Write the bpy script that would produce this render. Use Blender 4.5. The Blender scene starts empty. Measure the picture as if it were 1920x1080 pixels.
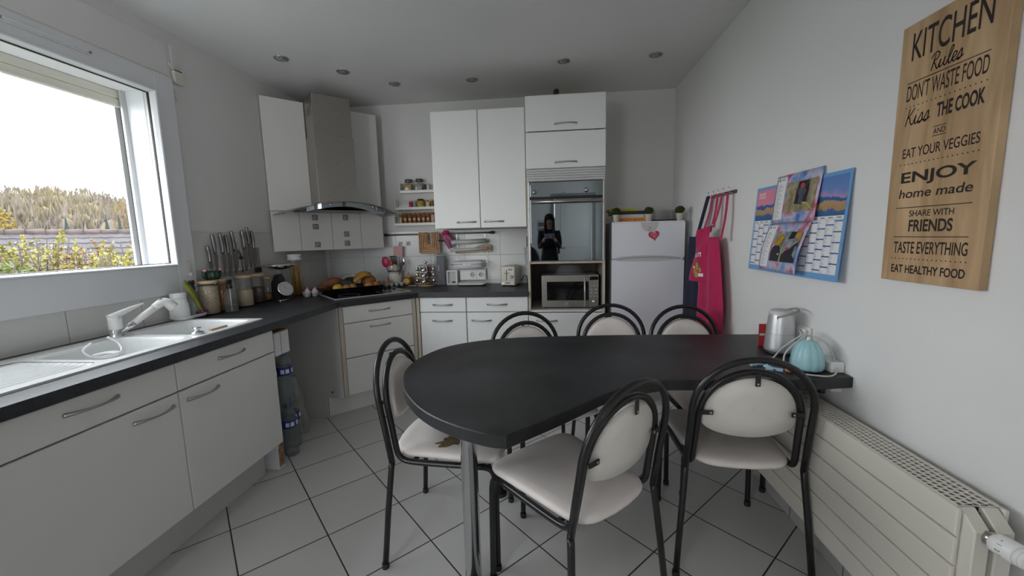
import bpy, bmesh, math, random
from mathutils import Matrix, Vector
random.seed(7)
PI = math.pi
SC = bpy.context.scene
COL = SC.collection

# ------------------------------------------------------------------ camera
EYE = 1.30
FPX, PITCH, ROLL, YAW = 747.7, 0.1273, -0.0243, 0.0961
cam_data = bpy.data.cameras.new('camera')
cam = bpy.data.objects.new('camera', cam_data)
COL.objects.link(cam)
SC.camera = cam
cam_data.sensor_width = 36.0
cam_data.lens = 36.0 * FPX / 1920.0
cam_data.clip_start = 0.02
cam_data.clip_end = 600
def camera_matrix():
    cp, sp = math.cos(PITCH), math.sin(PITCH)
    base = Matrix(((1, 0, 0), (0, -sp, -cp), (0, cp, -sp)))       # right, down, forward
    cr, sr = math.cos(ROLL), math.sin(ROLL)
    roll = Matrix(((cr, -sr, 0), (sr, cr, 0), (0, 0, 1)))
    c, s = math.cos(YAW), math.sin(YAW)
    yaw = Matrix(((c, s, 0), (-s, c, 0), (0, 0, 1)))
    r = roll @ base @ yaw
    right, down, fwd = Vector(r[0]), Vector(r[1]), Vector(r[2])
    m = Matrix((right, -down, -fwd)).transposed().to_4x4()
    m.translation = (0, 0, EYE)
    return m
cam.matrix_world = camera_matrix()

# ------------------------------------------------------------------ light
SC.view_settings.view_transform = 'Standard'
SC.view_settings.look = 'None'
SC.view_settings.gamma = 1.0
SC.view_settings.use_curve_mapping = False
SC.view_settings.exposure = 0.0
world = bpy.data.worlds.new('overcast_sky')
SC.world = world
world.use_nodes = True
wn, wl = world.node_tree.nodes, world.node_tree.links
wn.clear()
w_out = wn.new('ShaderNodeOutputWorld')
w_bg = wn.new('ShaderNodeBackground')
w_ramp = wn.new('ShaderNodeValToRGB')
w_tc = wn.new('ShaderNodeTexCoord')
w_sep = wn.new('ShaderNodeSeparateXYZ')
wl.new(w_tc.outputs['Generated'], w_sep.inputs[0])
wl.new(w_sep.outputs['Z'], w_ramp.inputs[0])
w_ramp.color_ramp.elements[0].color = (0.98, 0.99, 1, 1)
w_ramp.color_ramp.elements[1].color = (0.84, 0.92, 1.0, 1)
wl.new(w_ramp.outputs[0], w_bg.inputs[0])
w_bg.inputs[1].default_value = 8.8
wl.new(w_bg.outputs[0], w_out.inputs[0])

# room
WX, LX, BY, RY, CZ = 1.085, -2.17, 3.70, -1.75, 2.52     # right wall, left wall, back wall, rear wall, ceiling
WIN = (0.30, 2.12, 1.183, 2.147)                          # window opening y0 y1 z0 z1
def portal(name, loc, rot, sx, sy):
    l = bpy.data.lights.new(name, 'AREA'); l.shape = 'RECTANGLE'; l.size = sx; l.size_y = sy
    l.cycles.is_portal = True
    o = bpy.data.objects.new(name, l); o.location = loc; o.rotation_euler = rot; COL.objects.link(o)
    return o
portal('window_portal', (LX - 0.31, (WIN[0]+WIN[1])/2, (WIN[2]+WIN[3])/2), (0, -PI/2, 0), WIN[3]-WIN[2]+.1, WIN[1]-WIN[0]+.1)
FILL_WIN2 = (-2.05, -1.20, 0.06, 2.15)                          # glazed opening added in the rear wall for fill light: x0 x1 z0 z1
FILL_WIN3 = (-1.45, -.85, 0.95, 2.15)                          # unseen window added in the right wall as side fill: y0 y1 z0 z1
portal('side_fill_portal', (WX+.21, (FILL_WIN3[0]+FILL_WIN3[1])/2, (FILL_WIN3[2]+FILL_WIN3[3])/2), (0, PI/2, 0), FILL_WIN3[3]-FILL_WIN3[2]+.02, FILL_WIN3[1]-FILL_WIN3[0]+.02)
portal('rear_fill_portal', ((FILL_WIN2[0]+FILL_WIN2[1])/2, RY-.13, (FILL_WIN2[2]+FILL_WIN2[3])/2), (PI/2, 0, 0), FILL_WIN2[1]-FILL_WIN2[0]+.02, FILL_WIN2[3]-FILL_WIN2[2]+.02)

# ------------------------------------------------------------------ materials
def hexc(r, g, b):
    f = lambda v: (v/255/12.92) if v/255 <= .04045 else ((v/255+.055)/1.055)**2.4
    return (f(r), f(g), f(b), 1)
MATS = {}
def mat(name, col, rough=.5, metal=0.0, var=0.0, scale=8.0, bump=0.0, bscale=60.0, spec=.5, coat=0.0, stretch=(1,1,1), trans=0.0, sheen=0.0):
    m = bpy.data.materials.new(name); m.use_nodes = True
    nt = m.node_tree; n, l = nt.nodes, nt.links
    b = n['Principled BSDF']
    c = (*col[:3], 1)
    b.inputs['Base Color'].default_value = c
    b.inputs['Roughness'].default_value = rough
    b.inputs['Metallic'].default_value = metal
    b.inputs['Specular IOR Level'].default_value = spec
    b.inputs['Coat Weight'].default_value = coat
    b.inputs['Transmission Weight'].default_value = trans
    b.inputs['Sheen Weight'].default_value = sheen
    if var or bump:
        tc = n.new('ShaderNodeTexCoord'); mp = n.new('ShaderNodeMapping')
        mp.inputs['Scale'].default_value = stretch
        l.new(tc.outputs['Object'], mp.inputs[0])
    if var:
        t = n.new('ShaderNodeTexNoise'); t.inputs['Scale'].default_value = scale; t.inputs['Detail'].default_value = 5
        l.new(mp.outputs[0], t.inputs['Vector'])
        r = n.new('ShaderNodeValToRGB')
        r.color_ramp.elements[0].position = .3; r.color_ramp.elements[1].position = .7
        r.color_ramp.elements[0].color = (*[max(0, x*(1-var)) for x in c[:3]], 1)
        r.color_ramp.elements[1].color = (*[min(1, x*(1+var)) for x in c[:3]], 1)
        l.new(t.outputs['Fac'], r.inputs[0]); l.new(r.outputs[0], b.inputs['Base Color'])
    if bump:
        t2 = n.new('ShaderNodeTexNoise'); t2.inputs['Scale'].default_value = bscale; t2.inputs['Detail'].default_value = 3
        l.new(mp.outputs[0], t2.inputs['Vector'])
        bp = n.new('ShaderNodeBump'); bp.inputs['Strength'].default_value = bump; bp.inputs['Distance'].default_value = .004
        l.new(t2.outputs['Fac'], bp.inputs['Height']); l.new(bp.outputs[0], b.inputs['Normal'])
    MATS[name] = m
    return m
def glass_mat(name, tint=(1,1,1), refl=.12, rough=.02, opacity=0.0, body=(.8,.8,.8)):
    m = bpy.data.materials.new(name); m.use_nodes = True
    n, l = m.node_tree.nodes, m.node_tree.links
    n.clear()
    o = n.new('ShaderNodeOutputMaterial'); t = n.new('ShaderNodeBsdfTransparent'); g = n.new('ShaderNodeBsdfGlossy')
    t.inputs[0].default_value = (*tint, 1); g.inputs['Roughness'].default_value = rough
    fr = n.new('ShaderNodeLayerWeight'); fr.inputs[0].default_value = .5
    pw = n.new('ShaderNodeMath'); pw.operation = 'POWER'; pw.inputs[1].default_value = 4.0; l.new(fr.outputs['Facing'], pw.inputs[0])
    ma = n.new('ShaderNodeMath'); ma.operation = 'MULTIPLY_ADD'; ma.inputs[1].default_value = .75; ma.inputs[2].default_value = refl*.4; l.new(pw.outputs[0], ma.inputs[0])
    mx = n.new('ShaderNodeMixShader')
    l.new(ma.outputs[0], mx.inputs[0]); l.new(t.outputs[0], mx.inputs[1]); l.new(g.outputs[0], mx.inputs[2])
    last = mx
    if opacity:
        d = n.new('ShaderNodeBsdfDiffuse'); d.inputs[0].default_value = (*body, 1)
        m2 = n.new('ShaderNodeMixShader'); m2.inputs[0].default_value = opacity
        l.new(mx.outputs[0], m2.inputs[1]); l.new(d.outputs[0], m2.inputs[2]); last = m2
    l.new(last.outputs[0], o.inputs[0])
    MATS[name] = m
    return m
def grid_mat(name, base, line, size, width, angle=0.0, off=(0,0), axes=(0,1), rough=.35, var=.05, bump=.4, sizes=None, coat=0.0):
    """tiles drawn with a square grid in world coordinates"""
    m = bpy.data.materials.new(name); m.use_nodes = True
    n, l = m.node_tree.nodes, m.node_tree.links
    b = n['Principled BSDF']; b.inputs['Roughness'].default_value = rough; b.inputs['Coat Weight'].default_value = coat
    geo = n.new('ShaderNodeNewGeometry'); sep = n.new('ShaderNodeSeparateXYZ'); l.new(geo.outputs['Position'], sep.inputs[0])
    def M(op, a, bb=None, cc=None):
        q = n.new('ShaderNodeMath'); q.operation = op
        for i, v in enumerate((a, bb, cc)):
            if v is None: continue
            if isinstance(v, (int, float)): q.inputs[i].default_value = v
            else: l.new(v, q.inputs[i])
        return q.outputs[0]
    A = M('SUBTRACT', sep.outputs[axes[0]], off[0]); B = M('SUBTRACT', sep.outputs[axes[1]], off[1])
    ca, sa = math.cos(angle), math.sin(angle)
    U = M('ADD', M('MULTIPLY', A, ca), M('MULTIPLY', B, sa)); V = M('SUBTRACT', M('MULTIPLY', B, ca), M('MULTIPLY', A, sa))
    sz = sizes or (size, size)
    ds = []; cells = []
    for q, s in ((U, sz[0]), (V, sz[1])):
        w = M('DIVIDE', q, s); fr = M('FRACT', w); cells.append(M('FLOOR', w))
        ds.append(M('MULTIPLY', M('MINIMUM', fr, M('SUBTRACT', 1.0, fr)), s))
    d = M('MINIMUM', ds[0], ds[1])
    mask = M('LESS_THAN', d, width/2)
    cmb = n.new('ShaderNodeCombineXYZ'); l.new(cells[0], cmb.inputs[0]); l.new(cells[1], cmb.inputs[1])
    wnz = n.new('ShaderNodeTexWhiteNoise'); l.new(cmb.outputs[0], wnz.inputs['Vector'])
    nz = n.new('ShaderNodeTexNoise'); nz.inputs['Scale'].default_value = 5; nz.inputs['Detail'].default_value = 6
    l.new(geo.outputs['Position'], nz.inputs['Vector'])
    k = M('ADD', M('MULTIPLY', wnz.outputs['Value'], .5), M('MULTIPLY', nz.outputs['Fac'], .5))
    rp = n.new('ShaderNodeValToRGB')
    rp.color_ramp.elements[0].color = (*[x*(1-var) for x in base[:3]], 1); rp.color_ramp.elements[1].color = (*[min(1, x*(1+var)) for x in base[:3]], 1)
    l.new(k, rp.inputs[0])
    mx = n.new('ShaderNodeMix'); mx.data_type = 'RGBA'
    l.new(mask, mx.inputs[0]); l.new(rp.outputs[0], mx.inputs[6]); mx.inputs[7].default_value = (*line[:3], 1)
    l.new(mx.outputs[2], b.inputs['Base Color'])
    bp = n.new('ShaderNodeBump'); bp.inputs['Strength'].default_value = bump; bp.inputs['Distance'].default_value = .002
    l.new(M('MINIMUM', d, width), bp.inputs['Height']); bp.inputs['Distance'].default_value = 1.0
    l.new(bp.outputs[0], b.inputs['Normal'])
    MATS[name] = m
    return m
def wood_mat(name, c0, c1, scale=6, stretch=(1, 12, 1), rough=.5):
    m = bpy.data.materials.new(name); m.use_nodes = True
    n, l = m.node_tree.nodes, m.node_tree.links
    b = n['Principled BSDF']; b.inputs['Roughness'].default_value = rough
    tc = n.new('ShaderNodeTexCoord'); mp = n.new('ShaderNodeMapping'); mp.inputs['Scale'].default_value = stretch
    l.new(tc.outputs['Object'], mp.inputs[0])
    t = n.new('ShaderNodeTexNoise'); t.inputs['Scale'].default_value = scale; t.inputs['Detail'].default_value = 8; t.inputs['Distortion'].default_value = .6
    l.new(mp.outputs[0], t.inputs['Vector'])
    r = n.new('ShaderNodeValToRGB'); r.color_ramp.elements[0].position = .32; r.color_ramp.elements[1].position = .68
    r.color_ramp.elements[0].color = (*c0[:3], 1); r.color_ramp.elements[1].color = (*c1[:3], 1)
    l.new(t.outputs['Fac'], r.inputs[0]); l.new(r.outputs[0], b.inputs['Base Color'])
    MATS[name] = m
    return m

wall_m   = mat('wall_paint', (.74, .735, .72), .75, var=.02, scale=3, bump=.12, bscale=90)
wallr_m  = mat('wall_paint_cool', (.77, .768, .76), .7, var=.015, scale=2, bump=.15, bscale=110)
ceil_m   = mat('ceiling_paint', (.80, .795, .785), .8, var=.015, scale=2)
floor_m  = grid_mat('floor_tiles', (.60, .585, .57), (.035, .028, .027), .3329, .0055, math.radians(44.87), (-1.9401, 2.012), rough=.28, var=.045, bump=.25)
skirt_m  = grid_mat('skirting_tiles', (.50, .485, .47), (.06, .05, .05), .333, .004, 0, (0.115, 0.5), axes=(1, 2), rough=.3, sizes=(.333, 3))
tile_l   = grid_mat('wall_tiles_left', (.66, .65, .63), (.33, .31, .29), .2, .003, 0, (1.56, 1.0215), axes=(1, 2), rough=.25, var=.02, sizes=(.333, .2))
tile_l2  = grid_mat('wall_tiles_left_high', (.66, .655, .64), (.52, .50, .48), .2, .003, 0, (2.235, 1.375), axes=(1, 2), rough=.25, var=.02, sizes=(.40, .24))
tile_b   = grid_mat('wall_tiles_back', (.74, .745, .745), (.42, .41, .40), .2, .003, 0, (-1.452, 1.14), axes=(0, 2), rough=.22, var=.02, sizes=(.332, .2375))
lam_m    = mat('white_laminate', (.74, .735, .71), .35, var=.012, scale=4)
gloss_m  = mat('white_gloss_front', (.80, .81, .80), .38, var=.01, scale=3)
edge_m   = mat('beige_edge_band', (.52, .46, .38), .5, var=.06, scale=20)
carc_m   = mat('grey_white_board', (.56, .56, .54), .5, var=.03, scale=5)
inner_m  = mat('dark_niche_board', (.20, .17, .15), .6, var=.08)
top_m    = mat('charcoal_worktop', (.022, .024, .029), .42, var=.35, scale=70, bump=.15, bscale=300)
table_m  = mat('charcoal_tabletop', (.017, .0175, .0195), .42, var=1.1, scale=3.5, bump=.2, bscale=320)
steel_m  = mat('brushed_steel', (.36, .335, .305), .36, .9, var=.10, scale=30, stretch=(1, 1, 12))
chrome_m = mat('chrome', (.80, .80, .82), .08, 1.0)
satin_m  = mat('satin_nickel', (.46, .44, .42), .28, 1.0)
mirror_m = mat('mirror_glass', (.25, .28, .30), .015, 1.0)
blackg_m = mat('black_glass', (.006, .006, .007), .08, coat=.3)
black_m  = mat('black_plastic', (.012, .012, .013), .4)
tubem    = mat('black_tube_paint', (.010, .0095, .0105), .3, bump=.03, bscale=120)
leath_m  = mat('cream_leatherette', (.76, .70, .66), .5, var=.05, scale=9, bump=.10, bscale=160)
padb_m   = mat('cream_back_board', (.71, .675, .62), .55, var=.03, scale=8)
white_m  = mat('white_plastic', (.80, .80, .79), .35)
sink_m   = mat('white_resin', (.80, .81, .80), .22, var=.02, scale=40)
cream_m  = mat('cream_enamel', (.70, .665, .59), .35, var=.015)
fridge_m = mat('fridge_white', (.77, .78, .83), .3, var=.01)
pvc_m    = mat('white_pvc', (.76, .77, .79), .35)
sash_m   = mat('white_pvc_sash', (.86, .87, .90), .25)
shut_m   = mat('cream_shutter', (.74, .71, .62), .5)
rubber_m = mat('black_rubber', (.015, .015, .015), .7)
grey_m   = mat('grey_plastic', (.28, .28, .28), .45)
lgrey_m  = mat('light_grey_plastic', (.55, .55, .55), .4)
alu_m    = mat('speaker_aluminium', (.62, .62, .63), .38, .65, var=.03, scale=40)
teal_m   = mat('pale_teal_ceramic', (.36, .62, .68), .3, var=.03)
pink_m   = mat('raspberry_cloth', (.46, .006, .085), .8, var=.12, scale=12, sheen=.2)
navy_m   = mat('navy_cloth', (.012, .013, .04), .85, var=.15, scale=12)
bamboo_m = wood_mat('bamboo_lid', (.52, .35, .20), (.68, .50, .32), 10, (1, 8, 1))
trivet_m = wood_mat('trivet_wood', (.42, .22, .10), (.60, .36, .18), 12, (1, 1, 8))
board_m  = wood_mat('chopping_wood', (.38, .22, .12), (.55, .36, .22), 10, (8, 1, 1))
sign_m   = wood_mat('sign_wood', (.36, .225, .11), (.60, .41, .235), 3.2, (1, 6, .8), .6)
ink_m    = mat('dark_brown_ink', (.022, .014, .011), .6)
paper_m  = mat('white_paper', (.78, .78, .80), .7)
glass_m  = glass_mat('clear_glass', (.96, .97, .97), .10)
jar_m    = glass_mat('jar_glass', (.93, .94, .93), .11, .03)
pane_m   = glass_mat('window_glass', (.985, .99, .99), .10, .0)
plas_m   = glass_mat('thin_clear_plastic', (.93, .94, .94), .11, .12, .14, (.58, .60, .61))
bag_m    = glass_mat('cloudy_bag_film', (.92, .93, .92), .12, .2, .28, (.6, .6, .58))

# ------------------------------------------------------------------ mesh helpers
def new(): return bmesh.new()
def xf(M, p): return (M @ Vector(p)) if M is not None else Vector(p)
def add_box(bm, x0, x1, y0, y1, z0, z1, bev=0.0, seg=2, M=None):
    t = bmesh.new()
    v = [t.verts.new((x, y, z)) for x in (x0, x1) for y in (y0, y1) for z in (z0, z1)]
    for f in ((0,1,3,2), (4,6,7,5), (0,4,5,1), (2,3,7,6), (0,2,6,4), (1,5,7,3)):
        t.faces.new([v[i] for i in f])
    bmesh.ops.recalc_face_normals(t, faces=t.faces)
    if bev > 0:
        bmesh.ops.bevel(t, geom=list(t.edges), offset=bev, segments=seg, affect='EDGES', profile=.5)
    merge(bm, t, M)
def merge(bm, t, M=None, smooth=None):
    mp = {}
    for v in t.verts: mp[v] = bm.verts.new(xf(M, v.co))
    for f in t.faces:
        try: g = bm.faces.new([mp[v] for v in f.verts])
        except ValueError: continue
        g.smooth = f.smooth if smooth is None else smooth
        g.material_index = f.material_index
    t.free()
def ring(bm, pts): return [bm.verts.new(p) for p in pts]
def bridge(bm, a, b, smooth=True, closed=True):
    n = len(a)
    for i in range(n if closed else n-1):
        j = (i+1) % n
        try:
            f = bm.faces.new((a[i], a[j], b[j], b[i])); f.smooth = smooth
        except ValueError: pass
def cap(bm, r, flip=False, smooth=False):
    try:
        f = bm.faces.new(r[::-1] if flip else r); f.smooth = smooth
    except ValueError: pass
def add_lathe(bm, prof, c=(0,0,0), seg=24, M=None, smooth=True, capb=True, capt=True, flute=None):
    rs = []
    for r, z in prof:
        pts = []
        for i in range(seg):
            a = 2*PI*i/seg
            rr = r*(1 + (flute(a, z) if flute else 0))
            pts.append(xf(M, (c[0]+rr*math.cos(a), c[1]+rr*math.sin(a), c[2]+z)))
        rs.append(ring(bm, pts))
    for a, b in zip(rs, rs[1:]): bridge(bm, a, b, smooth)
    if capb: cap(bm, rs[0], True)
    if capt: cap(bm, rs[-1])
def add_tube(bm, pts, r, seg=10, closed=False, M=None, caps=True):
    P = [xf(M, p) for p in pts]; n = len(P)
    rad = r if isinstance(r, (list, tuple)) else [r]*n
    T = []
    for i in range(n):
        if closed: d = P[(i+1) % n]-P[i-1]
        else: d = P[min(i+1, n-1)]-P[max(i-1, 0)]
        T.append(d.normalized() if d.length > 1e-9 else Vector((0,0,1)))
    up = Vector((0,0,1)) if abs(T[0].z) < .9 else Vector((1,0,0))
    N = (up - T[0]*up.dot(T[0])).normalized()
    rs = []
    for i in range(n):
        N = (N - T[i]*N.dot(T[i]))
        N = N.normalized() if N.length > 1e-6 else T[i].orthogonal().normalized()
        Bn = T[i].cross(N)
        rs.append(ring(bm, [P[i]+(N*math.cos(2*PI*k/seg)+Bn*math.sin(2*PI*k/seg))*rad[i] for k in range(seg)]))
    for a, b in zip(rs, rs[1:]): bridge(bm, a, b)
    if closed: bridge(bm, rs[-1], rs[0])
    elif caps: cap(bm, rs[0], True); cap(bm, rs[-1])
def spline(pts, k=6, closed=False):
    P = [Vector(p) for p in pts]; n = len(P); out = []
    for i in range(n if closed else n-1):
        p0 = P[(i-1) % n] if closed or i > 0 else P[0]*2-P[1]
        p1, p2 = P[i], P[(i+1) % n]
        p3 = P[(i+2) % n] if closed or i+2 < n else P[-1]*2-P[-2]
        for j in range(k):
            t = j/k
            out.append(.5*((2*p1)+(p2-p0)*t+(2*p0-5*p1+4*p2-p3)*t*t+(3*p1-p0-3*p2+p3)*t**3))
    if not closed: out.append(P[-1])
    return out
def rpoly(pts, r, seg=5):
    """polygon with rounded corners (2-D)"""
    out = []; n = len(pts)
    for i in range(n):
        a, b, c = Vector(pts[i-1]), Vector(pts[i]), Vector(pts[(i+1) % n])
        d1, d2 = (a-b).normalized(), (c-b).normalized()
        rr = r[i] if isinstance(r, (list, tuple)) else r
        if rr <= 0: out.append(tuple(b)); continue
        p, q = b+d1*rr, b+d2*rr
        for k in range(seg+1):
            t = k/seg
            out.append(tuple((1-t)**2*p + 2*t*(1-t)*b + t*t*q))
    return out
def add_prism(bm, poly, z0, z1, M=None, inset=0.0, smooth=False):
    """polygon (x, y) raised from z0 to z1; small inset softens the rims"""
    n = len(poly); cx = sum(p[0] for p in poly)/n; cy = sum(p[1] for p in poly)/n
    def lay(z, k):
        R = []
        for i, p in enumerate(poly):
            a, b = Vector(poly[i-1]), Vector(poly[(i+1) % n]); t = (b-a)
            nn = Vector((t.y, -t.x)); nn = nn.normalized() if nn.length > 0 else nn
            R.append(xf(M, (p[0]-nn.x*k, p[1]-nn.y*k, z)))
        return ring(bm, R)
    area = sum(poly[i-1][0]*poly[i][1]-poly[i][0]*poly[i-1][1] for i in range(n))
    s = 1 if area > 0 else -1
    if inset:
        L = [lay(z0, s*inset), lay(z0+inset, 0), lay(z1-inset, 0), lay(z1, s*inset)]
    else: L = [lay(z0, 0), lay(z1, 0)]
    for a, b in zip(L, L[1:]): bridge(bm, a, b, smooth)
    cap(bm, L[0], True); cap(bm, L[-1])
def add_pad(bm, outline, layers, M=None, smooth=True):
    """stack of scaled copies of an outline: layers = [(scale, z)]"""
    n = len(outline); cx = sum(p[0] for p in outline)/n; cy = sum(p[1] for p in outline)/n
    R = [ring(bm, [xf(M, (cx+(p[0]-cx)*s, cy+(p[1]-cy)*s, z)) for p in outline]) for s, z in layers]
    for a, b in zip(R, R[1:]): bridge(bm, a, b, smooth)
    cap(bm, R[0], True, smooth); cap(bm, R[-1], False, smooth)
def add_ball(bm, c, rx, ry=None, rz=None, u=16, v=10, M=None, noise=0.0):
    ry = ry or rx; rz = rz or rx
    rs = []
    top = bm.verts.new(xf(M, (c[0], c[1], c[2]+rz))); bot = bm.verts.new(xf(M, (c[0], c[1], c[2]-rz)))
    for j in range(1, v):
        th = PI*j/v
        rs.append(ring(bm, [xf(M, (c[0]+rx*math.sin(th)*math.cos(2*PI*i/u)*(1+noise*random.uniform(-1, 1)), c[1]+ry*math.sin(th)*math.sin(2*PI*i/u)*(1+noise*random.uniform(-1, 1)), c[2]+rz*math.cos(th))) for i in range(u)]))
    for a, b in zip(rs, rs[1:]): bridge(bm, b, a)
    for i in range(u):
        f = bm.faces.new((top, rs[0][i], rs[0][(i+1) % u])); f.smooth = True
        f = bm.faces.new((bot, rs[-1][(i+1) % u], rs[-1][i])); f.smooth = True
def frame_M(origin, ux, uy, uz):
    m = Matrix((Vector(ux), Vector(uy), Vector(uz))).transposed().to_4x4(); m.translation = origin
    return m
def add_sheet(bm, f, nu, nv, thick, M=None):
    """grid surface f(u, v) -> point, given a thickness along its normal"""
    g = [[Vector(f(i/nu, j/nv)) for j in range(nv+1)] for i in range(nu+1)]
    def nrm(i, j):
        a = g[min(i+1, nu)][j]-g[max(i-1, 0)][j]; b = g[i][min(j+1, nv)]-g[i][max(j-1, 0)]
        c = a.cross(b); return c.normalized() if c.length > 1e-9 else Vector((0,0,1))
    A = [[bm.verts.new(xf(M, g[i][j])) for j in range(nv+1)] for i in range(nu+1)]
    B = [[bm.verts.new(xf(M, g[i][j]-nrm(i, j)*thick)) for j in range(nv+1)] for i in range(nu+1)]
    def q(*v):
        try: bm.faces.new(v).smooth = True
        except ValueError: pass
    for i in range(nu):
        for j in range(nv):
            q(A[i][j], A[i+1][j], A[i+1][j+1], A[i][j+1]); q(B[i][j+1], B[i+1][j+1], B[i+1][j], B[i][j])
    for i in range(nu):
        q(A[i+1][0], A[i][0], B[i][0], B[i+1][0]); q(A[i][nv], A[i+1][nv], B[i+1][nv], B[i][nv])
    for j in range(nv):
        q(A[0][j], A[0][j+1], B[0][j+1], B[0][j]); q(A[nu][j+1], A[nu][j], B[nu][j], B[nu][j+1])

# ------------------------------------------------------------------ object helpers
def rootM(o):
    while o.parent: o = o.parent
    return Matrix.Translation(o.location) @ Matrix.Rotation(o.rotation_euler.z, 4, 'Z')
def obj(name, bm, m, parent=None, local=False, recalc=True):
    if recalc: bmesh.ops.recalc_face_normals(bm, faces=bm.faces)
    me = bpy.data.meshes.new(name)
    if parent is not None and not local: bm.transform(rootM(parent).inverted())
    bm.to_mesh(me); bm.free()
    for mm in (m if isinstance(m, (list, tuple)) else [m]): me.materials.append(mm)
    o = bpy.data.objects.new(name, me); COL.objects.link(o)
    if parent is not None: o.parent = parent
    return o
def tag(o, label, cat, group=None):
    o['label'] = label; o['category'] = cat
    if group: o['group'] = group
    return o
def thing(name, label, cat, loc=(0,0,0), rotz=0.0, group=None):
    o = bpy.data.objects.new(name, None); COL.objects.link(o)
    o.location = loc; o.rotation_euler = (0, 0, rotz); o.empty_display_size = .05
    return tag(o, label, cat, group)
def single(name, bm, m, label, cat, group=None, base=None):
    """a thing that is one mesh; its origin goes to base"""
    b = Vector(base) if base is not None else None
    if b is not None: bm.transform(Matrix.Translation(-b))
    o = obj(name, bm, m)
    if b is not None: o.location = b
    return tag(o, label, cat, group)
def struct(name, bm, m, parent=None):
    o = obj(name, bm, m, parent)
    if parent is None: o['kind'] = 'structure'
    return o
def dup(root, loc, rotz=None, label=None, group=None):
    r = root.copy(); COL.objects.link(r); r.location = loc
    if rotz is not None: r.rotation_euler = (0, 0, rotz)
    if label: r['label'] = label
    if group: r['group'] = group
    for ch in list(root.children):
        c = ch.copy(); COL.objects.link(c); c.parent = r
        for g in list(ch.children):
            d = g.copy(); COL.objects.link(d); d.parent = c
    return r
def add_text(bm, s, origin, ux, uz, w=None, h=None, depth=.0006, shear=0.0, bold=0.0, align='LEFT'):
    """letters laid in the plane spanned by ux (reading direction) and uz, fitted to width w and height h"""
    cu = bpy.data.curves.new('t', 'FONT'); cu.body = s; cu.size = 1; cu.shear = shear; cu.offset = bold
    o = bpy.data.objects.new('t', cu); COL.objects.link(o)
    dg = bpy.context.evaluated_depsgraph_get(); me = o.evaluated_get(dg).to_mesh()
    vs = [v.co.copy() for v in me.vertices]; fs = [tuple(p.vertices) for p in me.polygons]
    o.evaluated_get(dg).to_mesh_clear()
    bpy.data.objects.remove(o); bpy.data.curves.remove(cu)
    if not vs: return
    x0, x1 = min(v.x for v in vs), max(v.x for v in vs); y0, y1 = min(v.y for v in vs), max(v.y for v in vs)
    sy = h/(y1-y0) if h else None; sx = w/(x1-x0) if w else sy
    if sy is None: sy = sx
    ux, uz, og = Vector(ux).normalized(), Vector(uz).normalized(), Vector(origin)
    un = ux.cross(uz)                                          # towards the reader
    new_v = [bm.verts.new(og+ux*((v.x-x0)*sx)+uz*((v.y-y0)*sy)+un*depth) for v in vs]
    for f in fs:
        try: bm.faces.new([new_v[i] for i in f])
        except ValueError: pass
def bow(bm, c, along, out, L=.16, d=.022, r=.0055):
    """a bowed cupboard handle"""
    a, o, c = Vector(along).normalized(), Vector(out).normalized(), Vector(c)
    up = a.cross(o)
    n = 17
    pts = [c+a*L*(i/(n-1)-.5)+o*(d*1.35*math.sin(PI*i/(n-1))**.75-.002) for i in range(n)]
    add_tube(bm, pts, [r*(1.45-.75*math.sin(PI*i/(n-1))) for i in range(n)], 8)
# ================================================================== room shell
bm = new(); add_box(bm, LX-.3, WX+.2, RY-.2, BY+.2, -.2, 0); struct('floor', bm, floor_m)
bm = new(); add_box(bm, LX-.3, WX+.2, RY-.2, BY+.2, CZ, CZ+.2); struct('ceiling', bm, ceil_m)
bm = new(); add_box(bm, LX-.3, WX+.2, BY, BY+.2, 0, CZ); struct('wall_back', bm, wall_m)
bm = new(); b0, b1, d0, d1 = FILL_WIN3
add_box(bm, WX, WX+.2, b1, BY, 0, CZ); add_box(bm, WX, WX+.2, RY, b0, 0, CZ); add_box(bm, WX, WX+.2, b0, b1, 0, d0); add_box(bm, WX, WX+.2, b0, b1, d1, CZ); struct('wall_right', bm, wallr_m)
w3 = bpy.data.objects.new('fill_window_3', None); COL.objects.link(w3); w3.location = (WX, (b0+b1)/2, d0); w3['kind'] = 'structure'  # window added out of view to brighten the left-hand fronts
bm = new()
for ya, yb_ in ((b0, b0+.07), (b1-.07, b1)): add_box(bm, WX+.03, WX+.09, ya, yb_, d0, d1, .004)
for za, zb in ((d0, d0+.08), (d1-.07, d1)): add_box(bm, WX+.031, WX+.089, b0+.07, b1-.07, za, zb, .004)
struct('window_frame', bm, pvc_m, w3)
bm = new(); add_box(bm, WX+.058, WX+.064, b0+.07, b1-.07, d0+.08, d1-.07); struct('window_pane', bm, pane_m, w3)
bm = new()
LX0 = LX-.225
y0, y1, z0, z1 = WIN; a0, a1, c0, c1 = FILL_WIN2
add_box(bm, LX0, LX, RY, y0, 0, CZ); add_box(bm, LX0, LX, y0, y1, 0, z0); add_box(bm, LX0, LX, y0, y1, z1, CZ); add_box(bm, LX0, LX, y1, BY, 0, CZ)
struct('wall_left', bm, wall_m)
DR = (.10, .83, 2.04)                                       # doorway in the rear wall
bm = new(); add_box(bm, LX0, a0, RY-.12, RY, 0, CZ); add_box(bm, a1, DR[0], RY-.12, RY, 0, CZ); add_box(bm, a0, a1, RY-.12, RY, 0, c0); add_box(bm, a0, a1, RY-.12, RY, c1, CZ); add_box(bm, DR[1], WX, RY-.12, RY, 0, CZ); add_box(bm, DR[0], DR[1], RY-.12, RY, DR[2], CZ)
struct('wall_rear', bm, wallr_m)
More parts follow.
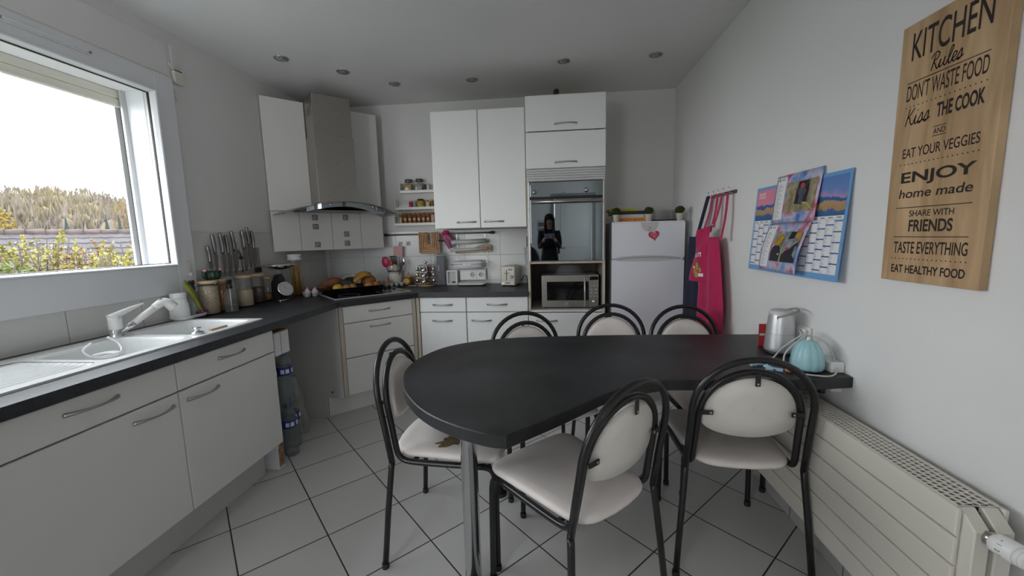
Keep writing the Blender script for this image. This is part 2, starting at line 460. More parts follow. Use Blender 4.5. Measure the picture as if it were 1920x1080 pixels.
# door in the rear wall (seen mirrored in the oven)
d = bpy.data.objects.new('door_1', None); COL.objects.link(d); d.location = (.465, RY, 0); d['kind'] = 'structure'
bm = new(); add_box(bm, DR[0]+.005, DR[1]-.005, RY-.055, RY-.015, .005, DR[2]-.005, .004)
for zz in ((.18, .95), (1.08, 1.90)): add_box(bm, DR[0]+.12, DR[1]-.12, RY-.016, RY-.008, zz[0], zz[1], .004)
struct('door_leaf', bm, lam_m, d)
bm = new()
add_box(bm, DR[0]-.07, DR[0], RY-.01, RY+.015, 0, DR[2]+.07, .004); add_box(bm, DR[1], DR[1]+.07, RY-.01, RY+.015, 0, DR[2]+.07, .004); add_box(bm, DR[0], DR[1], RY-.01, RY+.015, DR[2], DR[2]+.07, .004)
struct('door_frame', bm, grey_m, d)
bm = new(); add_box(bm, .16, .20, RY-.018, RY-.008, .95, 1.17, .004); add_tube(bm, [(.18, RY-.01, 1.06), (.18, RY+.045, 1.06), (.19, RY+.05, 1.06), (.30, RY+.05, 1.06)], .009)
struct('door_handle', bm, black_m, d)

# ---------------------------------------------------------------- kitchen window
def make_window(name, win, cas, bot=None):
    y0, y1, z0, z1 = win
    w = bpy.data.objects.new(name, None); COL.objects.link(w); w.location = (LX, (y0+y1)/2, z0); w['kind'] = 'structure'
    bot = cas if bot is None else bot
    bm = new(); x0, x1 = LX-.03, LX+.022
    add_box(bm, x0, x1, y1, y1+cas, z0-bot, z1+cas*.86, .006); add_box(bm, x0, x1, y0-cas, y0, z0-bot, z1+cas*.86, .006)
    add_box(bm, x0, x1-.001, y0-.004, y1+.004, z1, z1+cas*.86, .006); add_box(bm, x0, x1-.001, y0-.004, y1+.004, z0-bot, z0, .006)
    o = struct('window_frame', bm, pvc_m, w)
    bm = new(); s = .030
    for a in (0, 1):                                         # moulded sash rim, sloping back towards the glass
        pr = ((LX+.030, 0.0), (LX+.030, .010), (LX-.02, s), (LX-.05, s), (LX-.05, 0))
        cs = [(y0, z0), (y1, z0), (y1, z1), (y0, z1)]
        sgn = [(1, 1), (-1, 1), (-1, -1), (1, -1)]
    L = []; pr = ((LX+.030, 0.0), (LX+.028, .006), (LX+.010, .014), (LX-.016, .014), (LX-.016, 0)); s = .014
    for px_, off in pr: L.append(ring(bm, [(px_, c[0]+g[0]*off, c[1]+g[1]*off) for c, g in zip(cs, sgn)]))
    for a, b in zip(L, L[1:]): bridge(bm, a, b, False)
    bridge(bm, L[-1], L[0], False)
    struct('window_sash', bm, sash_m, w)
    bm = new()
    pr = ((LX-.003, s-.001), (LX-.004, s+.003), (LX-.016, s+.003))
    L = [ring(bm, [(px_, c[0]+g[0]*off, c[1]+g[1]*off) for c, g in zip(cs, sgn)]) for px_, off in pr]
    for a, b in zip(L, L[1:]): bridge(bm, a, b, False)
    struct('glazing_gasket', bm, rubber_m, w)
    bm = new(); add_box(bm, LX-.012, LX-.006, y0+s, y1-s, z0+s, z1-s); struct('window_pane', bm, pane_m, w)
    return w
w1 = make_window('window_1', WIN, .12, .165)
bm = new()                                                   # trickle vent on the head of the frame
add_box(bm, LX+.022, LX+.040, 1.50, 1.80, 2.204, 2.213, .003); add_box(bm, LX+.022, LX+.030, 1.49, 1.81, 2.196, 2.205, .002)
struct('trickle_vent', bm, pvc_m, w1)
bm = new()
for yy in (1.494, 1.806): add_box(bm, LX+.022, LX+.036, yy-.008, yy+.008, 2.203, 2.214, .002)
struct('vent_cap', bm, grey_m, w1)
bm = new()                                                   # outer jamb lining and sill
add_box(bm, LX0-.02, LX-.05, WIN[1]-.004, WIN[1]+.0, WIN[2], WIN[3]); add_box(bm, LX0-.04, LX-.05, WIN[0], WIN[1], WIN[2]-.01, WIN[2]+.006)
struct('window_reveal', bm, sash_m, w1)
bm = new()
for yy in (WIN[0], WIN[1]-.030):
    add_box(bm, LX0+.010, LX0+.023, yy, yy+.030, WIN[2], WIN[3]); add_box(bm, LX0+.057, LX0+.070, yy, yy+.030, WIN[2], WIN[3]); add_box(bm, LX0+.023, LX0+.057, yy+(.026 if yy > 1 else 0), yy+(.030 if yy > 1 else .004), WIN[2], WIN[3])
struct('shutter_rail', bm, lgrey_m, w1)
bm = new()
for i in range(2): add_box(bm, LX0+.029, LX0+.051, WIN[0]+.008, WIN[1]-.008, WIN[3]-.045*(i+1)+.002, WIN[3]-.045*i, .006)
struct('roller_shutter', bm, shut_m, w1)
bm = new(); add_box(bm, LX-.001, LX+.012, WIN[0]-.14, WIN[1]+.125, 2.25, 2.258, .002); add_box(bm, LX-.001, LX+.008, WIN[0]-.14, WIN[1]+.112, 2.26, 2.44, .003)
struct('shutter_box', bm, wall_m, w1)
w2 = bpy.data.objects.new('fill_window_2', None); COL.objects.link(w2); w2.location = ((a0+a1)/2, RY, c0); w2['kind'] = 'structure'  # glazing added behind the camera to light surfaces facing it
bm = new()
for xa, xb in ((a0, a0+.06), (a1-.06, a1), ((a0+a1)/2-.035, (a0+a1)/2+.035)): add_box(bm, xa, xb, RY-.09, RY-.03, c0, c1, .004)
for za, zb in ((c0, c0+.07), (c1-.06, c1)): add_box(bm, a0+.06, a1-.06, RY-.089, RY-.031, za, zb, .004)
struct('window_frame', bm, pvc_m, w2)
bm = new(); add_box(bm, a0+.06, (a0+a1)/2-.035, RY-.064, RY-.058, c0+.07, c1-.06); add_box(bm, (a0+a1)/2+.035, a1-.06, RY-.064, RY-.058, c0+.07, c1-.06); struct('window_pane', bm, pane_m, w2)

bm = new(); add_box(bm, LX, LX+.012, -.4, WIN[1]+.12, .872, WIN[2]-.165); struct('trim_1', bm, tile_l)
bm = new(); add_box(bm, LX, LX+.010, WIN[1]+.121, BY, .872, 1.378); struct('trim_2', bm, tile_l2)
bm = new(); add_box(bm, LX+.01, -.172, BY-.010, BY, .872, 1.378); struct('trim_3', bm, tile_b)
bm = new(); add_box(bm, WX-.011, WX, FILL_WIN3[1]+.002, BY, 0, .075, .003); struct('baseboard_right', bm, skirt_m)
bm = new(); add_box(bm, 1.03, WX-.011, BY-.011, BY, 0, .075, .003); struct('baseboard_back', bm, skirt_m)

# shutter strap winder on the left wall
t = thing('shutter_strap_guide', 'small cream strap guide box below a strap slot beside the window top corner', 'strap guide', (LX, 2.285, 2.24))
bm = new(); add_box(bm, LX, LX+.022, 2.255, 2.318, 2.235, 2.305, .004); obj('guide_box', bm, cream_m, t)
bm = new(); add_box(bm, LX, LX+.006, 2.262, 2.308, 2.31, 2.445, .002); obj('cover_strip', bm, wall_m, t)
bm = new(); add_box(bm, LX, LX+.018, 2.268, 2.312, 2.3055, 2.3115, .001); obj('slot', bm, black_m, t)
bm = new(); add_tube(bm, [(LX+.012, 2.262, 2.13), (LX+.012, 2.258, 2.20)], .004, 6); obj('pull_cord', bm, white_m, t)
bm = new(); add_tube(bm, [(LX+.012, 2.252, 2.315), (LX+.012, 2.235, 2.335)], .003, 6); obj('cord_clip', bm, white_m, t)
t = thing('shutter_crank_rod', 'short brown rod end clipped on the wall at the window lower corner', 'rod', (LX, 2.20, 1.11))
bm = new(); add_tube(bm, [(LX+.03, 2.185, 1.205), (LX+.03, 2.19, 1.135)], .006, 8); obj('rod', bm, edge_m, t)
bm = new(); add_tube(bm, [(LX+.03, 2.19, 1.135), (LX+.03, 2.192, 1.115)], .009, 8); obj('rod_tip', bm, white_m, t)

# ---------------------------------------------------------------- ceiling spots
SPOTS = [(-1.768, 2.681, 'leftmost ceiling spotlight, ahead of the extractor hood'), (-1.477, 2.945, 'second ceiling spotlight from the left, just before the chimney'), (-1.201, 3.225, 'third ceiling spotlight from the left, right of the chimney'),
         (-.584, 3.237, 'ceiling spotlight above the pair of white wall cupboards'), (.114, 3.009, 'ceiling spotlight in front of the tall oven cabinet'), (.743, 3.004, 'rightmost ceiling spotlight, in front of the fridge corner')]
def make_spot():
    t = thing('ceiling_spotlight', SPOTS[0][2], 'spotlight', (SPOTS[0][0], SPOTS[0][1], CZ), 0, 'recessed ceiling spotlights')
    bm = new(); add_lathe(bm, [(.045, 0), (.046, -.004), (.038, -.008), (.033, -.003), (.033, .0)], seg=28, capb=False, capt=False); obj('trim_ring', bm, satin_m, t, local=True)
    bm = new(); add_lathe(bm, [(.033, -.001), (.030, -.005), (.0, -.006)], seg=24, capb=False, capt=False); obj('bulb_face', bm, lgrey_m, t, local=True)
    bm = new(); add_lathe(bm, [(.022, -.0062), (.012, -.012), (.001, -.013)], (.008, -.006, 0), seg=16); obj('bulb_cap', bm, grey_m, t, local=True)
    return t
sp = make_spot()
for x, y, lb in SPOTS[1:]: dup(sp, (x, y, CZ), 0, lb)

# ================================================================== left run of base cabinets
def panel_front(bm, x0, x1, y0, y1, z0, z1): add_box(bm, x0, x1, y0, y1, z0, z1, .004, 2)
def left_unit(ya, yb_, label, hz_dr, hz_door, hy_door):
    t = thing('base_cabinet', label, 'cabinet', (-1.82, (ya+yb_)/2, 0), 0, 'white base cabinets under the sink')
    bm = new()
    for yy in (ya, yb_-.016): add_box(bm, -2.12, -1.541, yy, yy+.016, .165, .695); add_box(bm, -1.60, -1.541, yy, yy+.016, .695, .826)
    add_box(bm, -2.12, -1.541, ya, yb_, .165, .181); add_box(bm, -2.136, -2.12, ya, yb_, .165, .695)
    add_box(bm, -1.60, -1.541, ya, yb_, .81, .826)
    obj('body', bm, carc_m, t)
    bm = new(); panel_front(bm, -1.540, -1.520, ya+.002, yb_-.002, .706, .824); dr = obj('drawer_front', bm, lam_m, t)
    bm = new(); bow(bm, (-1.520, (ya+yb_)/2, .778), (0, 1, 0), (1, 0, 0)); obj('handle', bm, satin_m, dr)
    bm = new(); panel_front(bm, -1.540, -1.520, ya+.002, yb_-.002, .178, .700); dd = obj('door', bm, lam_m, t)
    bm = new(); bow(bm, (-1.520, hy_door, .655), (0, 1, 0), (1, 0, 0)); obj('handle', bm, satin_m, dd)
    return t
left_unit(.83, 1.43, 'white sink cabinet with a drawer over one door, its handle at the door top right', 0, 0, 1.325)
left_unit(1.43, 2.01, 'white cabinet with drawer and door at the right end of the sink run', 0, 0, 1.545)
left_unit(.23, .83, 'white cabinet of the sink run left of the frame edge', 0, 0, .72)
bm = new(); add_box(bm, -1.634, -1.618, .23, 1.97, 0, .165, .002); single('plinth', bm, carc_m, 'long white plinth board along the floor under the sink cabinets', 'plinth', base=(-1.626, 1.1, 0))
bm = new(); add_box(bm, -1.545, -1.535, 2.012, 2.024, .17, .26, .002); single('filler_strip', bm, lam_m, 'narrow white strip at the bottom right edge of the sink cabinets', 'strip', base=(-1.54, 2.018, .17))
# side panel that closes the appliance gap
bm = new()
prof = [(-2.15, 0), (-1.65, 0), (-1.65, .155), (-1.519, .155), (-1.519, .828), (-2.15, .828)]
add_prism(bm, prof, 0, .016, M=frame_M((0, 2.688, 0), (1, 0, 0), (0, 0, 1), (0, -1, 0)))
t = thing('side_panel', 'tall grey-white board closing the gap beside the corner drawers', 'panel', (-1.85, 2.68, 0))
obj('board', bm, carc_m, t)
bm = new(); add_tube(bm, [(-1.60, 2.6725, .20), (-1.60, 2.669, .20)], .007, 10); obj('screw_cap', bm, black_m, t)

# corner drawer unit at 45 degrees
CF = Vector((-1.516, 2.69, 0)); CD = Vector((math.sqrt(.5), math.sqrt(.5), 0)); CN = Vector((math.sqrt(.5), -math.sqrt(.5), 0))
def cM(): return frame_M(CF, CD, -CN, (0, 0, 1))              # local x along the front, y into the corner
CMx = cM()
t = thing('corner_drawer_unit', 'white corner cabinet with three wide drawers under the hob', 'drawer unit', tuple(CF+CD*.3-CN*.3))
bm = new(); add_box(bm, .012, .588, .022, .50, .155, .828, M=CMx); obj('body', bm, carc_m, t)
bm = new(); add_box(bm, 0, .028, .0, .024, .155, .828, .002, M=CMx); obj('corner_post', bm, edge_m, t)
bm = new(); add_box(bm, .572, .600, .0, .024, .155, .828, .002, M=CMx); obj('corner_post', bm, edge_m, t)
bm = new(); add_box(bm, -1.093, -1.0675, 3.126, 3.15, .155, .828, .002); obj('corner_filler', bm, edge_m, t)
for za, zb, hz in ((.703, .826, .775), (.442, .697, .655), (.158, .436, None)):
    bm = new(); add_box(bm, .031, .569, 0, .020, za, zb, .004, 2, CMx); dr = obj('drawer_front', bm, lam_m, t)
    if hz:
        bm = new(); bow(bm, CMx @ Vector((.30, 0, hz)), CD, CN); obj('handle', bm, satin_m, dr)
bm = new(); add_box(bm, -.092, .62, .095, .111, 0, .153, .002, M=CMx); single('corner_plinth', bm, lam_m, 'short white plinth board under the corner drawers', 'plinth', base=tuple(CF+CD*.3-CN*.1))

# back run
FY = 3.134
def back_unit(xa, xb, label, hx):
    t = thing('base_cabinet', label, 'cabinet', ((xa+xb)/2, 3.42, 0), 0, 'white base cabinets along the back wall')
    bm = new(); add_box(bm, xa, xb, FY+.021, 3.66, .16, .826); obj('body', bm, carc_m, t)
    bm = new(); add_box(bm, xa+.002, xb-.002, FY, FY+.020, .706, .826, .007, 3); dr = obj('drawer_front', bm, gloss_m, t)
    bm = new(); bow(bm, ((xa+xb)/2-.0, FY, .766), (1, 0, 0), (0, -1, 0)); obj('handle', bm, satin_m, dr)
    bm = new(); add_box(bm, xa+.002, xb-.002, FY, FY+.020, .165, .700, .007, 3); dd = obj('door', bm, gloss_m, t)
    bm = new(); bow(bm, (hx, FY, .635), (1, 0, 0), (0, -1, 0)); obj('handle', bm, satin_m, dd)
back_unit(-1.066, -.678, 'white cabinet with drawer and door, next to the corner drawers', -.88)
back_unit(-.677, -.175, 'white cabinet with drawer and door, next to the tall oven cabinet', -.555)
bm = new(); add_box(bm, -1.10, .42, FY+.07, FY+.086, 0, .158, .002); single('back_plinth', bm, lam_m, 'white plinth board under the back wall cabinets', 'plinth', base=(-.34, FY+.08, 0))

# ---------------------------------------------------------------- worktop with the sink cut-out
WT0, WT1 = .832, .872
SK = (-2.075, -1.625, .62, 2.055)                             # sink hole
t = thing('worktop', 'long charcoal worktop running under the window and round the corner', 'worktop', (-1.85, 1.0, WT0))
bm = new()
add_box(bm, LX+.012, SK[0], -.40, SK[3], WT0, WT1); add_box(bm, SK[1], -1.495, -.40, SK[3], WT0, WT1); add_box(bm, SK[0], SK[1], -.40, SK[2], WT0, WT1)
cq = -4.206+.025*math.sqrt(2)
poly = [(LX+.012, SK[3]), (-1.495, SK[3]), (-1.495, -1.495-cq), (FY-.025+cq, FY-.025), (-.174, FY-.025), (-.174, BY-.012), (LX+.012, BY-.012)]
add_prism(bm, poly, WT0, WT1)
obj('top', bm, top_m, t)

# ---------------------------------------------------------------- sink
t = thing('sink', 'white resin sink with two bowls and a ribbed draining board', 'sink', (-1.85, 1.3, WT1))
bm = new()
X0, X1, Y0, Y1 = SK[0]-.012, SK[1]+.012, SK[2]-.01, SK[3]+.012
ZT = WT1+.007
def bowl(bm, x0, x1, y0, y1, zt, dep, r=.05, lip=.012):
    o = rpoly([(x0, y0), (x1, y0), (x1, y1), (x0, y1)], r, 5)
    cx, cy = (x0+x1)/2, (y0+y1)/2
    def lay(k, z):
        return ring(bm, [(cx+(p[0]-cx)*(1-2*k/(x1-x0)), cy+(p[1]-cy)*(1-2*k/(y1-y0)), z) for p in o])
    L = [lay(0, zt), lay(lip*.4, zt-.003), lay(lip, zt-.014), lay(lip+.018, zt-dep+.03), lay(lip+.045, zt-dep)]
    for a, b in zip(L, L[1:]): bridge(bm, a, b)
    cap(bm, L[-1], False, True)
    return L[0]
B1 = (-2.00, -1.655, 1.30, 1.650); B2 = (-2.03, -1.650, 1.690, 2.035)
def plate_with_holes(bm, x0, x1, y0, y1, z, holes):
    t2 = bmesh.new()
    loops = [[(x0, y0), (x1, y0), (x1, y1), (x0, y1)]]+holes
    es = []
    for lp in loops:
        vs = [t2.verts.new((p[0], p[1], z)) for p in lp]
        for i in range(len(vs)): es.append(t2.edges.new((vs[i-1], vs[i])))
    bmesh.ops.triangle_fill(t2, use_beauty=True, use_dissolve=False, edges=es)
    merge(bm, t2)
h1 = rpoly([(B1[0], B1[2]), (B1[1], B1[2]), (B1[1], B1[3]), (B1[0], B1[3])], .05, 5); h2 = rpoly([(B2[0], B2[2]), (B2[1], B2[2]), (B2[1], B2[3]), (B2[0], B2[3])], .05, 5)
drn = rpoly([(-2.00, .66), (-1.655, .66), (-1.655, 1.272), (-2.00, 1.272)], .03, 4)
plate_with_holes(bm, X0, X1, Y0, Y1, ZT, [h1, h2, drn])
add_box(bm, X0, X1, Y0, Y0+.004, WT1, ZT-.0005); add_box(bm, X0, X1, Y1-.004, Y1, WT1, ZT-.0005); add_box(bm, X1-.004, X1, Y0, Y1, WT1, ZT-.0005); add_box(bm, X0, X0+.004, Y0, Y1, WT1, ZT-.0005)
obj('rim', bm, sink_m, t)
bm = new(); bowl(bm, *B1, ZT, .165); obj('bowl', bm, sink_m, t)
bm = new(); bowl(bm, *B2, ZT, .145); b2 = obj('bowl', bm, sink_m, t)
bm = new()                                                   # ribbed draining board
nx = 44
L = []
for i in range(nx+1):
    x = -2.00+.345*i/nx; k = i % 4
    zz = ZT-.007 + (.0045 if k in (1, 2) else 0)
    if i in (0, nx): zz = ZT-.0005
    L.append(ring(bm, [(x, .66, ZT-.004), (x, .70, zz), (x, 1.25, zz-.002), (x, 1.272, ZT-.002)]))
for a, b in zip(L, L[1:]): bridge(bm, a, b, False, False)
obj('draining_board', bm, sink_m, t)
bm = new(); add_lathe(bm, [(.0, 0), (.040, 0), (.040, .006), (.030, .012), (.0, .014)], (-1.83, 1.47, ZT-.165), 20); obj('drain_plug', bm, chrome_m, t)
bm = new(); add_lathe(bm, [(.0, 0), (.036, 0), (.036, .006), (.028, .012), (.0, .014)], (-1.84, 1.86, ZT-.145), 20); obj('drain_plug', bm, chrome_m, t)
# mixer tap
t = thing('mixer_tap', 'white and chrome mixer tap with pull-out spray behind the sink', 'tap', (-2.035, 1.655, ZT))
bm = new(); add_lathe(bm, [(.027, 0), (.027, .004), (.024, .010), (.0235, .036)], (-2.035, 1.655, ZT), 22); obj('base', bm, chrome_m, t)
bm = new(); add_lathe(bm, [(.0235, .036), (.0255, .038), (.0255, .066), (.0245, .070), (.0245, .074), (.026, .077), (.025, .094), (.012, .101), (0, .102)], (-2.035, 1.655, ZT), 22, capb=False); obj('body', bm, white_m, t)
bm = new(); pts = spline([(-2.04, 1.638, ZT+.088), (-2.03, 1.685, ZT+.108), (-2.025, 1.735, ZT+.124), (-2.02, 1.782, ZT+.136)], 4); n_ = len(pts)
add_tube(bm, pts, [.021-.016*(i/(n_-1))**.8 for i in range(n_)], 10); obj('lever', bm, white_m, t)
bm = new(); add_tube(bm, [(-2.032, 1.672, ZT+.020), (-2.010, 1.718, ZT+.052)], .0145, 14); obj('spout_socket', bm, chrome_m, t)
bm = new(); add_tube(bm, [(-2.010, 1.718, ZT+.052), (-1.998, 1.755, ZT+.080), (-1.978, 1.815, ZT+.120)], [.0150, .0155, .0165], 14); sp2 = obj('spray_handle', bm, white_m, t)
bm = new(); pts = spline([(-1.984, 1.800, ZT+.112), (-1.972, 1.832, ZT+.132), (-1.962, 1.852, ZT+.128), (-1.952, 1.872, ZT+.102)], 4); n_ = len(pts); add_tube(bm, pts, [.0175+.0085*i/(n_-1) for i in range(n_)], 14); obj('spray_head', bm, white_m, sp2)
bm = new(); add_lathe(bm, [(.010, 0), (.010, .005), (.004, .007)], (-1.974, 1.828, ZT+.148), 12); obj('spray_button', bm, grey_m, sp2)
# things in the sink
bm = new()
zb = ZT-.165+.0
add_tube(bm, spline([(-1.835, 1.395, zb+.205), (-1.85, 1.375, zb+.180), (-1.83, 1.380, zb+.155), (-1.81, 1.41, zb+.142), (-1.80, 1.445, zb+.142), (-1.815, 1.485, zb+.150), (-1.85, 1.503, zb+.178), (-1.88, 1.490, zb+.205)], 6), .0045, 8)
add_lathe(bm, [(.036, 0), (.043, .010), (.040, .014), (.032, .004)], (-1.835, 1.440, zb+.135), 20, capb=True, capt=False)
add_tube(bm, [(-1.835, 1.440, zb+.001), (-1.835, 1.440, zb+.14)], .012, 10)
single('sink_strainer', bm, white_m, 'white plastic strainer with two curved arms in the left bowl', 'strainer', base=(-1.835, 1.415, zb))
bm = new(); add_box(bm, -1.665, -1.648, 1.76, 1.86, ZT+.001, ZT+.009, .002); single('wooden_stick', bm, board_m, 'small wooden piece lying on the front rim of the sink', 'stick', base=(-1.656, 1.81, ZT))
bm = new(); add_lathe(bm, [(.0, 0), (.026, 0), (.028, .006), (.024, .010), (.012, .012), (.012, .024), (.018, .030), (.0, .032)], (-1.672, 1.705, ZT), 18); single('sink_plug', bm, chrome_m, 'chrome sink plug standing on the ridge between the bowls', 'plug', base=(-1.672, 1.705, ZT))

# ---------------------------------------------------------------- hob
hM = frame_M(CF+CD*.30-CN*.07, CD, -CN, (0, 0, 1))
t = thing('hob', 'black glass hob with a steel edge set in the corner worktop', 'hob', tuple((hM @ Vector((0, .25, WT1)))))
bm = new(); add_box(bm, -.298, .298, .004, .515, WT1+.0005, WT1+.008, .003, M=hM); obj('glass_plate', bm, blackg_m, t)
bm = new(); add_box(bm, -.302, .302, -.004, .008, WT1+.0004, WT1+.0095, .002, M=hM); add_box(bm, -.304, -.290, -.002, .518, WT1+.0004, WT1+.0092, .002, M=hM); add_box(bm, .290, .304, -.002, .518, WT1+.0004, WT1+.0092, .002, M=hM)
obj('steel_edge', bm, alu_m, t)
for hx, hy in ((-.15, .14), (.15, .14), (.15, .38), (-.15, .38)):
    bm = new(); add_lathe(bm, [(.080, 0), (.0805, .0004), (.078, .0004), (.0775, 0)], (hx, hy, WT1+.008), 32, M=hM, capb=False, capt=False); obj('cooking_zone', bm, grey_m, t)

# ---------------------------------------------------------------- corner splash panel, side cupboards, hood
PC = -5.10                                                    # plane x - y
pM = frame_M(((PC-5.115)/2+.0, 0, 0), CD, -CN, (0, 0, 1))
# local frame: u along the panel from its left end
pO = Vector((-2.150, 2.950, 0)); pM = frame_M(pO, CD, -CN, (0, 0, 1)); PW = .885
t = thing('splash_panel', 'white tiled corner panel with six small decor tiles above the hob', 'panel', tuple(pO+CD*PW*.5+Vector((0, 0, 1.23))))
bm = new(); add_prism(bm, [(-2.150, 2.950), (-1.524, 3.576), (-1.637, 3.686), (-2.157, 3.167)], 1.23, 1.545); obj('body', bm, grid_mat('splash_tiles', (.66, .65, .63), (.26, .25, .24), .2, .004, math.radians(45), ((pM @ Vector((-.043, 5, 0))).x, (pM @ Vector((-.043, 5, 0))).y), axes=(0, 1), rough=.25, var=.02, sizes=(.2435, 50)), t)
for u, z in ((.317, 1.498), (.317, 1.424), (.322, 1.276), (.561, 1.500), (.561, 1.359), (.561, 1.281)):
    bm = new(); add_box(bm, u-.022, u+.022, -.002, .001, z-.022, z+.022, .001, M=pM); dt = obj('decor_tile', bm, mat('decor_grey', (.16, .155, .15), .4, var=.4, scale=90) if 'decor_grey' not in MATS else MATS['decor_grey'], t)
    bm = new()
    add_tube(bm, [pM @ Vector((u+.013*math.cos(a), -.0025, z+.013*math.sin(a))) for a in [2*PI*k/14 for k in range(15)]], .002, 5)
    add_tube(bm, [pM @ Vector((u-.015, -.0025, z-.015)), pM @ Vector((u+.015, -.0025, z+.015))], .002, 5); add_tube(bm, [pM @ Vector((u-.015, -.0025, z+.015)), pM @ Vector((u-.004, -.0025, z+.004))], .002, 5)
    obj('motif', bm, lgrey_m, dt)
t = thing('hood_side_panel', 'wide white panel left of the steel chimney', 'panel', tuple(pO+CD*.15+Vector((0, 0, 1.56))), 0, 'white corner panels beside the chimney')
bm = new(); add_box(bm, 0, .300, -.002, .022, 1.548, 2.398, .003, M=pM); obj('board', bm, lam_m, t)
t = thing('hood_side_panel', 'narrow white panel right of the steel chimney', 'panel', tuple(pO+CD*.75+Vector((0, 0, 1.56))), 0, 'white corner panels beside the chimney')
bm = new(); add_box(bm, .600, PW, -.002, .022, 1.548, 2.398, .003, M=pM); obj('board', bm, lam_m, t)
t = thing('extractor_hood', 'brushed steel chimney hood with a curved glass canopy in the corner', 'extractor hood', tuple(pO+CD*PW*.5+Vector((0, 0, 1.53))))
c0 = PW*.5+.005
bm = new(); add_box(bm, c0-.148, c0+.148, -.235, .0, 1.60, 2.12, .003, M=pM); obj('chimney', bm, steel_m, t)
bm = new(); add_box(bm, c0-.143, c0+.143, -.230, .0, 2.118, 2.415, .003, M=pM); ch = obj('chimney_sleeve', bm, steel_m, t)
bm = new()
for k in range(6): add_box(bm, c0-.1445, c0-.142, -.175, -.075, 2.27+k*.012, 2.277+k*.012, M=pM)
obj('vent_slots', bm, blackg_m, ch)
# glass canopy: arched along the front, with depth
def canopy(u, v):
    x = c0-.43+.86*u; s = (x-c0)/.43
    fy = -.49+.10*s*s
    return pM @ Vector((x, fy*(1-v)-.002, 1.600-.088*s*s-.012*(1-v)))
bm = new(); add_sheet(bm, canopy, 28, 8, -.006); obj('glass_canopy', bm, glass_mat('hood_glass', (.72, .74, .72), .14, .03, .22, (.45, .43, .40)), t)
bm = new()
def bodyf(u, v):
    x = c0-.285+.57*u; s = (x-c0)/.43
    return pM @ Vector((x, -.46+.10*s*s, 1.598-.088*s*s-.045*(1-v)))
N_ = 24
rows = []
for i in range(N_+1):
    x = c0-.285+.57*i/N_; s = (x-c0)/.43; zt = 1.597-.088*s*s; fy = -.47+.10*s*s
    rows.append(ring(bm, [pM @ Vector((x, fy, zt-.040)), pM @ Vector((x, fy, zt-.002)), pM @ Vector((x, -.003, zt+.006)), pM @ Vector((x, -.003, 1.535)), pM @ Vector((x, fy+.05, zt-.042))]))
for a, b in zip(rows, rows[1:]): bridge(bm, a, b, False)
cap(bm, rows[0]); cap(bm, rows[-1], True)
bo = obj('hood_body', bm, mirror_m, t)
for uu in (-.13, .19):
    s = uu/.43
    bm = new(); add_ball(bm, (c0+uu, -.471+.10*s*s, 1.577-.088*s*s), .006, u=10, v=6, M=pM); obj('button', bm, chrome_m, bo)
bm = new(); add_box(bm, c0-.20, c0+.22, -.34, -.06, 1.5335, 1.5365, M=pM); obj('grease_filter', bm, grey_m, t)

# ---------------------------------------------------------------- wall cupboards
def wall_cup(xa, xb, label, hx):
    t = thing('wall_cupboard', label, 'cupboard', ((xa+xb)/2, 3.42, 1.378), 0, 'white wall cupboards')
    bm = new(); add_box(bm, xa, xb, FY+.021, BY, 1.378, 2.266); obj('body', bm, carc_m, t)
    bm = new(); add_box(bm, xa+.001, xb-.001, FY, FY+.020, 1.376, 2.268, .008, 3); dd = obj('door', bm, gloss_m, t)
    bm = new(); bow(bm, (hx, FY, 1.424), (1, 0, 0), (0, -1, 0), .15); obj('handle', bm, satin_m, dd)
wall_cup(-.906, -.537, 'left white wall cupboard of the pair, beside the spice shelves', -.648)
wall_cup(-.536, -.174, 'right white wall cupboard of the pair, touching the tall oven cabinet', -.43)

# ---------------------------------------------------------------- tall oven cabinet
TX0, TX1 = -.172, .426
t = thing('oven_cabinet', 'tall white cabinet holding the oven above an open microwave niche', 'tall cabinet', ((TX0+TX1)/2, 3.42, 0))
bm = new()
add_box(bm, TX0, TX0+.018, FY+.004, BY, .16, 2.335); add_box(bm, TX1-.018, TX1, FY+.004, BY, .16, 2.335)
add_box(bm, TX0+.018, TX1-.018, FY+.02, BY-.001, 2.318, 2.334); add_box(bm, TX0+.018, TX1-.018, FY+.01, BY, 1.085, 1.101); add_box(bm, TX0+.018, TX1-.018, FY+.02, BY, .16, .176)
obj('body', bm, edge_m, t)
bm = new(); add_box(bm, TX0+.018, TX1-.018, FY+.006, BY-.001, .700, .716); obj('niche_shelf', bm, lam_m, t)
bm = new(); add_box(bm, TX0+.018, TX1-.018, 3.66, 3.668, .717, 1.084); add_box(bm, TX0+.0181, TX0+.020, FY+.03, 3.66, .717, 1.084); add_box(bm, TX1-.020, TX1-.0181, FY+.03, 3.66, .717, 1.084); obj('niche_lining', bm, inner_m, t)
for za, zb, hz in ((2.081, 2.337, 2.128), (1.808, 2.075, 1.85)):
    bm = new(); add_box(bm, TX0+.001, TX1-.001, FY-.016, FY+.004, za, zb, .007, 3); f_ = obj('flap_door', bm, gloss_m, t)
    bm = new(); bow(bm, (.129, FY-.016, hz), (1, 0, 0), (0, -1, 0), .16); obj('handle', bm, satin_m, f_)
bm = new()
for k in range(5): add_box(bm, TX0+.004, TX1-.004, FY-.012, FY+.004, 1.716+k*.018, 1.731+k*.018, .003)
add_box(bm, TX0+.004, TX1-.004, FY-.002, FY+.005, 1.714, 1.806)
obj('vent_grille', bm, lgrey_m, t)
bm = new(); add_box(bm, TX0+.001, TX1-.001, FY-.016, FY+.004, .165, .696, .007, 3); f_ = obj('door', bm, gloss_m, t)
bm = new(); bow(bm, (-.03, FY-.016, .635), (1, 0, 0), (0, -1, 0), .16); obj('handle', bm, satin_m, f_)
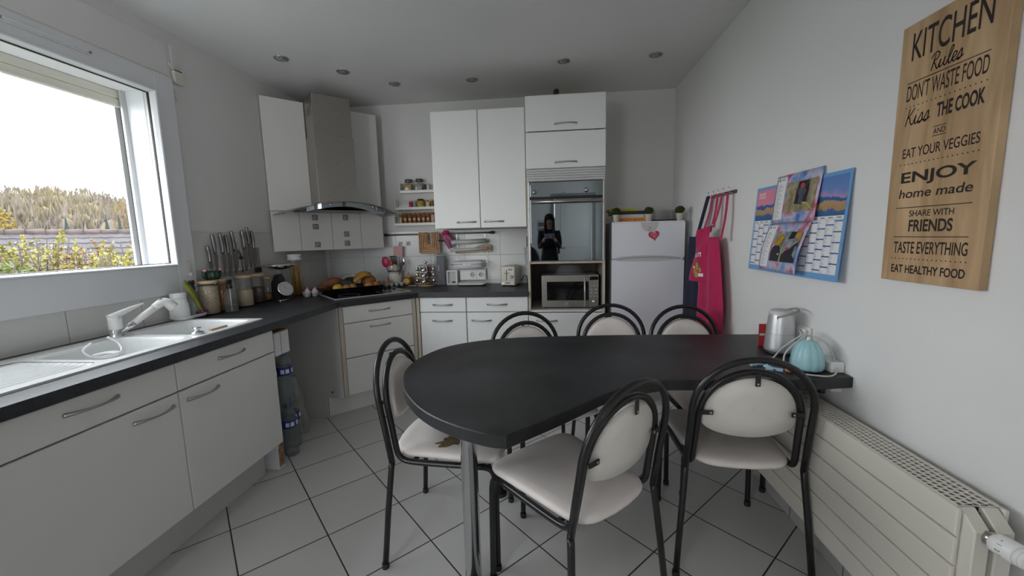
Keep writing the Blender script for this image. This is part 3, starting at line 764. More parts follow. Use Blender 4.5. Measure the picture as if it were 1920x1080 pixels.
# oven
t = thing('oven', 'mirror-glass built-in oven with a long steel bar handle', 'oven', (.127, 3.35, 1.10))
bm = new(); add_box(bm, TX0+.030, TX1-.030, FY+.006, 3.60, 1.103, 1.705); obj('casing', bm, grey_m, t)
bm = new(); add_box(bm, TX0+.028, TX1-.022, FY-.012, FY+.004, 1.598, 1.708, .002); cp = obj('control_panel', bm, mirror_m, t)
for kx, kz in ((-.111, 1.636), (.281, 1.640)):
    bm = new(); add_lathe(bm, [(.017, 0), (.018, .010), (.014, .024), (.0, .027)], M=frame_M((kx, FY-.012, kz), (1, 0, 0), (0, 0, 1), (0, -1, 0)), seg=20); obj('knob', bm, satin_m, cp)
bm = new(); add_lathe(bm, [(.006, 0), (.006, .006), (.0, .007)], M=frame_M((.115, FY-.012, 1.628), (1, 0, 0), (0, 0, 1), (0, -1, 0)), seg=14); obj('button', bm, satin_m, cp)
bm = new(); add_box(bm, TX0+.030, TX1-.024, FY-.0125, FY+.002, 1.580, 1.597); obj('air_gap', bm, rubber_m, t)
bm = new(); add_box(bm, TX0+.028, TX1-.022, FY-.012, FY+.004, 1.108, 1.578, .002); dd = obj('door', bm, mirror_m, t)
bm = new(); add_tube(bm, [(TX0+.035, FY-.045, 1.558), (TX1-.03, FY-.045, 1.558)], .011, 14)
for hx in (TX0+.05, TX1-.045): add_tube(bm, [(hx, FY-.012, 1.558), (hx, FY-.045, 1.558)], .007, 8)
obj('handle', bm, satin_m, dd)
bm = new()
for xx in (TX0+.014, TX1-.021): add_box(bm, xx, xx+.010, FY-.014, FY+.004, 1.105, 1.710, .002)
obj('side_trim', bm, alu_m, t)
# microwave
t = thing('microwave', 'stainless microwave with dark window and keypad in the niche', 'microwave', (.16, 3.4, .716))
mx0, mx1, mz0, mz1, my = -.068, .385, .728, .988, 3.19
bm = new(); add_box(bm, mx0+.004, mx1-.004, my+.02, 3.53, mz0+.002, mz1-.002, .004); obj('casing', bm, grey_m, t)
bm = new(); add_box(bm, mx0, mx1-.080, my, my+.020, mz0, mz1, .004); dd = obj('door', bm, steel_m, t)
bm = new(); add_box(bm, mx0+.042, mx1-.082, my-.002, my+.004, mz0+.056, mz1-.052, .001); obj('window', bm, blackg_m, dd)
bm = new(); add_tube(bm, [(mx1-.112, my-.024, mz0+.008), (mx1-.112, my-.024, mz1-.012)], .006, 10)
for zz in (mz0+.03, mz1-.03): add_tube(bm, [(mx1-.112, my, zz), (mx1-.112, my-.024, zz)], .004, 8)
obj('handle', bm, alu_m, dd)
bm = new(); add_box(bm, mx0+.180, mx0+.212, my-.001, my+.002, mz0+.014, mz0+.040); obj('badge', bm, grey_m, dd)
bm = new(); add_box(bm, mx1-.079, mx1, my, my+.020, mz0, mz1, .004); kp = obj('control_panel', bm, steel_m, t)
bm = new(); add_box(bm, mx1-.072, mx1-.006, my-.001, my+.004, mz1-.042, mz1-.014); obj('display', bm, blackg_m, kp)
bm = new()
for r_, (zz, cols) in enumerate(((.168, 3), (.140, 2), (.112, 2), (.084, 3))):
    for c_ in range(cols):
        xx = mx1-.070+.026*c_ if cols == 3 else mx1-.070+.038*c_
        add_box(bm, xx, xx+(.012 if cols == 3 else .020), my-.0015, my+.001, mz0+zz, mz0+zz+.007, .001)
obj('keypad', bm, lgrey_m, kp)
bm = new(); add_lathe(bm, [(.015, 0), (.0155, .010), (.011, .018), (0, .019)], M=frame_M((mx1-.040, my, mz0+.048), (1, 0, 0), (0, 0, 1), (0, -1, 0)), seg=20); obj('knob', bm, chrome_m, kp)
bm = new()
for xx in (mx0+.03, mx1-.03):
    for yy in (my+.05, 3.49): add_lathe(bm, [(.012, 0), (.012, .013)], (xx, yy, .7165), 10)
obj('foot', bm, rubber_m, t)
bm = new(); add_lathe(bm, [(.122, .001), (.124, .004), (.112, .012), (.098, .055), (.080, .074), (.030, .078), (.016, .082), (.0, .083)], (.16, 3.36, mz1), 36, capb=False, flute=lambda a, z: .012*math.cos(18*a) if .01 < z < .07 else 0)
single('microwave_cover', bm, plas_m, 'clear ribbed plastic dome lid on top of the microwave', 'plate cover', base=(.16, 3.36, mz1))
bm = new(); add_lathe(bm, [(.018, 0), (.020, .006), (.020, .036), (.013, .043), (0, .044)], (.062, 3.148, 2.3375), 18); single('round_gadget', bm, black_m, 'small round black gadget on top of the tall oven cabinet', 'gadget', base=(.062, 3.148, 2.3375))

# ---------------------------------------------------------------- fridge
t = thing('fridge', 'white two-door fridge freezer in the right corner', 'fridge', (.749, 3.42, 0))
fx0, fx1 = .478, 1.020
bm = new(); add_box(bm, fx0+.004, fx1-.004, 3.205, 3.66, .02, 1.376, .004); obj('body', bm, fridge_m, t)
bm = new(); add_box(bm, fx0, fx1, 3.16, 3.66, 1.376, 1.394, .006); obj('top', bm, fridge_m, t)
def fr_door(za, zb, dip):
    """door with a scooped handle edge"""
    bm = new(); n = 24; L = []
    for i in range(n+1):
        u = i/n; x = fx0+(fx1-fx0)*u
        k = max(0, math.sin(PI*min(1, max(0, (u-.06)/.86))))**.5
        e = .020*k
        z0, z1 = (za+e if dip == 'bottom' else za), (zb-e*.7 if dip == 'top' else zb)
        L.append(ring(bm, [(x, 3.150, z0+.003), (x, 3.150, z1-.003), (x, 3.156, z1), (x, 3.203, z1), (x, 3.203, z0), (x, 3.156, z0)]))
    for a, b in zip(L, L[1:]): bridge(bm, a, b, False)
    cap(bm, L[0]); cap(bm, L[-1], True)
    return bm
d1 = obj('freezer_door', fr_door(1.112, 1.385, 'bottom'), fridge_m, t)
d2 = obj('fridge_door', fr_door(.06, 1.104, 'top'), fridge_m, t)
bm = new(); add_box(bm, fx0+.006, fx1-.012, 3.164, 3.200, 1.085, 1.135, .006); obj('handle_recess', bm, lgrey_m, t)
bm = new(); add_tube(bm, spline([(fx0+.03, 3.158, 1.108), (fx0+.12, 3.154, 1.123), (.75, 3.152, 1.128), (fx1-.12, 3.154, 1.122), (fx1-.03, 3.158, 1.110)], 5), .006, 8); obj('handle', bm, lgrey_m, d1)
bm = new(); add_lathe(bm, [(.012, 0), (.012, .010), (.004, .012)], M=frame_M((fx1-.018, 3.152, 1.108), (1, 0, 0), (0, 0, 1), (0, -1, 0)), seg=12); obj('hinge_cap', bm, lgrey_m, t)
bm = new()
half = [(math.cos(PI+PI*k/20)*.064, math.sin(PI+PI*k/20)*.072) for k in range(21)]
add_prism(bm, half, 0, .005, M=frame_M((.757, 3.151, 1.386), (1, 0, 0), (0, 0, 1), (0, -1, 0)), inset=.002)
bd = obj('badge', bm, lgrey_m, d1)
bm = new(); add_tube(bm, [(.759+.008*math.cos(2*PI*k/16), 3.1455, 1.342+.008*math.sin(2*PI*k/16)) for k in range(16)], .0011, 5, closed=True); add_box(bm, .7575, .7605, 3.1450, 3.1460, 1.337, 1.347); add_text(bm, 'indesit', (.742, 3.1458, 1.325), (1, 0, 0), (0, 0, 1), w=.034, h=.006)
obj('badge_print', bm, grey_m, bd)
# heart magnet
def heart(s, n=40):
    P = []
    for k in range(n):
        a = 2*PI*k/n
        P.append((s*16*math.sin(a)**3/17, s*(13*math.cos(a)-5*math.cos(2*a)-2*math.cos(3*a)-math.cos(4*a))/17))
    return P
t = thing('heart_magnet', 'red and white heart magnet on the freezer door', 'magnet', (.79, 3.149, 1.285))
hMx = frame_M((.79, 3.1495, 1.287), Vector((.98, 0, .17)), Vector((-.17, 0, .98)), (0, -1, 0))
bm = new(); add_prism(bm, heart(.043)[::-1], 0, .006, M=hMx, inset=.002); obj('heart', bm, mat('heart_red', (.55, .03, .06), .4, var=.2, scale=60), t)
bm = new()
for k, (a, b, yy) in enumerate(((-.026, .022, .014), (-.030, .030, .002), (-.018, .020, -.010), (-.008, .012, -.022), (.006, .024, .020))):
    add_box(bm, a*.85, b*.85, yy, yy+.0026, .0055, .0068, .001, M=hMx)
obj('white_stripes', bm, white_m, t)
# ================================================================== table
TZ = .769
t = thing('dining_table', 'charcoal peninsula table with a rounded end and chrome legs, fixed to the right wall', 'table', (0, 1.6, 0))
arc = spline([(-.122, 1.008), (-.181, 1.018), (-.283, 1.066), (-.384, 1.140), (-.47, 1.240), (-.545, 1.370), (-.598, 1.555), (-.580, 1.745), (-.475, 1.925), (-.232, 2.050), (.191, 2.106), (.611, 2.126), (1.084, 2.130)], 6)
edge = spline([(.42, 1.443), (.234, 1.358), (.025, 1.148), (-.122, 1.008)], 6)[:-1]
poly = [(1.084, 1.492), (.94, 1.465)]+[(p.x, p.y) for p in edge]+[(p.x, p.y) for p in arc]
bm = new(); add_prism(bm, poly, TZ-.040, TZ, inset=.003); obj('tabletop', bm, table_m, t)
for lx, ly in ((-.300, 1.335), (-.268, 1.869)):
    bm = new(); add_lathe(bm, [(.0305, .018), (.0305, TZ-.052), (.038, TZ-.046), (.038, TZ-.041)], (lx, ly, 0), 28); lg = obj('leg', bm, chrome_m, t)
    bm = new(); add_lathe(bm, [(.034, .0), (.036, .004), (.035, .016), (.031, .018)], (lx, ly, 0), 24); obj('foot', bm, rubber_m, lg)
bm = new(); add_box(bm, 1.045, 1.083, 1.54, 2.08, TZ-.075, TZ-.041, .002); obj('wall_batten', bm, lam_m, t)
bm = new(); add_lathe(bm, [(.012, 0), (.012, .020)], (.985, 1.50, TZ-.061), 12); obj('stop_button', bm, black_m, t)

# ================================================================== chairs
def ytilt(z): return .039 - .075*(z-.44)/.44
def make_chair(label):
    t = thing('dining_chair', label, 'chair', (0, 0, 0), 0, 'black tube chairs with cream pads round the table')
    # seat
    out = rpoly([(-.168, .040), (.168, .040), (.208, .470), (-.208, .470)], [.07, .07, .06, .06], 6)
    def warp(p):                                             # slightly bowed front and back edges
        x, y = p
        return (x, y + (-.030*(1-(x/.18)**2) if y < .15 else 0) + (.010*(1-(x/.21)**2) if y > .40 else 0))
    out = [warp(p) for p in sum([[(a[0]+(b[0]-a[0])*k/3, a[1]+(b[1]-a[1])*k/3) for k in range(3)] for a, b in zip(out, out[1:]+out[:1])], [])]
    bm = new(); add_pad(bm, out, [(.0, .436), (.93, .436), (.985, .441), (1.0, .450), (.985, .459), (.93, .466), (.78, .4705), (.5, .472), (.2, .4715), (.02, .471)])
    obj('seat', bm, leath_m, t, local=True)
    # back pad, curved, tilted
    o2 = [(.157*math.cos(PI*k/16), .643+.153*math.sin(PI*k/16)) for k in range(17)]
    o2 += [(-.158, .622)]+[(.156*math.cos(PI+PI*k/16), .612-.050*math.sin(PI*k/16)) for k in range(17)]+[(.158, .622)]
    fM = lambda s, dy: [(p[0]*s, ytilt(.68+(p[1]-.68)*s)+.016+dy-.020*(1-(p[0]*s/.16)**2)+.010, .68+(p[1]-.68)*s) for p in o2]
    bm = new(); L = []
    for s, dy in ((.0, -.010), (.6, -.010), (.96, -.010), (1.0, -.006), (1.0, .002), (.965, .012), (.85, .020), (.6, .024), (.3, .025), (.02, .025)): L.append(ring(bm, fM(s, dy)))
    for k, (a, b) in enumerate(zip(L, L[1:])): bridge(bm, a, b, True)
    bmesh.ops.remove_doubles(bm, verts=bm.verts, dist=1e-5)
    for f in bm.faces: f.material_index = 0
    bp = obj('backrest', bm, leath_m, t, local=True)
    bm = new(); L = [ring(bm, fM(s, dy)) for s, dy in ((.02, -.0120), (.5, -.0120), (.965, -.0120), (.97, -.0095))]
    for a, b in zip(L, L[1:]): bridge(bm, a, b, True)
    obj('back_board', bm, padb_m, bp, local=True)
    # outer hoop
    R = .0118
    pts = [(-.205, .039, .43), (-.203, ytilt(.55), .55), (-.201, ytilt(.68), .68)]
    pts += [(-.200*math.cos(PI*k/20), ytilt(.68+.187*math.sin(PI*k/20)), .68+.187*math.sin(PI*k/20)) for k in range(1, 20)]
    pts += [(.201, ytilt(.68), .68), (.203, ytilt(.55), .55), (.205, .039, .43)]
    bm = new(); add_tube(bm, pts, R, 12); obj('outer_hoop', bm, tubem, t, local=True)
    # inner hoop running into the seat rails
    yi = lambda z: ytilt(z)+.016
    a, zs = .171, .640
    left = [(-.196, .405, .424), (-.190, .25, .424), (-.184, .125, .425), (-.181, .078, .432), (-.179, .055, .455), (-.177, yi(.50), .50), (-.174, yi(.57), .57), (-.172, yi(zs), zs)]
    left = [tuple(p) for p in spline(left, 4)]
    arch = [(-a*math.cos(PI*k/20), yi(zs+.176*math.sin(PI*k/20)), zs+.176*math.sin(PI*k/20)) for k in range(1, 20)]
    right = [(-p[0], p[1], p[2]) for p in left[::-1]]
    bm = new(); add_tube(bm, left+arch+right, R, 12); obj('inner_hoop', bm, tubem, t, local=True)
    bm = new()
    add_tube(bm, [(-.196, .40, .424), (.196, .40, .424)], .009, 8); add_tube(bm, [(-.184, .12, .424), (.184, .12, .424)], .009, 8)
    obj('cross_bar', bm, tubem, t, local=True)
    for s in (-1, 1):
        bm = new(); add_tube(bm, [(s*.239, 0, .012), (s*.222, .018, .23), (s*.2065, .036, .41), (s*.205, .039, .432)], R, 12); lg = obj('leg', bm, tubem, t, local=True)
        bm = new(); add_lathe(bm, [(.0135, 0), (.0140, .004), (.0135, .022)], (s*.239, 0, 0), 14); obj('rubber_foot', bm, rubber_m, lg, local=True)
        bm = new(); add_tube(bm, [tuple(p) for p in spline([(s*.1958, .400, .424), (s*.1975, .428, .418), (s*.199, .444, .395), (s*.200, .449, .34), (s*.203, .450, .15), (s*.205, .450, .012)], 4)], R, 12); lg = obj('leg', bm, tubem, t, local=True)
        bm = new(); add_lathe(bm, [(.0135, 0), (.0140, .004), (.0135, .022)], (s*.205, .450, 0), 14); obj('rubber_foot', bm, rubber_m, lg, local=True)
    # three screwed tabs
    for (bx, bz, dx, dz) in ((0, .806, 0, -1), (-.163, .660, 1, 0), (.163, .660, -1, 0)):
        y = ytilt(bz)-(.0125 if dx == 0 else .0055)
        bm = new(); w = .0085
        Mx = frame_M((bx, y+.002, bz), (1, 0, 0), (0, 1, 0), (0, 0, 1))
        if dx == 0: add_box(bm, -w, w, -.003, .003, -.034, .010, .0025, 2, Mx)
        else: add_box(bm, *( (-.010, .034) if dx > 0 else (-.034, .010) ), -.003, .003, -w, w, .0025, 2, Mx)
        tb = obj('tab', bm, tubem, t, local=True)
        bm = new(); add_lathe(bm, [(.0045, 0), (.004, .0015), (.002, .002)], M=frame_M((bx+dx*.025, y-.001, bz+dz*.025), (1, 0, 0), (0, 0, 1), (0, -1, 0)), seg=10); obj('screw', bm, satin_m, tb, local=True)
    return t
R_ = math.radians
CH = [('C', .704, 1.414, -2.2, 'near cream and black chair seen from behind, beside the radiator'),
      ('A', -.661, 1.624, -91.6, 'cream and black chair at the rounded table end, its seat torn brown'),
      ('B', .227, 1.172, 42.8, 'near cream and black chair set at an angle against the table edge'),
      ('D', -.143, 2.205, 205.1, 'far side chair behind the table, nearest the corner drawers'),
      ('E', .370, 2.445, 182, 'middle chair of the three behind the table, before the microwave niche'),
      ('F', .785, 2.385, 187.8, 'far side chair behind the table, in front of the fridge and aprons')]
c0_ = make_chair(CH[0][4]); chairs = {}
for i, (k, x, y, a, lb) in enumerate(CH):
    chairs[k] = dup(c0_, (x, y, 0), R_(a), lb) if i else c0_
c0_.location = (CH[0][1], CH[0][2], 0); c0_.rotation_euler = (0, 0, R_(CH[0][3]))
# worn spots
def blob(bm, cx, cy, rx, ry, z, rot, n=30, jag=.25, M=None):
    P = []
    for k in range(n):
        a = 2*PI*k/n; j = 1+random.uniform(-jag, jag)
        x, y = rx*math.cos(a)*j, ry*math.sin(a)*j
        P.append((cx+x*math.cos(rot)-y*math.sin(rot), cy+x*math.sin(rot)+y*math.cos(rot)))
    add_prism(bm, P, z, z+.0012, M)
bm = new(); blob(bm, .085, .265, .075, .040, .4712, -.9); o = obj('torn_patch', bm, mat('torn_foam', (.20, .135, .07), .9, var=.4, scale=60, bump=.6, bscale=90), chairs['A'], local=True); o['label'] = 'brown torn patch'
bm = new(); blob(bm, .03, .22, .022, .004, .4718, .5, 14, .4); blob(bm, .05, .232, .008, .006, .4718, 0, 10, .4); o = obj('torn_patch', bm, mat('tear_dark', (.10, .07, .05), .9), chairs['B'], local=True); o['label'] = 'small dark tear'

# ================================================================== radiator
t = thing('radiator', 'cream flat-panel radiator with a perforated top grille on the right wall', 'radiator', (1.0, 1.5, 0))
rx0, rx1, ry0, ry1, rz0, rz1 = .945, 1.055, .952, 1.865, .200, .645
ph = (rz1-rz0)/6
bm = new()
for k in range(6):
    add_box(bm, rx0, rx0+.011, ry0, ry1, rz0+k*ph+.0022, rz0+(k+1)*ph-.0022, .0035, 2)
add_box(bm, rx0+.008, rx0+.013, ry0+.004, ry1-.004, rz0+.002, rz1-.004)
obj('front_panel', bm, cream_m, t)
bm = new()
for k in range(6): add_box(bm, rx1-.011, rx1, ry0, ry1, rz0+k*ph+.0022, rz0+(k+1)*ph-.0022, .0035, 2)
obj('rear_panel', bm, cream_m, t)
for xa, xb in ((rx0+.013, rx0+.048), (rx0+.060, rx1-.013)):
    bm = new()
    Pq = [(ry0-.028, rz0+.03), (ry0-.006, rz0), (ry0+.02, rz0), (ry0+.02, rz1-.004), (ry0+.01, rz1-.004), (ry0-.028, rz1-.04)]
    add_prism(bm, Pq, xa, xb, M=frame_M((0, 0, 0), (0, 1, 0), (0, 0, 1), (1, 0, 0)), inset=.003)
    obj('header', bm, cream_m, t)
    bm = new(); add_box(bm, xa, xb, ry1-.02, ry1+.02, rz0, rz1-.006, .005); obj('header', bm, cream_m, t)
bm = new()
gy0, gy1, gx0, gx1 = ry0+.012, ry1-.01, rx0+.012, rx1-.012
gz = rz1-.001; step = .0150
rows_ = 5; cells = int((gy1-gy0)/step)
def grille(bm):
    """perforated sheet: octagon holes in staggered rows"""
    pw = (gx1-gx0)/rows_
    for r in range(rows_):
        for c in range(cells):
            ya = gy0+c*step + (step*.5 if r % 2 else 0); xa = gx0+r*pw
            cx, cy = xa+pw/2, ya+step/2
            sq = [bm.verts.new((cx+dx*pw/2, cy+dy*step/2, gz)) for dx, dy in ((-1,-1),(1,-1),(1,1),(-1,1))]
            mids = [bm.verts.new((cx, ya, gz)), bm.verts.new((xa+pw, cy, gz)), bm.verts.new((cx, ya+step, gz)), bm.verts.new((xa, cy, gz))]
            hol = [bm.verts.new((cx+pw*.40*math.cos(-3*PI/4+PI*k/4), cy+step*.40*math.sin(-3*PI/4+PI*k/4), gz)) for k in range(8)]
            low = [bm.verts.new((v.co.x, v.co.y, gz-.003)) for v in hol]
            outer = [sq[0], mids[0], sq[1], mids[1], sq[2], mids[2], sq[3], mids[3]]
            for k in range(8):
                bm.faces.new((outer[k], outer[(k+1) % 8], hol[(k+1) % 8], hol[k])); bm.faces.new((hol[k], hol[(k+1) % 8], low[(k+1) % 8], low[k]))
grille(bm)
add_box(bm, rx0+.010, rx0+.0125, gy0, gy1+.01, gz-.006, gz+.001); add_box(bm, rx1-.0125, rx1-.010, gy0, gy1+.01, gz-.006, gz+.001)
obj('top_grille', bm, cream_m, t, recalc=False)
bm = new(); add_box(bm, rx0+.0135, rx1-.0115, gy0, gy1, gz-.022, gz-.018); obj('grille_shade_sheet', bm, rubber_m, t)  # black sheet that paints the shade behind the grille holes
bm = new()
for yy in (1.15, 1.70): add_box(bm, rx1, WX, yy-.02, yy+.02, .30, .55, .002)
obj('wall_bracket', bm, cream_m, t)
# thermostatic valve
t2 = thing('radiator_valve', 'white thermostatic valve head sticking out of the radiator end', 'valve', (.995, .90, .60))
vM = frame_M((.985, .925, .596), Vector((1, 0, 0)), Vector((0, 0, 1)), Vector((.20, -.975, -.02)).normalized())
bm = new(); add_lathe(bm, [(.012, -.012), (.013, .0), (.017, .004), (.017, .014), (.012, .018)], seg=18, M=vM); obj('brass_union', bm, satin_m, t2)
bm = new(); add_lathe(bm, [(.018, .014), (.0225, .018), (.024, .030), (.024, .052), (.0225, .058)], seg=26, M=vM); bd = obj('scale_ring', bm, white_m, t2)
bm = new()
prof = []
for k in range(7): z = .058+k*.0085; prof += [(.0225-.0004*k, z), (.0225-.0004*k, z+.0055), (.0205-.0004*k, z+.0058), (.0205-.0004*k, z+.0083)]
add_lathe(bm, prof+[(.0195, .118), (.016, .121), (.0, .1215)], seg=30, M=vM); obj('ribbed_grip', bm, white_m, t2)
bm = new()
for k, s in enumerate(('*', '1', '2', '3', '4', '5')):
    a = R_(130+k*28)
    nrm = Vector((math.cos(a), math.sin(a), 0)); tan = Vector((-math.sin(a), math.cos(a), 0))
    w = (vM @ (nrm*.0243+Vector((0, 0, .034)))); uz = vM.to_3x3() @ Vector((0, 0, 1)); ux = vM.to_3x3() @ (-tan)
    if ux.cross(uz).dot(vM.to_3x3() @ nrm) < 0: ux = -ux
    add_text(bm, s, w-ux*.003, ux, uz, h=.008 if s != '*' else .004, depth=.0004)
obj('scale_print', bm, black_m, bd)

# ================================================================== kitchen rules sign
t = thing('wall_sign', 'tall wooden sign with kitchen rules lettering on the right wall', 'sign', (WX, 1.235, 1.139))
SX = WX-.024; SY1, SY0 = 1.384, 1.089
bm = new(); add_box(bm, SX, WX-.002, SY0, SY1, 1.139, 1.885, .002); obj('board', bm, sign_m, t)
TXX = SX
ux, uz = (0, -1, 0), (0, 0, 1)
def put(s, ya, yb_, z0, z1, bold=0.0, shear=0.0):
    bm = new(); add_text(bm, s, (TXX, ya, z0), ux, uz, w=ya-yb_, h=z1-z0, bold=bold, shear=shear); obj('lettering', bm, ink_m, t, recalc=False)
STROKES = {'R': ([[(.25, .0), (.42, 1.0), (.50, 1.65)], [(.05, 1.35), (.30, 1.75), (.75, 1.85), (1.0, 1.55), (.85, 1.15), (.45, .95), (.70, .45), (.95, .0), (1.15, .05)]], 1.1),
 'u': ([[(0, .15), (.2, .85), (.12, .25), (.3, 0), (.6, .45), (.68, .95), (.62, .3), (.78, .0), (1.0, .2)]], .95),
 'l': ([[(0, .15), (.4, 1.0), (.55, 1.65), (.35, 1.75), (.2, .9), (.22, .2), (.4, 0), (.62, .2)]], .55),
 'e': ([[(0, .3), (.45, .55), (.5, .9), (.25, .95), (.1, .45), (.3, .0), (.65, .2)]], .6),
 's': ([[(0, .15), (.4, 1.0), (.52, .55), (.45, .1), (.2, -.02), (.1, .12), (.5, .15), (.75, .3)]], .7),
 'K': ([[(.15, 0), (.30, 1.0), (.38, 1.75)], [(1.0, 1.7), (.45, .95), (.28, .80), (.55, .75), (.70, .3), (.95, .0), (1.15, .15)]], 1.1),
 'i': ([[(0, .2), (.22, .9), (.16, .3), (.3, 0), (.55, .25)], [(.34, 1.35), (.36, 1.42)]], .5)}
def script(word, ya, z0, k):
    bm = new(); u = 0
    for ch_ in word:
        paths, adv = STROKES[ch_]
        for P in paths:
            pts = spline([Vector((TXX-.0004, ya-(u+p[0]+.12*p[1])*k, z0+p[1]*k)) for p in P], 5)
            for p, q in zip(pts, pts[1:]):
                d = (q-p); nn = Vector((0, -d.z, d.y)).normalized()*.0017; e = d.normalized()*.0006
                bm.faces.new([bm.verts.new(w) for w in (p-e-nn, q+e-nn, q+e+nn, p-e+nn)])
        u += adv
    obj('lettering', bm, ink_m, t, recalc=False)
def rule(ya, yb_, z, th=.0022):
    bm = new(); add_box(bm, TXX-.0006, TXX-.0001, yb_, ya, z-th/2, z+th/2); obj('printed_rule', bm, ink_m, t, recalc=False)
def dots(ya, yb_, z, n=18):
    bm = new()
    for k in range(n):
        y = ya+(yb_-ya)*k/(n-1)
        bm.faces.new([bm.verts.new((TXX-.0006, y+.0019*math.cos(2*PI*q/8), z+.0019*math.sin(2*PI*q/8))) for q in range(8)])
    obj('dotted_rule', bm, ink_m, t, recalc=False)
put('KITCHEN', 1.346, 1.128, 1.779, 1.857, .006)
script('Rules', 1.286, 1.730, .0235)
rule(1.352, 1.125, 1.719)
put("DON'T WASTE FOOD", 1.350, 1.125, 1.667, 1.713, .004)
dots(1.348, 1.126, 1.650)
script('Kiss', 1.350, 1.598, .0262)
put('THE COOK', 1.250, 1.126, 1.597, 1.636, .030)
rule(1.256, 1.217, 1.574, .0018); put('AND', 1.254, 1.219, 1.554, 1.569, .01); rule(1.256, 1.217, 1.549, .0018)
put('EAT YOUR VEGGIES', 1.345, 1.126, 1.503, 1.531, .008)
dots(1.349, 1.126, 1.485)
put('ENJOY', 1.342, 1.126, 1.421, 1.462, .024)
put('home made', 1.344, 1.129, 1.386, 1.412, .012, .12)
rule(1.349, 1.126, 1.358)
put('SHARE WITH', 1.303, 1.170, 1.331, 1.349, .010)
put('FRIENDS', 1.301, 1.170, 1.287, 1.322, .024)
rule(1.349, 1.126, 1.272)
put('TASTE EVERYTHING', 1.345, 1.124, 1.223, 1.258, .012)
dots(1.348, 1.125, 1.207)
put('EAT HEALTHY FOOD', 1.347, 1.124, 1.164, 1.189, .022)

# ================================================================== calendars
def tilt_x(z, top=1.51, bot=1.105): return WX-.006-.028*(top-z)/(top-bot)
cal_blue = mat('calendar_blue', (.16, .36, .66), .5)
t = thing('wall_calendar', 'large blue 2025 wall calendar with a beach picture and date columns', 'calendar', (WX-.01, 1.90, 1.105))
CY1, CY0, CZ0, CZ1 = 2.222, 1.562, 1.105, 1.515
def cpt(u, v, d=0.0):                                        # u from left edge to right, v from bottom to top
    z = CZ0+(CZ1-CZ0)*v
    return (tilt_x(z)-d-.006*math.sin(PI*u)*0, CY1+(CY0-CY1)*u, z)
def cquad(bm, u0, u1, v0, v1, d):
    add_pts = [cpt(u0, v0, d), cpt(u1, v0, d), cpt(u1, v1, d), cpt(u0, v1, d)]
    bm.faces.new([bm.verts.new(p) for p in add_pts])
bm = new()
P = [cpt(0, 0), cpt(1, 0), cpt(1, 1), cpt(0, 1)]
A = ring(bm, P); B = ring(bm, [(p[0]-.0025, p[1], p[2]) for p in P]); bridge(bm, A, B, False); cap(bm, A); cap(bm, B)
board = obj('board', bm, cal_blue, t)
bm = new(); cquad(bm, .018, .982, .60, .965, .0031)
pm = bpy.data.materials.new('beach_print'); pm.use_nodes = True
n, l = pm.node_tree.nodes, pm.node_tree.links; b = n['Principled BSDF']; b.inputs['Roughness'].default_value = .5
geo = n.new('ShaderNodeNewGeometry'); sp_ = n.new('ShaderNodeSeparateXYZ'); l.new(geo.outputs['Position'], sp_.inputs[0])
nz = n.new('ShaderNodeTexNoise'); nz.inputs['Scale'].default_value = 18; nz.inputs['Detail'].default_value = 4; l.new(geo.outputs['Position'], nz.inputs['Vector'])
ma = n.new('ShaderNodeMath'); ma.operation = 'MULTIPLY_ADD'; ma.inputs[1].default_value = .06; l.new(nz.outputs['Fac'], ma.inputs[0]); l.new(sp_.outputs['Z'], ma.inputs[2])
mr = n.new('ShaderNodeMapRange'); mr.inputs[1].default_value = 1.38; mr.inputs[2].default_value = 1.53; l.new(ma.outputs[0], mr.inputs[0])
r1 = n.new('ShaderNodeValToRGB'); r1.color_ramp.elements[0].color = (.03, .09, .22, 1); r1.color_ramp.elements[0].position = 0
for p_, c_ in ((.18, (.05, .14, .32)), (.20, (.40, .24, .12)), (.36, (.46, .30, .16)), (.38, (.05, .12, .32)), (.46, (.05, .12, .32)), (.48, (.72, .26, .36)), (1, (.75, .24, .34))):
    e = r1.color_ramp.elements.new(p_) if p_ < 1 else r1.color_ramp.elements[-1]; e.position = p_; e.color = (*c_, 1)
r2 = n.new('ShaderNodeValToRGB'); r2.color_ramp.elements[0].color = (.03, .09, .22, 1)
for p_, c_ in ((.18, (.05, .14, .32)), (.20, (.40, .24, .12)), (.36, (.46, .30, .16)), (.38, (.03, .10, .28)), (.46, (.04, .12, .34)), (.48, (.46, .28, .48)), (.65, (.14, .25, .56)), (1, (.10, .22, .52))):
    e = r2.color_ramp.elements.new(p_) if p_ < 1 else r2.color_ramp.elements[-1]; e.position = p_; e.color = (*c_, 1)
l.new(mr.outputs[0], r1.inputs[0]); l.new(mr.outputs[0], r2.inputs[0])
m3 = n.new('ShaderNodeMapRange'); m3.inputs[1].default_value = 2.10; m3.inputs[2].default_value = 1.80; l.new(sp_.outputs['Y'], m3.inputs[0])
mx = n.new('ShaderNodeMix'); mx.data_type = 'RGBA'; l.new(m3.outputs[0], mx.inputs[0]); l.new(r1.outputs[0], mx.inputs[6]); l.new(r2.outputs[0], mx.inputs[7]); l.new(mx.outputs[2], b.inputs['Base Color'])
obj('beach_picture', bm, pm, t, recalc=False)
bm = new()
NC = 14
for c in range(NC):
    ua = .018+.964*c/NC
    cquad(bm, ua+.002, ua+.964/NC-.001, .06, .565, .0031)
cquad(bm, .018, .982, .568, .598, .0031)
grid = obj('date_columns', bm, paper_m, t, recalc=False)
bm = new()
for c in range(NC):
    ua = .018+.964*c/NC
    for w in range(5):
        v = .075+((c*37) % 100)/100*.095+w*.098
        if v < .55: cquad(bm, ua+.002, ua+.964/NC-.001, v, v+.012, .0035)
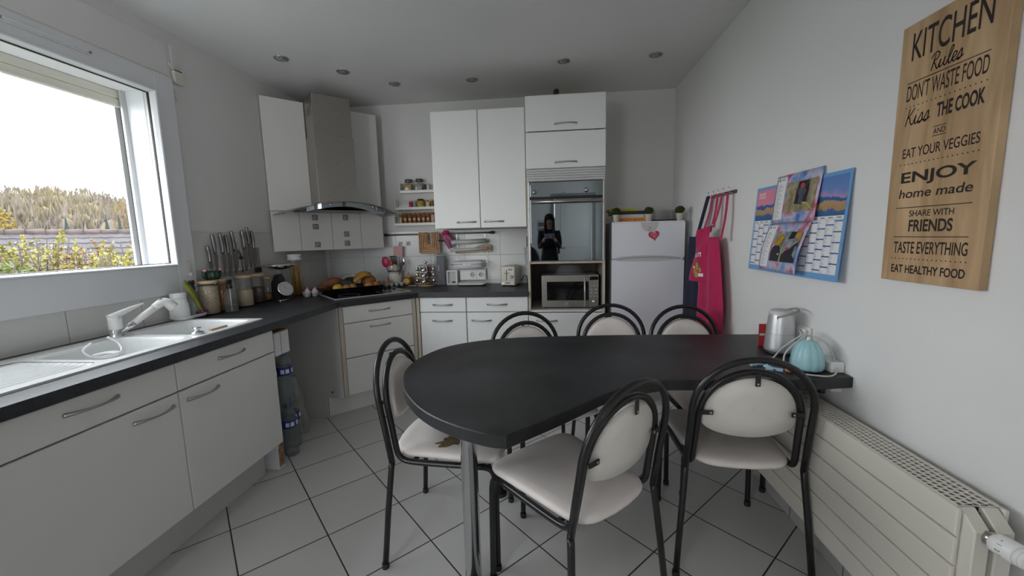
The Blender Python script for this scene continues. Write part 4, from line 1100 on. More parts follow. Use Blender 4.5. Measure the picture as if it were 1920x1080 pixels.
obj('week_bars', bm, mat('calendar_navy', (.06, .13, .32), .5), grid, recalc=False)
bm = new()
for c in range(NC):
    ua = .018+.964*c/NC
    for d_ in range(31):
        v = .066+d_*.0160
        cquad(bm, ua+.008, ua+.014+.016*((c*7+d_*3) % 5)/5, v, v+.0055, .0034)
    cquad(bm, ua+.014, ua+.052, .576, .588, .0036)
obj('date_print', bm, grey_m, grid, recalc=False)
bm = new(); tz_ = Vector((.028, 0, .405)).normalized()
add_text(bm, '2025', Vector(cpt(.045, .865, .0036)), (0, -1, 0), tz_, w=.062, h=.028, bold=.02); obj('year_print', bm, white_m, t, recalc=False)

t = thing('firefighter_calendar', 'red and blue firefighter calendar of two hanging pages over the big calendar', 'calendar', (WX-.03, 1.9, 1.115))
splash = bpy.data.materials.new('splash_print'); splash.use_nodes = True
n, l = splash.node_tree.nodes, splash.node_tree.links; b = n['Principled BSDF']; b.inputs['Roughness'].default_value = .45
geo = n.new('ShaderNodeNewGeometry'); nz = n.new('ShaderNodeTexNoise'); nz.inputs['Scale'].default_value = 14; nz.inputs['Detail'].default_value = 4; l.new(geo.outputs['Position'], nz.inputs['Vector'])
r1 = n.new('ShaderNodeValToRGB'); r1.color_ramp.elements[0].position = .30; r1.color_ramp.elements[0].color = (.05, .12, .42, 1); r1.color_ramp.elements[1].position = .72; r1.color_ramp.elements[1].color = (.42, .03, .07, 1)
for p_, c_ in ((.42, (.22, .34, .62)), (.52, (.50, .48, .60)), (.60, (.50, .22, .34))):
    e = r1.color_ramp.elements.new(p_); e.color = (*c_, 1)
l.new(nz.outputs['Fac'], r1.inputs[0]); l.new(r1.outputs[0], b.inputs['Base Color'])
def smoke(name, cols, scale, seed):
    m = bpy.data.materials.new(name); m.use_nodes = True
    n, l = m.node_tree.nodes, m.node_tree.links; b = n['Principled BSDF']; b.inputs['Roughness'].default_value = .45
    geo = n.new('ShaderNodeNewGeometry'); mp = n.new('ShaderNodeMapping'); mp.inputs['Location'].default_value = (seed, seed, seed); nz = n.new('ShaderNodeTexNoise'); nz.inputs['Scale'].default_value = scale; nz.inputs['Detail'].default_value = 3
    l.new(geo.outputs['Position'], mp.inputs[0]); l.new(mp.outputs[0], nz.inputs['Vector']); r = n.new('ShaderNodeValToRGB')
    r.color_ramp.elements[0].color = (*cols[0], 1); r.color_ramp.elements[0].position = .3; r.color_ramp.elements[1].color = (*cols[-1], 1); r.color_ramp.elements[1].position = .7
    for i, c in enumerate(cols[1:-1]): r.color_ramp.elements.new(.3+.4*(i+1)/(len(cols)-1)).color = (*c, 1)
    l.new(nz.outputs['Fac'], r.inputs[0]); l.new(r.outputs[0], b.inputs['Base Color']); return m
pic1 = smoke('smoky_picture', [(.16, .13, .07), (.28, .23, .13), (.42, .36, .24)], 34, 3)
pic2 = smoke('grey_picture', [(.10, .11, .14), (.24, .25, .28), (.42, .42, .44)], 30, 9)
suit_m = mat('print_dark', (.012, .013, .022), .5); helm_m = mat('print_gold', (.42, .25, .03), .4, var=.3, scale=50); ygreen = mat('print_yellow', (.45, .42, .10), .5); red_m = mat('print_red', (.5, .05, .05), .5)
def page(zt, zb, yl, yr, bulge, pic, kind, name, fold):
    """one sheet hanging from zt to zb, bellied out from the wall"""
    def f(u, v, d=0.0):
        z = zb+(zt-zb)*v; s = 1-v
        x = tilt_x(z)-.006-bulge*math.sin(PI*min(1, s*.62))-d - fold*u*s
        return (x, yl+(yr-yl)*u-.02*s*0, z)
    bm = new(); add_sheet(bm, f, 8, 10, .0012); sheet = obj(name, bm, splash, t)
    def patch(bm, u0, u1, v0, v1, d, nu=4, nv=4):
        g = [[bm.verts.new(f(u0+(u1-u0)*i/nu, v0+(v1-v0)*j/nv, d)) for j in range(nv+1)] for i in range(nu+1)]
        for i in range(nu):
            for j in range(nv): bm.faces.new((g[i][j], g[i+1][j], g[i+1][j+1], g[i][j+1]))
    def poly(bm, pts, d): bm.faces.new([bm.verts.new(f(a, b_, d)) for a, b_ in pts])
    def disc(bm, u, v, ru, rv, d, n=16): poly(bm, [(u+ru*math.cos(2*PI*k/n), v+rv*math.sin(2*PI*k/n)) for k in range(n)], d)
    bm = new(); patch(bm, .04, .26, .07, .95, .0018); col = obj('date_strip', bm, paper_m, sheet, recalc=False)
    bm = new(); patch(bm, .30, .95, .20, .82, .0018); obj('photograph', bm, pic, sheet, recalc=False)
    bm = new(); disc(bm, .085, .905, .025, .032, .0026); patch(bm, .13, .22, .895, .915, .0026)
    for k in range(28): patch(bm, .06, .12+.10*((k*5) % 7)/7, .10+.026*k, .108+.026*k, .0024, 2, 1)
    obj('strip_print', bm, grey_m, sheet, recalc=False)
    D, D2 = .0028, .0036
    if kind == 1:
        bm = new(); poly(bm, [(.52, .36), (.78, .36), (.80, .60), (.78, .80), (.56, .80), (.54, .60)], D); obj('figure_print', bm, suit_m, sheet, recalc=False)
        bm = new(); poly(bm, [(.61, .34), (.70, .34), (.72, .50), (.76, .60), (.70, .68), (.60, .68), (.57, .58), (.62, .50)], D2); poly(bm, [(.70, .66), (.79, .76), (.77, .78), (.68, .68)], D2); obj('figure_print', bm, mat('print_blue_grey', (.06, .07, .10), .5, var=.6, scale=120), sheet, recalc=False)
        bm = new(); disc(bm, .66, .71, .045, .05, D2+.0006); obj('helmet_print', bm, red_m, sheet, recalc=False)
        bm = new(); poly(bm, [(.70, .36), (.80, .33), (.88, .26), (.93, .21), (.95, .22), (.89, .29), (.81, .37), (.71, .39)], D2); obj('hose_print', bm, ygreen, sheet, recalc=False)
    else:
        bm = new(); poly(bm, [(.30, .21), (.55, .21), (.56, .40), (.50, .52), (.42, .56), (.33, .50), (.30, .40)], D); poly(bm, [(.60, .21), (.94, .21), (.94, .55), (.90, .62), (.78, .48), (.66, .42), (.60, .34)], D); poly(bm, [(.66, .66), (.94, .70), (.94, .81), (.68, .81)], D); obj('figure_print', bm, suit_m, sheet, recalc=False)
        bm = new(); poly(bm, [(.34, .56), (.44, .53), (.53, .58), (.56, .68), (.50, .77), (.41, .75), (.35, .66)], D2); poly(bm, [(.80, .70), (.94, .66), (.94, .81), (.82, .80)], D2); obj('helmet_print', bm, helm_m, sheet, recalc=False)
        bm = new(); disc(bm, .70, .47, .035, .035, D2+.0006); obj('helmet_print', bm, red_m, sheet, recalc=False)
        bm = new(); patch(bm, .575, .60, .21, .55, D2); poly(bm, [(.84, .56), (.92, .62), (.93, .64), (.85, .60)], D2); obj('stripe_print', bm, ygreen, sheet, recalc=False)
page(1.548, 1.335, 2.035, 1.716, .006, pic1, 1, 'upper_page', .006)
page(1.334, 1.118, 2.052, 1.745, .030, pic2, 2, 'lower_page', .012)

# ================================================================== hooks and aprons
t = thing('hook_rail', 'small dark rail of five metal hooks above the aprons', 'hook rail', (WX, 2.65, 1.53))
bm = new(); add_box(bm, WX-.010, WX, 2.47, 2.83, 1.522, 1.542, .003); obj('rail', bm, mat('dark_wood_strip', (.09, .06, .05), .6, var=.3, scale=30), t)
for k in range(5):
    y = 2.50+.075*k
    bm = new(); add_tube(bm, spline([(WX-.010, y, 1.528), (WX-.026, y, 1.524), (WX-.036, y, 1.535), (WX-.038, y, 1.556)], 4), .0035, 8); add_ball(bm, (WX-.038, y, 1.558), .005, u=8, v=6); obj('hook', bm, satin_m, t)
def hanging(yc, ztop, zbot, wt, wb, xo, amp, nf, ph, skew=0.0, nz=26, nu=44):
    """a sheet of cloth bunched by a hook: folds grow towards the hem"""
    def f(u, v):
        s = 1-v                                              # 0 at the hook, 1 at the hem
        w = wt+(wb-wt)*min(1, s*1.6)**.8
        y = yc+skew*s+w*(u-.5)
        x = WX-xo-.012*s+amp*(.35+.65*s)*math.sin(2*PI*nf*u+ph+1.3*s)*(.6+.4*math.sin(3*u+ph)) - .030*math.sin(PI*u)
        return (min(x, WX-.006), y, zbot+(ztop-zbot)*v-.012*math.sin(PI*2*u+ph)*s)
    bm = new(); add_sheet(bm, f, nu, nz, .003)
    return bm, f
t = thing('pink_apron', 'raspberry pink apron with a small printed motif on the right wall hooks', 'apron', (WX-.05, 2.66, .62))
bm, fP = hanging(2.655, 1.27, .60, .20, .43, .062, .018, 2.5, .4, .01); obj('skirt', bm, pink_m, t)
bm = new()
def bib(u, v): return (WX-.078-.050*u*(1.1-.35*v)-.012*math.sin(PI*u)+.008*math.sin(7*v+4*u)-.008*(1-v), 2.69+.135*(u-.5)*(1.1-.35*v)+.02*(1-v), .98+.36*v-.03*u*v)
add_sheet(bm, bib, 16, 18, .003); bb = obj('bib', bm, pink_m, t)
bm = new()
for ya, za, yb_, zb, xo in ((2.505, 1.525, 2.50, 1.25, .036), (2.585, 1.53, 2.62, 1.33, .036), (2.65, 1.535, 2.66, 1.30, .036), (2.72, 1.53, 2.745, 1.33, .040)):
    pts = spline([(WX-xo, ya, za), (WX-xo-.012, (ya+yb_)/2-.006, (za+zb)/2), (WX-xo-.032, yb_, zb)], 5)
    n_ = len(pts)
    L = [ring(bm, [(p.x, p.y-.013, p.z), (p.x, p.y+.013, p.z), (p.x-.003, p.y+.013, p.z), (p.x-.003, p.y-.013, p.z)]) for p in pts]
    for a, b_ in zip(L, L[1:]): bridge(bm, a, b_, False)
    cap(bm, L[0]); cap(bm, L[-1], True)
obj('neck_strap', bm, pink_m, t)
bm = new()
for y, z in ((2.627, 1.345), (2.504, 1.31)): add_box(bm, WX-.078, WX-.070, y-.017, y+.017, z-.004, z+.004, .001)
obj('strap_buckle', bm, satin_m, t)
def bq(bm, u0, u1, v0, v1):
    g = [[bm.verts.new(Vector(bib(u0+(u1-u0)*i/3, v0+(v1-v0)*j/3))+Vector((-.0050, 0, 0))) for j in range(4)] for i in range(4)]
    for i in range(3):
        for j in range(3): bm.faces.new((g[i][j], g[i][j+1], g[i+1][j+1], g[i+1][j]))
bm = new()
for a, b_, c, d_ in ((.26, .31, .47, .55), (.31, .40, .47, .49), (.40, .45, .47, .55), (.52, .57, .47, .55), (.57, .66, .53, .55), (.66, .71, .47, .55), (.14, .18, .48, .55)): bq(bm, 1-b_, 1-a, c, d_)
bq(bm, .22, .44, .10, .16); bq(bm, .60, .70, .26, .30); obj('white_print', bm, white_m, bb, recalc=False)
bm = new()
for a, b_, c, d_ in ((.42, .54, .22, .36), (.56, .66, .16, .28), (.46, .60, .08, .20), (.30, .40, .18, .26)): bq(bm, a, b_, c, d_)
obj('gold_print', bm, mat('print_ochre', (.45, .28, .05), .7), bb, recalc=False)
bm = new()
for a, b_, c, d_ in ((.44, .52, .36, .41), (.34, .42, .26, .33), (.60, .68, .12, .16)): bq(bm, a, b_, c, d_)
obj('green_print', bm, mat('print_olive', (.08, .16, .07), .7), bb, recalc=False)
t = thing('navy_apron', 'dark navy apron hanging on the hooks nearest the fridge', 'apron', (WX-.05, 2.86, .70))
bm, _f = hanging(2.955, 1.27, .66, .20, .36, .055, .014, 1.8, 2.1, .01); obj('cloth', bm, navy_m, t)
bm = new()
L = []
for p in spline([(WX-.037, 2.795, 1.535), (WX-.055, 2.835, 1.40), (WX-.070, 2.90, 1.24)], 5): L.append(ring(bm, [(p.x, p.y-.028, p.z), (p.x, p.y+.028, p.z), (p.x-.004, p.y+.028, p.z), (p.x-.008, p.y, p.z), (p.x-.004, p.y-.028, p.z)]))
for a, b_ in zip(L, L[1:]): bridge(bm, a, b_, False)
cap(bm, L[0]); cap(bm, L[-1], True)
obj('neck_strap', bm, navy_m, t)

# ================================================================== things on the table by the wall
t = thing('speaker', 'silver cylindrical bluetooth speaker with a carry loop on the table', 'speaker', (.997, 1.80, TZ))
sc_ = (.997, 1.80, TZ)
bm = new(); add_lathe(bm, [(.058, .0), (.060, .003), (.060, .010), (.057, .014)], sc_, 36); obj('base', bm, black_m, t)
bm = new(); add_lathe(bm, [(.057, .012), (.0595, .018), (.0590, .030), (.0545, .090), (.0505, .140), (.0465, .172)], sc_, 40, capb=False, capt=False); obj('grille_body', bm, alu_m, t)
bm = new(); add_lathe(bm, [(.0547, .0895), (.0548, .0905)], sc_, 40, capb=False, capt=False); obj('seam', bm, grey_m, t)
bm = new(); add_lathe(bm, [(.0466, .171), (.0455, .184), (.040, .190), (.0, .190)], sc_, 36, capb=False); obj('top_panel', bm, lgrey_m, t)
bm = new(); add_tube(bm, spline([(.965, 1.762, TZ+.165), (.985, 1.735, TZ+.180), (1.030, 1.74, TZ+.196), (1.052, 1.79, TZ+.198), (1.045, 1.84, TZ+.185)], 6), .0038, 8); obj('carry_loop', bm, grey_m, t)
bm = new(); add_lathe(bm, [(.008, 0), (.008, .004), (.003, .006)], M=frame_M((.964, 1.765, TZ+.163), Vector((.65, -.76, 0)).cross(Vector((0, 0, 1))), (0, 0, 1), Vector((-.65, -.76, 0))), seg=14); obj('rivet', bm, satin_m, t)
def fl(a, z): return .055*abs(math.cos(6*a))-.02
t = thing('aroma_diffuser', 'pale teal fluted ceramic diffuser on the table end', 'diffuser', (.985, 1.575, TZ))
bm = new(); add_lathe(bm, [(.046, .0), (.047, .003), (.047, .006)], (.975, 1.575, TZ), 30); obj('base', bm, black_m, t)
bm = new(); add_lathe(bm, [(.050, .005), (.053, .012), (.053, .035), (.050, .060), (.043, .085), (.031, .104), (.016, .114), (.0, .117)], (.975, 1.575, TZ), 72, flute=fl); obj('body', bm, teal_m, t)
bm = new(); add_lathe(bm, [(.006, .112), (.007, .122), (.004, .128), (0, .129)], (.975, 1.575, TZ), 12); obj('finial', bm, white_m, t)
bm = new()
pts = spline([(1.066, 1.795, TZ+.115), (1.050, 1.76, TZ+.110), (1.035, 1.70, TZ+.080), (1.020, 1.66, TZ+.128), (.99, 1.615, TZ+.126), (.955, 1.60, TZ+.108), (.905, 1.595, TZ+.055), (.895, 1.57, TZ+.008), (.905, 1.53, TZ+.005), (.95, 1.495, TZ+.005), (1.01, 1.49, TZ+.005), (1.055, 1.535, TZ+.02), (1.052, 1.58, TZ+.09), (1.02, 1.60, TZ+.118), (.98, 1.625, TZ+.124)], 7)
add_tube(bm, pts, .0032, 8)
add_tube(bm, spline([(.98, 1.625, TZ+.124), (.93, 1.66, TZ+.06), (.90, 1.68, TZ+.006), (.86, 1.70, TZ+.004), (.87, 1.66, TZ+.004), (.93, 1.61, TZ+.004)], 6), .0032, 8)
single('power_cord', bm, mat('cord_grey', (.55, .55, .53), .5), 'light grey power cord looped over the teal diffuser', 'cord', base=(.975, 1.6, TZ))
t = thing('socket_strip', 'white plug strip on the table against the wall, right of the diffuser', 'plug strip', (1.055, 1.60, TZ))
bm = new(); add_box(bm, 1.035, 1.083, 1.535, 1.67, TZ, TZ+.040, .004); obj('housing', bm, white_m, t)
bm = new(); add_box(bm, 1.033, 1.036, 1.545, 1.66, TZ+.006, TZ+.034, .002); obj('side_plate', bm, lgrey_m, t)
t = thing('wall_plug', 'white plug adapter in the wall socket behind the silver speaker', 'plug', (1.065, 1.79, TZ+.09))
bm = new(); add_box(bm, 1.073, WX, 1.73, 1.81, TZ+.045, TZ+.125, .004); obj('socket_plate', bm, white_m, t)
bm = new(); add_box(bm, 1.058, 1.073, 1.742, 1.795, TZ+.05, TZ+.118, .004); obj('adapter', bm, white_m, t)
t = thing('red_card', 'small red card standing behind the silver speaker', 'card', (1.0, 1.90, TZ))
bm = new(); add_box(bm, .960, .992, 1.905, 1.908, TZ, TZ+.105, .001, M=None); obj('card', bm, red_m, t)
bm = new(); add_box(bm, .965, .987, 1.9045, 1.9052, TZ+.05, TZ+.06); obj('white_band', bm, white_m, t)
blue_m = mat('pale_blue_plastic', (.42, .62, .76), .4)
def peg(x, y, rz, label, up=False):
    t = thing('clothes_peg', label, 'peg', (x, y, TZ), rz, 'pale blue clips on the table')
    if up:
        bm = new(); add_tube(bm, [(0, 0, .003), (.004, 0, .030)], .0045, 8); obj('arm', bm, blue_m, t, local=True)
        bm = new(); add_box(bm, -.014, .014, -.008, .008, .0, .010, .003); obj('jaw', bm, blue_m, t, local=True)
    else:
        bm = new(); add_box(bm, -.028, .028, -.006, -.001, .001, .012, .002); obj('arm', bm, blue_m, t, local=True)
        bm = new(); add_box(bm, -.028, .028, .001, .006, .001, .012, .002); obj('arm', bm, blue_m, t, local=True)
        bm = new(); add_tube(bm, [(0, -.008, .0065), (0, .008, .0065)], .004, 8); obj('spring', bm, satin_m, t, local=True)
peg(.812, 1.612, .3, 'pale blue clip lying farthest from the diffuser')
peg(.842, 1.592, 1.9, 'pale blue clip with an upright arm, middle of the cluster', True)
peg(.848, 1.556, 2.6, 'pale blue clip lying nearest the orange figurine')
t = thing('orange_figurine', 'small orange toy lying next to the pale blue clips', 'toy', (.892, 1.536, TZ))
bm = new(); add_ball(bm, (.892, 1.536, TZ+.012), .016, .012, .012, 12, 8, noise=.08); obj('body', bm, mat('orange_toy', (.60, .24, .12), .5, var=.3, scale=90), t)
bm = new(); add_ball(bm, (.908, 1.524, TZ+.010), .010, u=10, v=8); obj('head', bm, mat('peach_toy', (.66, .36, .24), .5), t)
# ================================================================== worktop things, left side
Z = WT1
def fill_mat(name, c0, c1, sc): 
    m = mat(name, [(a+b)/2 for a, b in zip(c0, c1)], .7, var=.0)
    n, l = m.node_tree.nodes, m.node_tree.links; b = n['Principled BSDF']
    tc = n.new('ShaderNodeTexCoord'); v = n.new('ShaderNodeTexVoronoi'); v.inputs['Scale'].default_value = sc
    l.new(tc.outputs['Object'], v.inputs['Vector']); r = n.new('ShaderNodeValToRGB'); r.color_ramp.elements[0].color = (*c0, 1); r.color_ramp.elements[1].color = (*c1, 1)
    l.new(v.outputs['Color'], r.inputs[0]); l.new(r.outputs[0], b.inputs['Base Color']); return m
def storage_jar(x, y, r, h, fill, fm, label, clip=False):
    t = thing('storage_jar', label, 'jar', (x, y, Z), 0, 'glass jars with wooden lids by the window')
    bm = new(); add_lathe(bm, [(r-.008, .0), (r-.001, .004), (r, .010), (r, h-.004), (r-.002, h)], (x, y, Z), 28, capt=False); obj('glass', bm, jar_m, t)
    bm = new(); add_lathe(bm, [(r-.010, .006), (r-.004, .010), (r-.004, fill*.97), (r-.012, fill), (r*.5, fill+.003)], (x, y, Z), 26); f = obj('contents', bm, fm, t)
    bm = new(); add_lathe(bm, [(r-.001, h), (r+.002, h+.002), (r+.002, h+.015), (r-.002, h+.018)], (x, y, Z), 28); obj('lid', bm, bamboo_m, t)
    if clip:
        bm = new(); add_tube(bm, [(x+(r+.002)*math.cos(2*PI*k/30), y+(r+.002)*math.sin(2*PI*k/30), Z+h-.012) for k in range(30)], .0018, 6, closed=True)
        add_tube(bm, [(x+r, y-.006, Z+h-.012), (x+r+.008, y-.006, Z+h+.004), (x+r+.008, y+.006, Z+h+.004), (x+r, y+.006, Z+h-.012)], .0016, 6); obj('wire_clip', bm, satin_m, t)
oats = fill_mat('oat_flakes', (.40, .30, .20), (.66, .55, .42), 150); lent = fill_mat('orange_lentils', (.28, .10, .03), (.46, .20, .07), 160)
cous = fill_mat('pale_couscous', (.46, .37, .26), (.62, .52, .40), 220); dark = fill_mat('dark_seeds', (.05, .035, .03), (.14, .10, .08), 200); sugar = fill_mat('brown_sugar', (.30, .15, .06), (.42, .24, .11), 200)
storage_jar(-2.083, 2.238, .052, .190, .178, oats, 'tall glass jar of pale oat flakes with wooden lid and wire clip', True)
storage_jar(-2.100, 2.352, .045, .190, .172, lent, 'glass jar of orange lentils with wooden lid, second from the window', True)
storage_jar(-2.080, 2.520, .052, .195, .115, cous, 'glass jar two thirds full of pale grain with wooden lid')
storage_jar(-2.096, 2.668, .042, .192, .115, dark, 'glass jar half full of dark seeds with wooden lid')
storage_jar(-2.100, 2.770, .038, .162, .055, sugar, 'shorter glass jar with a little brown sugar and wooden lid')
t = thing('cactus_pot', 'dark green cactus ornament with a pink flower on top of the jar lids', 'cactus ornament', (-2.10, 2.30, Z+.208))
zc = Z+.2085
bm = new(); add_lathe(bm, [(.024, .0), (.036, .006), (.043, .024), (.040, .044), (.026, .056), (.0, .058)], (-2.095, 2.288, zc), 40, flute=lambda a, z: .10*math.cos(10*a)); obj('body', bm, mat('cactus_green', (.012, .05, .028), .4, var=.3, scale=30), t)
bm = new()
for s in (-1, 1):
    add_tube(bm, spline([(-2.095, 2.288+s*.036, zc+.022), (-2.095, 2.288+s*.056, zc+.024), (-2.095, 2.288+s*.058, zc+.044)], 4), .011, 10); add_ball(bm, (-2.095, 2.288+s*.058, zc+.046), .011, u=10, v=8)
obj('arm', bm, MATS['cactus_green'], t)
for k in range(7):
    pass
bm = new()
for k in range(7): a = 2*PI*k/7; add_tube(bm, [(-2.095+.010*math.cos(a), 2.288+.010*math.sin(a), zc+.054), (-2.095+.020*math.cos(a), 2.288+.020*math.sin(a), zc+.072)], [.002, .0006], 5)
obj('spines', bm, mat('spine_cream', (.45, .42, .30), .6), t)
bm = new()
for s, dz in ((1, .060), (-1, .060)): add_ball(bm, (-2.085, 2.288+s*.058, zc+dz), .010, .010, .008, 10, 6, noise=.1)
obj('flower', bm, mat('flower_pink', (.70, .30, .38), .6), t)
def pump_bottle(x, y, label, body, square, glassm, Z=WT1):
    t = thing('soap_bottle', label, 'soap dispenser', (x, y, Z), .3, 'pump bottles by the jars')
    bm = new()
    if square:
        o = rpoly([(-.027, -.027), (.027, -.027), (.027, .027), (-.027, .027)], .008, 4)
        o = [(p[0]+x, p[1]+y) for p in o]
        add_pad(bm, o, [(.9, Z), (1, Z+.004), (1, Z+.115), (.9, Z+.130), (.45, Z+.145), (.40, Z+.155)])
    else: add_lathe(bm, [(.024, 0), (.027, .004), (.027, .120), (.020, .138), (.012, .148), (.011, .156)], (x, y, Z), 22)
    obj('bottle', bm, glassm, t)
    bm = new()
    if square: add_pad(bm, [(p[0]*1+0, p[1]) for p in [(q[0], q[1]) for q in o]], [(.88, Z+.004), (.92, Z+.006), (.92, Z+.040)])
    else: add_lathe(bm, [(.022, .004), (.0245, .006), (.0245, .100)], (x, y, Z), 20)
    obj('soap', bm, body, t)
    bm = new(); add_tube(bm, [(x, y, Z+.006), (x, y, Z+.155)], .0035, 8); obj('dip_tube', bm, white_m, t)
    bm = new(); add_lathe(bm, [(.015, .150), (.016, .154), (.016, .168), (.012, .172), (.0125, .180), (.0155, .184), (.0155, .204), (.012, .207), (.0, .207)], (x, y, Z), 18)
    add_tube(bm, [(x, y, Z+.196), (x+.010, y-.026, Z+.197), (x+.012, y-.034, Z+.188)], .005, 8); obj('pump', bm, black_m, t)
pump_bottle(-2.010, 2.315, 'square clear soap bottle with a black pump in front of the lentil jar', glass_mat('clear_soap', (.80, .82, .82), .08, .05, .12, (.5, .52, .52)), True, plas_m)
pump_bottle(-2.092, 2.136, 'round soap bottle with a black pump beside the green leaf on the white dish', mat('green_soap', (.45, .58, .55), .3), False, plas_m, ZT+.0075)
ZD = ZT+.0006
t = thing('white_dish', 'long white dish by the sink holding the white pot', 'dish', (-2.09, 2.09, ZD))
o = rpoly([(-2.125, 1.985), (-2.035, 1.985), (-2.035, 2.185), (-2.125, 2.185)], .04, 6)
bm = new(); add_pad(bm, o, [(.80, ZD), (.86, ZD+.002), (1.0, ZD+.020), (.985, ZD+.0205), (.84, ZD+.006), (.3, ZD+.005)]); obj('bowl', bm, white_m, t)
t = thing('white_pot', 'white lidded ceramic pot standing on the dish behind the tap', 'pot', (-2.085, 2.035, ZD+.006))
bm = new(); add_lathe(bm, [(.040, .006), (.047, .012), (.047, .050), (.043, .095), (.036, .118), (.036, .122)], (-2.085, 2.035, ZD), 28); obj('body', bm, sink_m, t)
bm = new(); add_lathe(bm, [(.038, .122), (.0385, .126), (.0385, .148), (.034, .152), (.0, .153)], (-2.085, 2.035, ZD), 28); obj('lid', bm, sink_m, t)
t = thing('leaf_spoon', 'yellow-green leaf-shaped scoop leaning upright in the white dish', 'scoop', (-2.07, 2.12, ZD+.006))
bm = new()
cp_ = spline([(-2.036, 2.135, ZD+.022), (-2.044, 2.124, ZD+.06), (-2.056, 2.106, ZD+.13), (-2.068, 2.086, ZD+.19), (-2.074, 2.073, ZD+.222)], 5); n_ = len(cp_)
L = []
for i, p in enumerate(cp_):
    s = i/(n_-1); w = .006+.016*math.sin(PI*min(1, max(0, (s-.15)/.85)))**.8*(1 if s < .97 else .3)
    L.append(ring(bm, [(p.x-.002, p.y-w, p.z), (p.x+.005, p.y, p.z), (p.x-.002, p.y+w, p.z), (p.x-.006, p.y, p.z)]))
for a, b in zip(L, L[1:]): bridge(bm, a, b)
cap(bm, L[0]); cap(bm, L[-1], True)
obj('blade', bm, mat('leaf_olive', (.27, .28, .035), .5, var=.4, scale=14), t)
bm = new()
for k in range(26):
    add_ball(bm, (-2.055+random.uniform(-.010, .014), 2.150+random.uniform(-.035, .028), ZD+.020+random.uniform(0, .010)), random.uniform(.005, .009), u=6, v=5, noise=.2)
single('purple_scourer', bm, mat('scourer_purple', (.22, .05, .20), .9, var=.5, scale=120), 'purple scouring pad in the right part of the white dish', 'scouring pad', base=(-2.05, 2.15, ZD+.008))

# knives on the wall strip
t = thing('knife_strip', 'magnetic strip low on the tiled wall that carries the knives', 'knife rack', (LX+.012, 2.54, 1.17))
bm = new(); add_box(bm, LX+.0101, LX+.022, 2.30, 2.80, 1.085, 1.115, .002); obj('strip', bm, grey_m, t)
KN = [(2.336, 1.290, .108, .100, .018, 'shortest steel-handled knife, leftmost on the wall strip'), (2.380, 1.362, .125, .13, .020, 'second steel-handled knife from the left on the strip'), (2.443, 1.372, .135, .15, .022, 'third steel-handled knife from the left on the strip'),
      (2.488, 1.360, .130, .15, .030, 'fourth steel-handled knife from the left, broad blade'), (2.540, 1.386, .132, .16, .036, 'fifth steel-handled knife from the left, tall handle'),
      (2.634, 1.392, .128, .16, .034, 'third steel-handled knife from the right end of the strip'), (2.680, 1.413, .125, .17, .030, 'steel-handled knife with the highest handle on the strip'), (2.724, 1.388, .130, .13, .026, 'steel-handled knife second from the right, before the cleaver')]
knf_m = mat('knife_steel', (.26, .25, .25), .34, 1.0)
def knife(y, zt, hl, bl, bw, label):
    t = thing('kitchen_knife', label, 'knife', (LX+.030, y, zt), 0, 'knives on the magnetic strip')
    x = LX+.0275
    bm = new(); pts = spline([(x, y-.006, zt), (x, y-.002, zt-hl*.2), (x, y+.004, zt-hl*.55), (x, y+.004, zt-hl)], 5); n_ = len(pts)
    add_tube(bm, pts, [.0085+.0035*math.sin(PI*i/(n_-1)) for i in range(n_)], 10); obj('handle', bm, knf_m, t)
    bm = new(); zb = zt-hl
    P = [(y+.000-.004, zb+.004), (y+.012, zb+.004), (y+.010+bw*.7, zb-.012), (y+bw*.8, zb-bl*.65), (y+.004, zb-bl), (y-.004, zb-bl*.9)]
    add_prism(bm, P, x-.001, x+.0015, M=frame_M((0, 0, 0), (0, 1, 0), (0, 0, 1), (1, 0, 0))); obj('blade', bm, knf_m, t)
for a in KN: knife(*a)
t = thing('cleaver', 'wide rectangular steel cleaver blade at the right end of the wall strip', 'cleaver', (LX+.03, 2.75, 1.26))
bm = new(); add_box(bm, LX+.024, LX+.0255, 2.715, 2.782, 1.115, 1.268, .0005); obj('blade', bm, grey_m, t)
bm = new(); add_box(bm, LX+.020, LX+.036, 2.72, 2.775, 1.085, 1.125, .004); obj('handle', bm, black_m, t)
t = thing('kitchen_scissors', 'steel peeler hanging between the two groups of knives', 'peeler', (LX+.03, 2.575, 1.31))
bm = new(); pts = [(LX+.030, 2.560, 1.315), (LX+.030, 2.578, 1.26), (LX+.030, 2.592, 1.21)]; add_tube(bm, pts, [.004, .008, .005], 8); obj('handle', bm, satin_m, t)
bm = new(); add_lathe(bm, [(.004, 0), (.012, .006), (.013, .016), (.004, .024)], (LX+.030, 2.596, 1.190), 10); add_tube(bm, [(LX+.03, 2.596, 1.19), (LX+.03, 2.598, 1.10)], .003, 6); obj('collar', bm, black_m, t)

